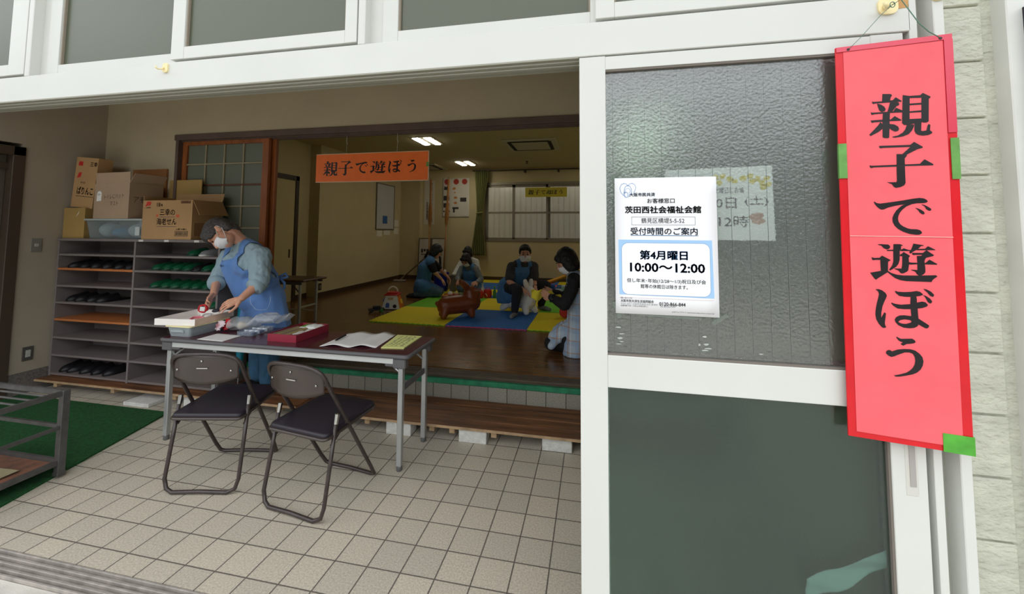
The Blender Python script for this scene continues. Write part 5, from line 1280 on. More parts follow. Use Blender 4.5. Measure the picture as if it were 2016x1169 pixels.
# folding bench table by the left wall
t = thing('folding_table', 'low brown folding table against the playroom left wall behind the standing woman', 'table', (-3.6, 3.1, 0.28))
m_brtop = mat('brown_table_top', S(92, 62, 40), 0.35, var=0.2)
obj('tabletop', B().box((-4.3, 2.88, 0.825), (-2.93, 3.32, 0.85), 0.006), m_brtop, t)
for x in (-4.2, -3.03):
    for y in (2.95, 3.25): obj('leg', B().box((x-0.013, y-0.013, 0.281), (x+0.013, y+0.013, 0.825), 0.002), m_steel, t)
    obj('leg_brace', B().box((x-0.008, 2.963, 0.5), (x+0.008, 3.237, 0.52)), m_steel, t)
    s = 1 if x < -3.5 else -1
    obj('fold_stay', B().cyl((x, 2.95, 0.68), (x+s*0.15, 2.95, 0.82), 0.008, 0.008, 8), m_greyp, t)
obj('side_rail', B().box((-4.25, 2.9, 0.79), (-2.98, 2.92, 0.824)).box((-4.25, 3.28, 0.79), (-2.98, 3.3, 0.824)), m_greyp, t)
obj('low_rail', B().cyl((-4.2, 3.25, 0.42), (-3.03, 3.25, 0.42), 0.009, 0.009, 8), mat('pale_rail', S(186, 178, 150), 0.5), t)

# interlocking foam mats
FM = {'Y': mat('yellow_foam', S(226, 206, 24), 0.75, bump=0.15, bscale=150), 'B': mat('blue_foam', S(44, 104, 172), 0.75, bump=0.15, bscale=150), 'G': mat('green_foam', S(110, 190, 40), 0.75, bump=0.15, bscale=150), 'P': mat('pink_foam', S(206, 70, 110), 0.75, bump=0.15, bscale=150)}
UN = {'Y': 'G', 'B': 'P', 'G': 'Y', 'P': 'B'}
CN = {'Y': 'yellow', 'B': 'blue', 'G': 'green', 'P': 'pink'}
mx, my, mp = -2.34, 3.395, 1.03
rows = ['YBYB', 'GYGY', 'YBGP', 'BPBG', 'YBYB']
colw = ('leftmost', 'second', 'third', 'fourth'); roww = ('front row', 'second row', 'middle row', 'fourth row', 'rear row')
def toothed(x0, y0, x1, y1, el, er, ef, eb):
    n = 14; d = 0.014; pts = []
    def side(a, b_, out, on):
        a, b_ = V(a), V(b_); o = []
        if not on: return [(a.x, a.y)]
        for i in range(n):
            p = a.lerp(b_, i/n); q = a.lerp(b_, (i+0.5)/n); e2 = a.lerp(b_, (i+1)/n)
            o += [(p.x, p.y), (q.x, q.y), (q.x+out[0]*d, q.y+out[1]*d), (e2.x+out[0]*d-(b_-a).x*0.08/n, e2.y+out[1]*d-(b_-a).y*0.08/n), (e2.x-(b_-a).x*0.08/n, e2.y-(b_-a).y*0.08/n)]
        return o
    pts += side((x0, y0, 0), (x1, y0, 0), (0, -1), ef)+side((x1, y0, 0), (x1, y1, 0), (1, 0), er)
    pts += side((x1, y1, 0), (x0, y1, 0), (0, 1), eb)+side((x0, y1, 0), (x0, y0, 0), (-1, 0), el)
    return pts
g_ = 0.0012
for r in range(5):
    y1 = min(my+(r+1)*mp, 8.06)
    for c in range(4):
        x0 = mx+c*mp; x1 = min(x0+mp, X1-0.05); k = rows[r][c]
        t = thing('foam_mat', '%s foam floor mat, %s from the left in the %s of the play area' % (CN[k], colw[c], roww[r]), 'play mat', (x0+mp/2, my+r*mp+mp/2, 0.2805), group='interlocking foam play mats')
        P_ = toothed(x0+g_, my+r*mp+g_, x1-g_, y1-g_, c == 0, False, r == 0, False)
        obj('mat_top', B().prism(P_, 0.008, up(0.2885)), FM[k], t)
        obj('mat_underside', B().prism(P_, 0.008, up(0.2805)), FM[UN[k]], t)
FZ = 0.297

# ------------------------------------------------------------------ hopper toys
def legs(ps, r0, r1): return [C(a, r0, b, r1) for a, b in ps]
m_hop = mat('brown_rubber', S(120, 58, 24), 0.35, spec=0.5, var=0.08)
z0 = FZ
A_ = V((-1.47, 3.72, 0)); D_ = V((-1.07, 3.95, 0)); ax = (D_-A_).normalized(); ly = V((-ax.y, ax.x, 0))
def hp(a, l, z): return A_+ax*a+ly*l+V((0, 0, z0+z))
sh = [C(hp(0.04, 0, 0.165), 0.125, hp(0.22, 0, 0.175), 0.125), C(hp(0.22, 0, 0.175), 0.125, hp(0.37, 0, 0.19), 0.135), C(hp(0.39, 0, 0.2), 0.13, hp(0.375, 0, 0.30), 0.105),
      C(hp(0.37, 0, 0.32), 0.098, hp(0.43, 0, 0.305), 0.085)]
for s in (-1, 1):
    sh += [C(hp(0.03, s*0.05, 0.13), 0.075, hp(-0.0, s*0.085, 0.044), 0.044), C(hp(0.36, s*0.05, 0.13), 0.072, hp(0.38, s*0.09, 0.042), 0.042)]
    sh += chain([hp(0.34, s*0.03, 0.36), hp(0.30, s*0.05, 0.42), hp(0.25, s*0.066, 0.475)], [0.042, 0.046, 0.032])
sh += [E_(hp(-0.075, 0, 0.2), (0.032, 0.032, 0.032))]
t = thing('hopper_toy', 'brown inflatable hopper toy with long ears and round tail on the mats', 'hopper toy', hp(0.2, 0, 0))
obj('toy_body', blob(sh, 0.009, 5), m_hop, t, True)
for s in (-1, 1): obj('inner_ear', B().ell(hp(0.285, s*0.055, 0.43)+ax*(-0.032), (0.012, 0.012, 0.04), Matrix.Rotation(-0.5, 3, 'Y')), mat('rust_print', S(160, 76, 40), 0.4), t, True)
obj('mane_print', B().tube([hp(0.3, -0.03, 0.272), hp(0.33, -0.05, 0.268), hp(0.35, -0.08, 0.272), hp(0.38, -0.085, 0.30)], 0.006, 6), mat('pale_print', S(206, 150, 110), 0.4), t, True)
m_wht = mat('white_rubber', S(228, 226, 222), 0.35, spec=0.5)
A_ = V((-0.72, 4.46, 0)); D_ = V((-0.40, 4.27, 0)); ax = (D_-A_).normalized(); ly = V((-ax.y, ax.x, 0))
sh = [C(hp(-0.02, 0, 0.15), 0.11, hp(0.2, 0, 0.17), 0.11), C(hp(0.2, 0, 0.17), 0.11, hp(0.35, 0, 0.19), 0.128), C(hp(0.37, 0, 0.2), 0.12, hp(0.38, 0, 0.29), 0.10),
      C(hp(0.40, 0, 0.29), 0.09, hp(0.5, 0, 0.255), 0.058)]
for s in (-1, 1):
    sh += [C(hp(0.0, s*0.05, 0.11), 0.07, hp(-0.05, s*0.09, 0.045), 0.045), C(hp(0.36, s*0.05, 0.12), 0.07, hp(0.41, s*0.095, 0.046), 0.046)]
    sh += chain([hp(0.37, s*0.03, 0.34), hp(0.365, s*0.05, 0.40), hp(0.36, s*0.065, 0.46)], [0.03, 0.042, 0.034])
t = thing('hopper_toy', 'white inflatable hopper toy ridden by the man in the blue apron', 'hopper toy', hp(0.2, 0, 0))
obj('toy_body', blob(sh, 0.009, 5), m_wht, t, True)
HOP = (A_.copy(), ax.copy(), ly.copy())

# ------------------------------------------------------------------ toys on the floor
# activity cube with handle
m_tw = mat('toy_white', S(222, 220, 206), 0.4); m_tr = mat('toy_red', S(196, 44, 30), 0.35); m_to = mat('toy_orange', S(222, 120, 40), 0.4); m_tb = mat('toy_blue', S(50, 80, 150), 0.4); m_ty = mat('toy_yellow', S(230, 186, 60), 0.4); m_tg = mat('toy_green', S(60, 130, 60), 0.4); m_tk = mat('toy_black', S(34, 32, 34), 0.5)
t = thing('activity_toy', 'white and orange activity house toy with a red roof and carry handle', 'toy', (-2.5, 4.3, 0.281), radians(14))
def frus(x0, x1, z0_, z1_, k): 
    return [V((sx*(x0 if z == z0_ else x1), sy*(x0 if z == z0_ else x1)*k, z)) for z in (z0_, z1_) for sx, sy in ((-1, -1), (1, -1), (1, 1), (-1, 1))]
b = B(); b._add(frus(0.135, 0.085, 0.012, 0.20, 1), [(3, 2, 1, 0), (4, 5, 6, 7), (0, 1, 5, 4), (1, 2, 6, 5), (2, 3, 7, 6), (3, 0, 4, 7)])
obj('toy_body', b, m_tw, t, local=True)
b = B(); b._add([V(p)*1.0+V((0.0015, 0, 0)) for p in ((0.135, -0.13, 0.014), (0.135, 0.13, 0.014), (0.0865, 0.08, 0.198), (0.0865, -0.08, 0.198))]+[V(p)+V((0.004, 0, 0)) for p in ((0.135, -0.13, 0.014), (0.135, 0.13, 0.014), (0.0865, 0.08, 0.198), (0.0865, -0.08, 0.198))], [(0, 1, 2, 3), (4, 5, 6, 7), (0, 1, 5, 4), (1, 2, 6, 5), (2, 3, 7, 6), (3, 0, 4, 7)])
obj('side_panel', b, m_to, t, local=True)
obj('toy_roof', B().box((-0.105, -0.105, 0.20), (0.105, 0.105, 0.225), 0.012, seg=2).box((-0.08, -0.08, 0.225), (0.08, 0.08, 0.25), 0.015, seg=2), m_tr, t, 40, local=True)
obj('carry_handle', B().tube(arc((0, 0, 0.25), (0.07, 0, 0), (0, 0, 0.075), 0, pi, 16), 0.011, 8), m_tw, t, True, local=True)
R_ = Matrix.Rotation(radians(14.5), 4, 'X')
def onface(x, z): 
    k = 0.135-0.05*(z-0.012)/0.188; return V((x, -k-0.001, z))
obj('door_print', B().prism([(-0.075, 0.03), (-0.02, 0.03), (-0.02, 0.08), (-0.032, 0.10), (-0.063, 0.10), (-0.075, 0.08)], 0.004, lambda a, c, d: onface(a, c)+V((0, -d, 0))), m_tb, t, local=True)
obj('panel_print', B().prism([(-0.05, 0.14), (0.03, 0.14), (0.03, 0.175), (-0.05, 0.175)], 0.003, lambda a, c, d: onface(a, c)+V((0, -d, 0))), mat('toy_tan', S(190, 160, 110), 0.5), t, local=True)
obj('dial', B().cyl(onface(0.06, 0.05), onface(0.06, 0.05)+V((0, -0.006, 0)), 0.028, 0.028, 16), m_tk, t, 40, local=True)
obj('yellow_window', B().box((0.118, -0.05, 0.07), (0.135, 0.05, 0.14), 0.006, rot=(0, -0.26, 0)), m_ty, t, local=True)
obj('toy_knob', B().ell((-0.13, 0.0, 0.12), (0.02, 0.02, 0.02)), m_tb, t, True, local=True)
t = thing('toy_car', 'black and green toy car beside the yellow foam mat corner', 'toy', (-2.60, 4.0, 0.281), radians(40))
obj('car_body', B().box((-0.11, -0.05, 0.02), (0.11, 0.05, 0.05), 0.012, seg=2).box((-0.05, -0.042, 0.05), (0.06, 0.042, 0.085), 0.014, seg=2), m_tk, t, 40, local=True)
for x in (-0.07, 0.07):
    for y in (-0.052, 0.052): obj('wheel', B().cyl((x, y-0.012, 0.024), (x, y+0.012, 0.024), 0.0235, 0.0235, 16), m_tg if x > 0 else m_tk, t, 40, local=True)
t = thing('toy_basket', 'deep royal blue tub beside the kneeling woman', 'tub', (-2.42, 6.08, FZ))
obj('tub_body', B().lathe([(0.12, 0.0), (0.13, 0.01), (0.15, 0.33), (0.162, 0.335), (0.162, 0.35), (0.145, 0.348), (0.125, 0.02), (0.0, 0.015)], (-2.42, 6.08, FZ), seg=30), mat('royal_blue_plastic', S(14, 36, 150), 0.35), t, 40)
lump('plush_toy', (-2.40, 6.05, 0.665), (0.11, 0.1, 0.07), m_tw, 'white plush toy on top of the royal blue tub', 'plush toy', None, 0.35, 9)
b = B().ell((-2.37, 5.98, 0.71), (0.05, 0.025, 0.02)); obj('dark_band', b, m_tk, [o for o in bpy.data.objects if o.name == 'plush_toy'][0], True)
t = thing('toy_container', 'tall translucent container right of the royal blue tub', 'container', (-2.17, 6.07, FZ))
obj('container_body', tub(B(), -2.235, -2.105, 6.0, 6.14, FZ, 0.6, 0.01), mat('hazy_plastic', S(160, 156, 140), 0.4, trans=0.6), t)
obj('container_rim', B().tube([(x, y, 0.6) for x, y in rrect(-2.24, -2.10, 5.995, 6.145, 0.02, 3)], 0.006, 6, closed=True), MATS['hazy_plastic'], t, True)
t = thing('toy_tray', 'red toy tray of play food in front of the seated women', 'tray', (-1.93, 5.45, FZ))
obj('tray_base', tub(B(), -2.08, -1.70, 5.35, 5.55, FZ, FZ+0.045, 0.01), m_tr, t)
for i, (x, y, r_, m_, n_) in enumerate(((-2.0, 5.45, 0.05, m_tw, 'white'), (-1.9, 5.47, 0.045, mat('toy_beige', S(200, 180, 140), 0.6), 'beige'), (-1.8, 5.44, 0.04, mat('toy_olive', S(110, 130, 70), 0.5), 'olive'))):
    lump('play_food', (x, y, FZ+0.052), (r_, r_*0.9, r_*0.8), m_, n_+' piece of play food in the red tray', 'play food', 'play food in the red tray', 0.25, 14, 3)
t = thing('toy_pot', 'small brown round toy pot on the mat beside the red tray', 'toy', (-1.99, 5.17, FZ))
obj('pot_body', B().lathe([(0.05, 0), (0.062, 0.01), (0.065, 0.05), (0.06, 0.055), (0.0, 0.05)], (-1.99, 5.17, FZ), seg=20), mat('toy_brown', S(130, 62, 34), 0.4), t, 40)
obj('pot_lid', B().lathe([(0.06, 0.056), (0.05, 0.07), (0.015, 0.078), (0.015, 0.095), (0.0, 0.1)], (-1.99, 5.17, FZ), seg=20), mat('toy_amber', S(176, 110, 50), 0.4), t, 40)
for i, (x, y, sc_) in enumerate(((-1.45, 5.42, 1.0), (-1.33, 5.50, 1.15))):
    t = thing('toy_bucket', ('left', 'right')[i]+' glossy red toy bag on the mat behind the brown hopper toy', 'toy', (x, y, FZ), group='glossy red toy bags')
    obj('bag_body', B().grid(22, 10, lambda u, v: V((x+cos(2*pi*u)*0.065*sc_*(0.85+0.15*sin(pi*v))*(1+0.1*sin(6*pi*u)), y+sin(2*pi*u)*0.05*sc_, FZ+0.002+0.12*sc_*v)), closed_u=True).solid(0.004), m_tr, t, True)
    obj('bag_handle', B().tube(arc((x, y, FZ+0.12*sc_), (0.035, 0, 0), (0, 0, 0.04), 0, pi, 10), 0.006, 6), m_tr, t, True)
    obj('white_print', B().tube([(x-0.02, y-0.057*sc_, FZ+0.08), (x, y-0.06*sc_, FZ+0.06), (x+0.015, y-0.06*sc_, FZ+0.03)], 0.006, 6), m_tw, t, True)
t = thing('toy_bottle', 'white toy bottle standing behind the red toy bags', 'bottle', (-1.45, 5.62, FZ))
obj('bottle_body', B().lathe([(0.035, 0), (0.038, 0.01), (0.036, 0.12), (0.014, 0.17), (0.014, 0.2), (0, 0.2)], (-1.45, 5.62, FZ)), m_tw, t, 40)
obj('bottle_cap', B().lathe([(0.022, 0.2), (0.022, 0.23), (0, 0.232)], (-1.45, 5.62, FZ)), mat('pale_blue_cap', S(170, 190, 190), 0.4), t, 40)
t = thing('toy_bottle', 'green toy bottle right of the red toy bags', 'bottle', (-1.20, 5.5, FZ))
obj('bottle_body', B().lathe([(0.028, 0), (0.03, 0.01), (0.029, 0.11), (0.012, 0.15), (0.012, 0.18), (0, 0.18)], (-1.20, 5.5, FZ)), m_tg, t, 40)
obj('bottle_cap', B().lathe([(0.016, 0.18), (0.016, 0.2), (0, 0.2)], (-1.20, 5.5, FZ)), mat('lime_cap', S(120, 170, 60), 0.4), t, 40)
# slide at the right and blue toys, yellow flowers
t = thing('toy_slide', 'yellow toddler slide behind the kneeling woman at the right', 'slide', (-0.2, 6.9, FZ))
def sl(u, v):
    x = -0.62+1.05*v; zz = FZ+0.03+0.42*v**1.3
    return V((x, 6.75+0.34*u, zz+0.06*(abs(u*2-1)**4)))
obj('slide_chute', B().grid(15, 18, sl).solid(0.02), mat('slide_yellow', S(222, 160, 36), 0.4), t, True)
obj('slide_support', B().box((0.36, 6.74, FZ), (0.44, 7.10, FZ+0.5), 0.02, seg=2), mat('slide_orange', S(190, 96, 40), 0.4), t, 40)
obj('slide_post', B().cyl((0.40, 6.74, FZ+0.5), (0.40, 6.74, FZ+0.95), 0.03, 0.03, 12).cyl((0.40, 7.1, FZ+0.5), (0.40, 7.1, FZ+0.95), 0.03, 0.03, 12), mat('slide_orange', S(190, 96, 40), 0.4), t, 40)
for i, (x, y, m_, n_) in enumerate(((-0.34, 6.45, m_tb, 'dark blue toy truck'), (-0.08, 6.3, mat('toy_pale', S(170, 186, 200), 0.4), 'pale grey toy truck'))):
    t = thing('toy_truck', n_+' on the mats beside the yellow slide', 'toy', (x, y, FZ))
    obj('truck_body', B().box((x-0.13, y-0.07, FZ+0.03), (x+0.13, y+0.07, FZ+0.08), 0.015, seg=2).box((x-0.02, y-0.065, FZ+0.08), (x+0.11, y+0.065, FZ+0.15), 0.02, seg=2), m_, t, 40)
    for dx in (-0.08, 0.08):
        for dy in (-0.072, 0.072): obj('wheel', B().cyl((x+dx, y+dy-0.012, FZ+0.031), (x+dx, y+dy+0.012, FZ+0.031), 0.03, 0.03, 14), m_tk, t, 40)
t = thing('plush_toy', 'small yellow and red flower shaped plush toy beyond the yellow cloth', 'plush toy', (0.12, 4.1, FZ))
c0 = V((0.12, 4.1, FZ+0.27))
sh = [E_(c0, (0.05, 0.04, 0.05))]+[E_(c0+V((cos(q)*0.065, 0, sin(q)*0.065)), (0.035, 0.03, 0.035)) for q in [2*pi*i/6 for i in range(6)]]
obj('petals', blob(sh, 0.008, 2), mat('plush_yellow', S(226, 170, 40), 0.9), t, True)
obj('plush_body', blob([C(c0+V((0, 0.01, -0.08)), 0.06, V((0.12, 4.11, FZ+0.08)), 0.08)], 0.012, 2), mat('plush_red', S(190, 60, 50), 0.9), t, True)

# canister vacuum cleaner in the corner
t = thing('vacuum_cleaner', 'vacuum cleaner with silver wand and black hose by the back left corner', 'vacuum cleaner', (-3.2, 7.5, 0.281))
obj('floor_nozzle', B().box((-4.10, 7.34, 0.283), (-3.82, 7.44, 0.315), 0.01, rot=(0, 0, 0.15), seg=2), mat('nozzle_grey', S(170, 168, 160), 0.4), t, 40)
wa, wb = V((-3.96, 7.42, 0.31)), V((-3.30, 7.30, 0.84))
obj('wand', B().cyl(wa, wb, 0.018, 0.02, 12), m_chrome, t, 40)
obj('hose', B().tube([wb, wb+V((0.05, 0, 0.10)), wb+V((0.14, 0.02, 0.18)), wb+V((0.26, 0.05, 0.16)), wb+V((0.34, 0.08, 0.0)), wb+V((0.34, 0.1, -0.25)), wb+V((0.25, 0.12, -0.42))], 0.028, 10), m_tk, t, True)
obj('canister', B().ell((-3.02, 7.42, 0.43), (0.2, 0.14, 0.148)), m_tk, t, True)
# ================================================================== people
m_skin = mat('skin', S(214, 158, 130), 0.5, var=0.06, vscale=14, spec=0.4)
m_hairg = mat('grey_black_hair', S(84, 80, 77), 0.55, var=0.75, vscale=50, stretch=(1, 1, 3), bump=0.6, bscale=120)
m_hairk = mat('black_hair', S(22, 20, 20), 0.5, var=0.3, vscale=40, bump=0.5, bscale=120)
m_mask = mat('white_face_mask', S(236, 236, 238), 0.75)
m_eye = mat('dark_eye', S(26, 20, 18), 0.25)
m_brow = mat('eyebrow', S(44, 38, 36), 0.7)

class Head:
    def __init__(s, c, f, u, k=1.0):
        s.c = V(c); s.f = V(f).normalized(); u = V(u); s.u = (u-s.f*u.dot(s.f)).normalized()
        s.l = s.u.cross(s.f).normalized()          # the person's left
        s.k = k; s.R = Matrix((s.l, s.f, s.u)).transposed()
    def P(s, l, f, u): return s.c+(s.l*l+s.f*f+s.u*u)*s.k
    def e(s, l, f, u, r): return E_(s.P(l, f, u), tuple(x*s.k for x in r), s.R)
    def shapes(s):
        o = [s.e(0, -0.012, 0.018, (0.076, 0.092, 0.098)), s.e(0, 0.028, -0.03, (0.064, 0.062, 0.082)), s.e(0, 0.05, -0.088, (0.042, 0.04, 0.03)),
             s.e(0, 0.02, -0.075, (0.05, 0.05, 0.04)), s.e(0.034, 0.066, -0.03, (0.025, 0.02, 0.025)), s.e(-0.034, 0.066, -0.03, (0.025, 0.02, 0.025)),
             s.e(0.03, 0.08, 0.022, (0.026, 0.012, 0.009)), s.e(-0.03, 0.08, 0.022, (0.026, 0.012, 0.009)),
             C(s.P(0, 0.086, 0.008), 0.009*s.k, s.P(0, 0.106, -0.032), 0.013*s.k), s.e(0, 0.085, -0.066, (0.024, 0.012, 0.007)), s.e(0, 0.084, -0.076, (0.021, 0.012, 0.007))]
        for q in (1, -1):
            o += [s.e(q*0.078, -0.008, -0.012, (0.009, 0.019, 0.031)), s.e(q*0.082, -0.016, 0.002, (0.008, 0.014, 0.018))]
        return o
    def face(s, root, mask=True, hair='short', mh=None, closed=False, fringe=False):
        mh = mh or m_hairk
        for q in (1, -1):
            b = B(); b.ell(s.P(q*0.031, 0.083, 0.0), (0.014*s.k, 0.006*s.k, (0.003 if closed else 0.006)*s.k), s.R, 2)
            obj('eye', b, m_eye, root, True)
            b = B().tube([s.P(q*0.016, 0.092, 0.024), s.P(q*0.033, 0.09, 0.031), s.P(q*0.052, 0.074, 0.026)], [0.003*s.k, 0.004*s.k, 0.002*s.k], 6)
            obj('eyebrow', b, m_brow, root, True)
        sh = [s.e(0, -0.022, 0.04, (0.084, 0.094, 0.088)), s.e(0, -0.05, 0.0, (0.078, 0.066, 0.09))]
        if hair == 'short':
            sh += [s.e(0, 0.045, 0.078, (0.066, 0.042, 0.03)), s.e(0.068, -0.005, 0.03, (0.018, 0.045, 0.05)), s.e(-0.068, -0.005, 0.03, (0.018, 0.045, 0.05)), s.e(0, -0.06, -0.05, (0.05, 0.035, 0.04))]
            if fringe:
                sh += [s.e(0, 0.058, 0.06, (0.066, 0.038, 0.036))]
                for q in (1, -1): sh += [s.e(q*0.056, 0.045, 0.04, (0.026, 0.04, 0.042)), s.e(q*0.071, 0.01, 0.035, (0.021, 0.055, 0.05)), s.e(q*0.064, -0.048, -0.025, (0.026, 0.036, 0.065)), s.e(0, -0.07, -0.07, (0.055, 0.03, 0.035))]
        else:
            sh += [s.e(0, 0.055, 0.06, (0.066, 0.036, 0.036)), s.e(0, -0.05, -0.06, (0.08, 0.055, 0.07))]
            for q in (1, -1): sh += [s.e(q*0.07, 0.0, -0.02, (0.026, 0.055, 0.085)), s.e(q*0.06, 0.05, 0.045, (0.03, 0.03, 0.035)), s.e(q*0.066, -0.01, -0.075, (0.026, 0.045, 0.045))]
        me = blob(sh, 0.007*s.k, 2)
        for v in me.vertices:
            p = s.R.transposed() @ (V(v.co)-s.c)
            n_ = noise.noise(V((p.x*60, p.y*24, p.z*24)))*0.006+noise.noise(V(v.co)*150)*0.002
            d = p.normalized(); v.co = V(v.co)+(s.R @ d)*n_
        obj('hair', me, mh, root, True)
        if mask:
            def fm(u, v):
                a = (u*2-1)*radians(78); top = -0.018+0.004*cos(a*2); bot = -0.108
                z = top+(bot-top)*v - 0.0*abs(a)
                z = z*(1-0.0)+(0.02*(v-0.5))*(abs(u*2-1)**2)*0.9
                prof = 0.103-0.018*(v*2-0.6)**2 if v > 0.3 else 0.103-0.03*(0.3-v)
                x = 0.071*sin(a); y = 0.022+(prof-0.022)*cos(a)**0.75
                y += 0.0018*sin(v*pi*6)*cos(a)
                return s.P(x, y+0.008*cos(a)**3*(1-v), z)
            mk = obj('face_mask', B().grid(27, 19, fm).solid(0.002), m_mask, root, True)
            for q in (1, -1):
                pts = [s.P(q*0.066, 0.034, -0.03), s.P(q*0.079, 0.01, -0.008), s.P(q*0.083, -0.008, 0.022), s.P(q*0.084, -0.028, 0.008), s.P(q*0.084, -0.028, -0.03), s.P(q*0.078, 0.0, -0.062), s.P(q*0.062, 0.034, -0.088)]
                obj('ear_loop', B().tube(pts, 0.0022*s.k, 6), m_mask, mk, True)

def hand(w, d, n, side, curl=0.5, k=1.0, spread=1.0, thumb=0.5):
    """w wrist, d along the hand, n palm side, side: +1 when the thumb lies on d x n"""
    w = V(w); d = V(d).normalized(); n = V(n); n = (n-d*n.dot(d)).normalized(); t = d.cross(n)*side
    o = [C(w, 0.022*k, w+d*0.03*k, 0.022*k), E_(w+d*0.05*k, (0.036*k, 0.013*k, 0.046*k), Matrix((t, n, d)).transposed())]
    for i, (off, L_, r) in enumerate(((0.033, 0.068, 0.0088), (0.011, 0.077, 0.0090), (-0.011, 0.071, 0.0086), (-0.032, 0.056, 0.0076))):
        kn = w+d*(0.088-0.004*abs(i-1))*k+t*off*k
        o.append(C(w+d*0.03*k+t*off*0.6*k, 0.013*k, kn, 0.0105*k))
        a = 0.25*curl+0.12*i*curl*0.5; p = kn; dd = (d+t*off*1.8*spread).normalized()
        for j, fr in enumerate((0.46, 0.31, 0.23)):
            a2 = a*1.0
            v = dd*cos(a2)+n*sin(a2); q = p+v*L_*fr*k
            r2 = r*(1-0.1*(j+1)); o.append(C(p, r*(1-0.1*j)*k, q, r2*k)); p = q; a += curl*(0.75 if j == 0 else 0.6)
    p = w+d*0.022*k+t*0.026*k
    v = (d*0.62+t*0.62+n*0.35*thumb).normalized()
    q = p+v*0.042*k; o.append(C(p, 0.0135*k, q, 0.0115*k)); v = (d*0.85+t*0.25+n*0.5*thumb).normalized()
    r = q+v*0.032*k; o.append(C(q, 0.0112*k, r, 0.010*k)); v = (d*0.95+t*0.0+n*0.5*thumb).normalized()
    o.append(C(r, 0.0098*k, r+v*0.024*k, 0.008*k))
    return o

def folds(me, amp, sc, st=(1, 1, 0.4), seed=0.0):
    nv = len(me.vertices); nrm = [V(v.normal) for v in me.vertices]
    for v, n in zip(me.vertices, nrm):
        p = V((v.co.x*st[0], v.co.y*st[1], v.co.z*st[2]))*sc+V((seed, seed*1.7, 0))
        a = noise.noise(p)+0.5*noise.noise(p*2.3)
        v.co = V(v.co)+n*(a*amp)
    me.update()
def garment(name, shapes, m_, root, voxel=0.009, keep=None, fold=(0.006, 11, (1, 1, 0.45)), th=0.0035, smooth=4, seed=1.0, lab=None):
    me = blob(shapes, voxel, smooth)
    if fold: folds(me, fold[0], fold[1], fold[2], seed)
    if keep:
        bm = bmesh.new(); bm.from_mesh(me)
        bad = [f for f in bm.faces if not keep(f.calc_center_median())]
        bmesh.ops.delete(bm, geom=bad, context='FACES')
        for _ in range(3):
            be = [v for v in bm.verts if v.is_boundary]
            mv = {}
            for v in be:
                nb = [e.other_vert(v).co for e in v.link_edges if e.is_boundary]
                if len(nb) == 2: mv[v] = v.co*0.5+(nb[0]+nb[1])*0.25
            for v, c_ in mv.items(): v.co = c_
        bmesh.ops.solidify(bm, geom=bm.faces[:], thickness=th)
        bm.to_mesh(me); bm.free()
    o = obj(name, me, m_, root, True)
    if lab: o['label'] = lab
    return o
def foot(a, d, m_, root, name, k=1.0, flat=None):
    a = V(a); d = V(d).normalized(); zz = flat if flat is not None else a.z-0.085
    s = [C((a.x, a.y, max(a.z-0.01, zz+0.04)), 0.04*k, (a.x-d.x*0.03, a.y-d.y*0.03, zz+0.036*k), 0.036*k), C((a.x-d.x*0.03, a.y-d.y*0.03, zz+0.036*k), 0.036*k, (a.x+d.x*0.1, a.y+d.y*0.1, zz+0.034*k), 0.034*k), C((a.x+d.x*0.1, a.y+d.y*0.1, zz+0.034*k), 0.034*k, (a.x+d.x*0.165, a.y+d.y*0.165, zz+0.026*k), 0.026*k)]
    return obj(name, blob(s, 0.008, 3), m_, root, True)

# ------------------------------------------------------------------ standing helper at the table
m_apron = mat('blue_apron_cloth', S(98, 138, 198), 0.85, var=0.06, vscale=5, bump=0.15, bscale=250, sheen=0.15)
m_shirt = mat('grey_blue_shirt', S(150, 172, 182), 0.85, var=0.08, vscale=8, bump=0.2, bscale=200)
m_jean = mat('blue_jeans', S(52, 92, 122), 0.85, var=0.25, vscale=9, bump=0.2, bscale=200)
pF = thing('person', 'standing person in blue apron, pale shirt and white mask bending over the table', 'person', (-2.24, 1.57, PZ+0.001))
fF = V((-0.5, -0.866, 0)); lF = V((0.866, -0.5, 0))
PEL, WAI, CHE, NEK = V((-2.245, 1.55, 0.88)), V((-2.275, 1.515, 1.02)), V((-2.335, 1.455, 1.175)), V((-2.345, 1.43, 1.325))
hd = Head((-2.452, 1.30, 1.425), (-0.14, -0.42, -0.90), (-0.88, -0.24, 0.28), 1.06)
shL, shR = V((-2.135, 1.375, 1.245)), V((-2.52, 1.475, 1.24))
elL, wrL = V((-2.055, 1.29, 1.04)), V((-2.075, 1.155, 0.945))
elR, wrR = V((-2.535, 1.37, 1.035)), V((-2.415, 1.235, 0.955))
hL, kL, aL = PEL+lF*0.085+V((0, 0, -0.03)), V((-2.165, 1.545, 0.53)), V((-2.17, 1.56, 0.20))
hR, kR, aR = PEL-lF*0.085+V((0, 0, -0.03)), V((-2.315, 1.60, 0.53)), V((-2.33, 1.63, 0.20))
sk = hd.shapes()+[C(NEK, 0.052, hd.P(0, -0.035, -0.06), 0.05)]
tor = [C(PEL+lF*0.075, 0.125, PEL-lF*0.075, 0.125), C(WAI+lF*0.075, 0.115, WAI-lF*0.075, 0.115), C(PEL, 0.13, WAI, 0.125), C(PEL+fF*0.05-lF*0.03, 0.12, WAI+fF*0.065-lF*0.04, 0.118), C(WAI+fF*0.065-lF*0.04, 0.118, CHE+fF*0.05-lF*0.03, 0.112), C(WAI, 0.125, CHE, 0.13), C(CHE+lF*0.09, 0.108, CHE-lF*0.09, 0.108), C(CHE, 0.105, NEK, 0.06), C(shL, 0.058, NEK, 0.05), C(shR, 0.058, NEK, 0.05)]
sk += tor+chain([shL, elL, wrL], [0.05, 0.040, 0.026])+chain([shR, elR, wrR], [0.05, 0.040, 0.026])
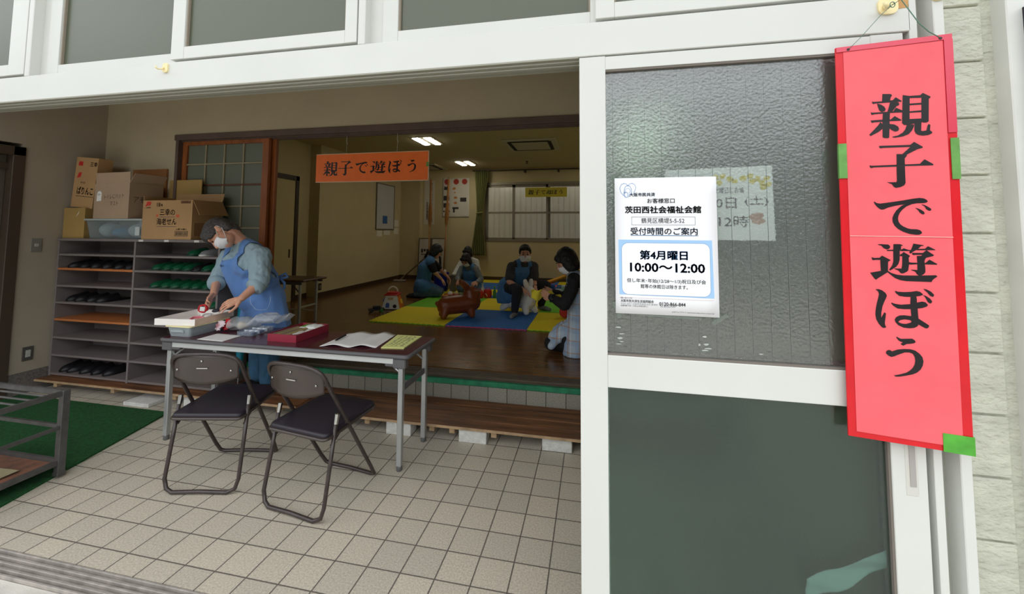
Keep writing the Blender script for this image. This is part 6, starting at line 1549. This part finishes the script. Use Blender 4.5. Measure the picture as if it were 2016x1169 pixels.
sk += chain([hL, kL, aL], [0.085, 0.056, 0.042])+chain([hR, kR, aR], [0.085, 0.056, 0.042])
dL = V((-2.158, 1.055, 0.893))-wrL; dR = V((-2.39, 1.135, 0.888))-wrR
sk += hand(wrL, dL, (-0.5, 0.1, -0.85), 1, 0.5, 1.0)+hand(wrR, dR, (0.75, 0.05, -0.5), -1, 0.75, 1.0)
obj('body', blob(sk, 0.0042, 4, 0.5), m_skin, pF, True)
hd.face(pF, True, 'short', m_hairg, True, True)
big = lambda L_, k: [(s[0], s[1], s[2]+k, s[3], s[4]+k) for s in L_]
cl = elL.lerp(wrL, 0.12); cr = elR.lerp(wrR, 0.12)
garment('shirt', big(tor, 0.012)+chain([shL, elL, cl], [0.082, 0.074, 0.064])+chain([shR, elR, cr], [0.076, 0.066, 0.060])+[C(NEK, 0.06, NEK+V((-0.015, -0.02, 0.028)), 0.058)], m_shirt, pF, 0.007, None, (0.010, 22, (1, 1, 0.6)), smooth=3)
for e_, w_, r_ in ((elL, wrL, 0.067), (elR, wrR, 0.063)):
    p = e_.lerp(w_, 0.06); d_ = (w_-e_).normalized()
    obj('rolled_cuff', B().tube([p, p+d_*0.012, p+d_*0.036, p+d_*0.05], [r_*0.96, r_*1.03, r_*1.03, r_*0.96], 20), m_shirt, pF, True)
garment('jeans', big(tor[:1], 0.012)+chain([hL, kL, aL+V((0, 0, 0.025))], [0.105, 0.085, 0.078])+chain([hR, kR, aR+V((0, 0, 0.025))], [0.105, 0.085, 0.078]), m_jean, pF, 0.009, None, (0.008, 16, (1, 1, 0.5)))
for a_, nm in ((aL, 'shoe'), (aR, 'shoe')): foot(a_, fF, m_slipd, pF, 'shoe', 1.05, PZ+0.001)
# apron: bib, straps and a wide skirt tied at the back
HEM = 0.665
sk_ = big(tor, 0.024)+[C(PEL+lF*0.10+V((0, 0, 0.0)), 0.125, V((-2.215, 1.555, HEM-0.1))+lF*0.15, 0.16), C(PEL-lF*0.10, 0.13, V((-2.255, 1.56, HEM-0.1))-lF*0.12, 0.15), C(PEL, 0.15, V((-2.215, 1.56, HEM-0.1)), 0.16)]
def keepF(p):
    if p.z < HEM: return False
    ax_ = NEK-WAI; q = p-WAI; tt = q.dot(ax_)/ax_.dot(ax_)
    c_ = WAI+ax_*min(1, max(-1.2, tt)) if p.z > WAI.z else V((-2.235, 1.555, p.z))
    fl = (p-c_).dot(fF); ll = (p-c_).dot(lF)
    if p.z < 1.06: return not (fl < -0.06 and abs(ll) < 0.035)
    if fl < -0.05 and tt < 0.92 and abs(ll) > 0.03: return abs(ll) < 0.175-0.05*max(0, tt)
    if tt < 0.45: return fl > -0.12+0.3*max(0, tt)
    if tt < 0.80: return abs(ll) < 0.17-0.05*(tt-0.45)/0.35 and fl > -0.02
    return 0.062 < abs(ll) < 0.125 or (fl < -0.03 and abs(ll) < 0.13 and tt < 0.8)
ap = garment('apron', sk_, m_apron, pF, 0.007, keepF, (0.009, 9, (1, 1, 0.4)), 0.004, 4, 3.0)
def onto(o, root, pts, d, off=0.002):
    me = o.data; tr = BVHTree.FromPolygons([v.co.copy() for v in me.vertices], [tuple(p.vertices) for p in me.polygons])
    R = root_inv(o) or Matrix.Identity(4); out = []
    for p in pts:
        q = R @ V(p); h = tr.ray_cast(q-V(d)*0.6, V(d), 1.2)
        out.append((R.inverted() @ (h[0]-V(d)*off)) if h[0] is not None else V(p))
    return out
dv = -fF
ctr = WAI.lerp(NEK, 0.47)+fF*0.12-lF*0.03
pts = []
for i in range(25):
    q = pi*i/24; pts.append(V((-2.09, 1.40, 0.93))+lF*(0.1*cos(q))*1.0+V((0, 0, -0.115*sin(q))))
pts = onto(ap, pF, pts, dv, 0.001)
obj('pocket_stitching', B().tube(pts, 0.0016, 5), mat('pale_thread', S(200, 214, 232), 0.7), ap, True)
me = textmesh('親子で遊ぼう', 0.02, 0.01)
tv = [ctr+lF*(v.co.x-0.01)+V((0, 0, v.co.y)) for v in me.vertices]
tv = onto(ap, pF, tv, dv, 0.0015)
for v, p in zip(me.vertices, tv): v.co = p
obj('lettering', me, m_ink, ap)
bk = onto(ap, pF, [V((-2.26, 1.53, 1.05))], V((-0.8, -0.6, 0)), 0.006)[0]
obj('apron_tie', B().tube([bk, bk+V((0.05, 0.02, 0.03)), bk+V((0.085, 0.0, 0.005)), bk+V((0.04, 0.0, -0.01)), bk], 0.011, 8).tube([bk, bk+V((0.05, 0.01, -0.05)), bk+V((0.06, 0.0, -0.10))], 0.011, 8), m_apron, pF, True)
# red craft held in the right hand, dark one under the left hand
ringcraft('paper_ring', 'red paper ring craft held in the raised right hand over the white box', V((-2.375, 1.115, 0.862)), 0.032, m_redp, 0.016, (1.2, 0.3))
solo('paper_tag', B().box((-2.382, 1.098, 0.846), (-2.345, 1.102, 0.878), 0.001, rot=(0, 0.1, 0.2)), m_whitep, 'small white tag inside the red paper ring held in the right hand', 'paper')
lump('paper_scrap', (-2.18, 1.045, 0.868), (0.022, 0.016, 0.012), m_blackp, 'small dark paper piece under the left hand fingertips over the white box', 'paper craft', None, 0.5, 40)

# ------------------------------------------------------------------ seated helpers in the playroom
m_denim = mat('faded_blue_apron', S(74, 118, 164), 0.9, var=0.1, vscale=6)
m_blka = mat('black_top', S(28, 27, 30), 0.85, var=0.1)
m_gtop = mat('grey_top', S(128, 132, 134), 0.9, var=0.1)
m_wtop = mat('white_top', S(206, 206, 200), 0.9, var=0.06)
m_cgrey = mat('charcoal_polo', S(64, 62, 64), 0.9, var=0.12)
m_trk = mat('dark_trousers', S(36, 37, 44), 0.9, var=0.15)
m_gjean = mat('grey_jeans', S(78, 98, 112), 0.9, var=0.15)
m_sock = mat('grey_socks', S(122, 122, 120), 0.95, var=0.2, vscale=40)

def figure(label, base, f, head, pel, che, nek, shw, arms, legs, tops, sleeve, topm, apm, legm, keep, hair='bob', hm=None, mask=True, sock=m_sock, eyes=False, skirt=(), vox=0.006, hk=1.0, amp=0.007):
    """arms: (L, R) = (elbow, wrist, fingertip); legs: (L, R) = (hip, knee, ankle, toe direction)"""
    t = thing('person', label, 'person', base)
    f = V(f).normalized(); l = V((-f.y, f.x, 0))
    pel, che, nek = V(pel), V(che), V(nek); wai = pel.lerp(che, 0.45)
    sL, sR = nek+l*shw+V((0, 0, -0.06)), nek-l*shw+V((0, 0, -0.06))
    tor = [C(pel+l*0.06, 0.115, pel-l*0.06, 0.115), C(pel, 0.118, wai, 0.108), C(wai+l*0.03, 0.105, che+l*0.05, 0.108), C(wai-l*0.03, 0.105, che-l*0.05, 0.108), C(che, 0.10, nek, 0.058), C(sL, 0.056, nek, 0.048), C(sR, 0.056, nek, 0.048)]
    sk = head.shapes()+[C(nek, 0.05, head.P(0, -0.035, -0.06), 0.047)]+tor
    slv = []
    for q, s_, a in ((1, sL, arms[0]), (-1, sR, arms[1])):
        e_, w_, tip = V(a[0]), V(a[1]), V(a[2])
        sk += chain([s_, e_, w_], [0.047, 0.038, 0.026])
        d_ = tip-w_
        sk += hand(w_, d_, a[3], a[4] if len(a) > 4 else q, 0.55, 1.0)
        if sleeve == 'short': slv += chain([s_, s_.lerp(e_, 0.75)], [0.072, 0.07])
        elif sleeve == 'long': slv += chain([s_, e_, w_], [0.066, 0.055, 0.038])
    lg = []
    for a in legs:
        h_, k_, an = V(a[0]), V(a[1]), V(a[2])
        sk += chain([h_, k_, an], [0.08, 0.054, 0.04]); lg += chain([h_, k_, an], [0.1, 0.074, 0.056])
    obj('body', blob(sk, vox, 3), m_skin, t, True)
    head.face(t, mask, hair, hm, not eyes)
    garment('top', big(tor, 0.012)+slv+[C(nek, 0.058, nek+V((0, 0, 0.02)), 0.056)], topm, t, 0.009, None, (amp, 15, (1, 1, 0.6)), smooth=3)
    garment('trousers', big(tor[:1], 0.014)+lg, legm, t, 0.01, None, (amp, 13, (1, 1, 0.7)), smooth=3, seed=4.0)
    for a in legs: foot(a[2], a[3], sock, t, 'sock', 0.95, a[4] if len(a) > 4 else None)
    if apm: garment('apron', big(tor, 0.026)+list(skirt), apm, t, 0.009, keep, (0.008, 10, (1, 1, 0.5)), 0.004, 4, 2.0)
    return t
F0 = 0.281
# A: kneeling woman seen from the side, beside the blue tub
fA = V((0.93, 0.36, 0)).normalized(); lA = V((-fA.y, fA.x, 0))
pel, che, nek = V((-2.50, 5.38, 0.50)), V((-2.455, 5.41, 0.80)), V((-2.375, 5.44, 0.965))
thg = [C(pel-lA*0.08, 0.13, V((-2.22, 5.35, 0.385)), 0.085), C(pel+lA*0.08, 0.12, V((-2.27, 5.52, 0.385)), 0.085), C(pel, 0.15, pel+V((-0.02, 0, -0.1)), 0.14)]
def keepA(p):
    q = p-nek; 
    if p.z > 0.93: return abs(q.dot(lA)) > 0.035
    return p.z > 0.345 and (p.x < -2.30 or p.z > 0.4)
figure('kneeling person with black bobbed hair and faded blue apron beside the royal blue tub', (-2.45, 5.4, F0), fA, Head((-2.285, 5.48, 1.095), (0.78, 0.30, -0.55), (0.5, 0.2, 0.8), 1.03), pel, che, nek, 0.15,
       (((-2.25, 5.62, 0.74), (-2.14, 5.68, 0.62), (-2.09, 5.66, 0.55), (0.3, -0.5, -0.8)), ((-2.235, 5.285, 0.735), (-2.145, 5.37, 0.615), (-2.10, 5.42, 0.55), (0.3, 0.5, -0.8))),
       ((pel+lA*0.08, (-2.22, 5.52, 0.375), (-2.60, 5.42, 0.345), (-1, -0.1, 0), F0), (pel-lA*0.08, (-2.165, 5.33, 0.375), (-2.56, 5.27, 0.345), (-1, -0.1, 0), F0)),
       None, 'short', m_blka, m_denim, m_gjean, keepA, 'bob', m_hairk, False, m_slipd, False, thg)
# B: seated woman with mask facing the camera
fB = V((-0.2, -0.98, 0)).normalized(); lB = V((-fB.y, fB.x, 0))
pel, che, nek = V((-1.78, 6.10, 0.435)), V((-1.81, 6.04, 0.66)), V((-1.835, 6.0, 0.80))
def keepB(p):
    d_ = (p-V((-1.8, 6.06, p.z))).dot(fB); ll = (p-V((-1.8, 6.06, p.z))).dot(lB)
    if p.z > 0.72: return 0.05 < abs(ll) < 0.11
    if p.z > 0.6: return abs(ll) < 0.14 and d_ > -0.02
    return p.z > FZ+0.03 and d_ > -0.12
figure('seated person with lowered head, white mask, grey sleeves and blue apron behind the toys', (-1.78, 6.05, FZ), fB, Head((-1.87, 5.93, 0.915), (-0.2, -0.78, -0.6), (-0.1, -0.45, 0.85), 1.0), pel, che, nek, 0.15,
       (((-1.575, 5.95, 0.56), (-1.60, 5.78, 0.53), (-1.65, 5.70, 0.50), (-0.6, 0.2, -0.7)), ((-2.03, 5.93, 0.57), (-1.97, 5.77, 0.545), (-1.93, 5.69, 0.52), (0.6, 0.2, -0.7))),
       (((-1.70, 6.08, 0.43), (-1.62, 5.72, 0.40), (-1.66, 6.12, 0.36), (0, 1, 0), FZ), ((-1.86, 6.1, 0.43), (-1.90, 5.72, 0.40), (-1.86, 6.14, 0.36), (0, 1, 0), FZ)),
       None, 'long', m_gtop, m_denim, m_gjean, keepB, 'bob', m_hairk, True, m_sock, False, [C((-1.68, 6.05, 0.42), 0.12, (-1.63, 5.78, 0.38), 0.085), C((-1.86, 6.05, 0.42), 0.12, (-1.90, 5.78, 0.38), 0.085), C((-1.77, 6.05, 0.42), 0.12, (-1.77, 5.80, 0.37), 0.08)])
# C: person behind B
pel, che, nek = V((-2.03, 6.86, 0.44)), V((-2.05, 6.80, 0.72)), V((-2.07, 6.76, 0.88))
figure('person in white long sleeves with dark hair sitting directly behind the masked grey sleeved helper', (-2.03, 6.85, FZ), (-0.1, -1, 0), Head((-2.085, 6.70, 1.015), (-0.1, -0.85, -0.45), (0, -0.4, 0.9), 1.0), pel, che, nek, 0.155,
       (((-1.84, 6.66, 0.64), (-1.90, 6.50, 0.56), (-1.95, 6.43, 0.53), (-0.6, 0.2, -0.7)), ((-2.29, 6.64, 0.66), (-2.30, 6.46, 0.57), (-2.25, 6.38, 0.53), (0.6, 0.2, -0.7))),
       (((-1.95, 6.85, 0.43), (-1.78, 6.58, 0.40), (-2.0, 6.48, 0.37), (-1, 0, 0), FZ), ((-2.11, 6.85, 0.43), (-2.30, 6.60, 0.40), (-2.08, 6.60, 0.37), (1, 0, 0), FZ)),
       None, 'long', m_wtop, None, m_trk, None, 'bob', m_hairk, True, m_sock, False)
# D: man riding the white hopper
fD = V((0.52, -0.85, 0)).normalized(); lD = V((-fD.y, fD.x, 0))
pel, che, nek = V((-0.665, 4.45, 0.665)), V((-0.575, 4.42, 0.87)), V((-0.515, 4.42, 1.005))
def keepD(p):
    d_ = (p-V((-0.6, 4.43, p.z))).dot(fD); ll = (p-V((-0.6, 4.43, p.z))).dot(lD)
    if p.z > 0.945: return 0.055 < abs((p-nek).dot(lD)) < 0.115
    if p.z > 0.82: return abs((p-che).dot(lD)) < 0.14 and (p-che).dot(fD) > 0.0
    return p.z > 0.42 and (p.x < -0.52 or p.z > 0.6)
tD_ = figure('man in charcoal polo shirt and blue apron with white mask riding the white hopper toy', (-0.62, 4.4, FZ), fD, Head((-0.475, 4.39, 1.14), (0.22, -0.95, -0.12), (0, -0.1, 1), 1.05), pel, che, nek, 0.175,
       (((-0.345, 4.43, 0.735), (-0.31, 4.30, 0.665), (-0.335, 4.19, 0.605), (-0.3, 0.3, -0.9)), ((-0.665, 4.17, 0.75), (-0.47, 4.13, 0.665), (-0.375, 4.15, 0.605), (0.2, 0.3, -0.9))),
       ((pel+lD*0.08+V((0, 0, -0.02)), (-0.185, 4.56, 0.665), (-0.27, 4.62, 0.385), (0.85, -0.5, 0), FZ), (pel-lD*0.09+V((0, 0, -0.02)), (-0.525, 4.06, 0.665), (-0.555, 4.05, 0.385), (-0.1, -1, 0), FZ)),
       None, 'short', m_cgrey, m_denim, m_trk, keepD, 'short', m_hairk, True, m_sock, True, [C(pel, 0.14, pel+V((-0.03, -0.08, -0.14)), 0.12), C(pel-lD*0.1, 0.13, pel-lD*0.13+V((-0.02, 0, -0.2)), 0.1)])
obj('wristwatch', B().tube([V((-0.314, 4.31, 0.672))+V((0.030*cos(q), 0.012*sin(q), 0.030*sin(q))) for q in [2*pi*i/18 for i in range(18)]], 0.007, 8, closed=True), m_tk, tD_, True)
# E: helper in the plaid apron at the right
m_plaid = mat('plaid_apron', S(176, 190, 204), 0.9)
n, l_ = m_plaid.node_tree.nodes, m_plaid.node_tree.links
tcn = n.new('ShaderNodeTexCoord'); sp = n.new('ShaderNodeSeparateXYZ'); l_.new(tcn.outputs['Object'], sp.inputs[0])
prev = None
def stripe(sock, period, phase, width):
    a = n.new('ShaderNodeMath'); a.operation = 'ADD'; a.inputs[1].default_value = phase; l_.new(sock, a.inputs[0])
    m1 = n.new('ShaderNodeMath'); m1.operation = 'DIVIDE'; m1.inputs[1].default_value = period; l_.new(a.outputs[0], m1.inputs[0])
    fr = n.new('ShaderNodeMath'); fr.operation = 'FRACT'; l_.new(m1.outputs[0], fr.inputs[0])
    lt = n.new('ShaderNodeMath'); lt.operation = 'LESS_THAN'; lt.inputs[1].default_value = width/period; l_.new(fr.outputs[0], lt.inputs[0])
    return lt.outputs[0]
cur_c = None
for sock, per, ph, wd, colr, fac in ((sp.outputs['Z'], 0.11, 0, 0.045, S(140, 164, 194), 0.5), (sp.outputs['X'], 0.11, 0.02, 0.045, S(140, 164, 194), 0.5), (sp.outputs['Z'], 0.11, 0.07, 0.008, S(178, 132, 96), 0.8), (sp.outputs['X'], 0.11, 0.09, 0.008, S(178, 132, 96), 0.8), (sp.outputs['X'], 0.11, 0.065, 0.006, S(230, 226, 214), 0.8)):
    st = stripe(sock, per, ph, wd); mu = n.new('ShaderNodeMath'); mu.operation = 'MULTIPLY'; mu.inputs[1].default_value = fac; l_.new(st, mu.inputs[0])
    mxn = n.new('ShaderNodeMix'); mxn.data_type = 'RGBA'; l_.new(mu.outputs[0], mxn.inputs[0])
    if cur_c is None: mxn.inputs[6].default_value = S(176, 190, 204)
    else: l_.new(cur_c, mxn.inputs[6])
    mxn.inputs[7].default_value = colr; cur_c = mxn.outputs[2]
l_.new(cur_c, n['Principled BSDF'].inputs['Base Color'])
fE = V((-1, -0.05, 0)).normalized(); lE = V((-fE.y, fE.x, 0))
pel, che, nek = V((0.375, 2.68, 0.53)), V((0.36, 2.68, 0.85)), V((0.315, 2.67, 1.03))
def keepE(p):
    if p.z > 0.92: return 0.06 < abs(p.y-2.68) < 0.12
    if p.z > 0.75: return (p.x < 0.36 and abs(p.y-2.68) < 0.15) or abs(p.y-2.68) > 0.06
    return p.z > F0+0.006 and not (p.x < 0.2 and p.z < 0.40-0.5*max(0, 0.2-p.x) and p.y > 2.5) 
tE_ = figure('person in black top and pale plaid apron kneeling beside the white door frame', (0.35, 2.68, F0), fE, Head((0.235, 2.655, 1.165), (-0.82, -0.12, -0.52), (-0.45, 0, 0.9), 1.06), pel, che, nek, 0.165,
       (((0.235, 2.44, 0.765), (0.10, 2.50, 0.825), (0.0, 2.56, 0.862), (0.1, 0.8, 0.25)), ((0.22, 2.88, 0.77), (0.10, 2.76, 0.835), (0.01, 2.70, 0.862), (0.1, -0.8, 0.25))),
       (((0.37, 2.59, 0.50), (0.09, 2.60, 0.365), (0.47, 2.58, 0.345), (1, 0, 0), F0), ((0.37, 2.77, 0.50), (0.11, 2.84, 0.365), (0.47, 2.80, 0.345), (1, 0, 0), F0)),
       None, 'long', m_blka, m_plaid, m_blka, keepE, 'bob', m_hairk, True, m_slipd, False, [C(pel+lE*0.10, 0.14, V((0.33, 2.55, 0.26)), 0.13), C(pel-lE*0.10, 0.14, V((0.34, 2.82, 0.26)), 0.13), C(pel+lE*0.06, 0.12, V((0.15, 2.60, 0.42)), 0.09), C(pel-lE*0.06, 0.12, V((0.16, 2.80, 0.42)), 0.09), C((0.16, 2.54, 0.42), 0.05, (0.10, 2.50, 0.36), 0.035)])
wq = V((0.115, 2.495, 0.818)); wd_ = (V((0.10, 2.50, 0.825))-V((0.235, 2.44, 0.765))).normalized(); xx, yy, _ = frame(wd_)
obj('wristwatch', B().tube([wq+(xx*cos(q)+yy*sin(q))*0.041 for q in [2*pi*i/18 for i in range(18)]], 0.006, 8, closed=True).cyl(wq+V((0, -0.038, -0.004)), wq+V((0, -0.050, -0.006)), 0.019, 0.018, 16), m_tk, tE_, True)
def cloth(u, v):
    x = -0.115+0.30*u; z = 0.868-0.05*u-0.05*v+0.028*sin(pi*u)-0.06*v*v*(0.4+0.6*sin(u*5+0.6)**2)
    return V((x, 2.60+0.05*u+0.05*v+0.015*sin(u*14+v*3), z+0.008*sin(u*21)))
solo('yellow_cloth', B().grid(40, 14, cloth).solid(0.003), mat('yellow_cloth', S(226, 208, 60), 0.9, var=0.1, vscale=14), 'crumpled yellow cloth held in the hands of the plaid aproned helper', 'cloth', None, True)
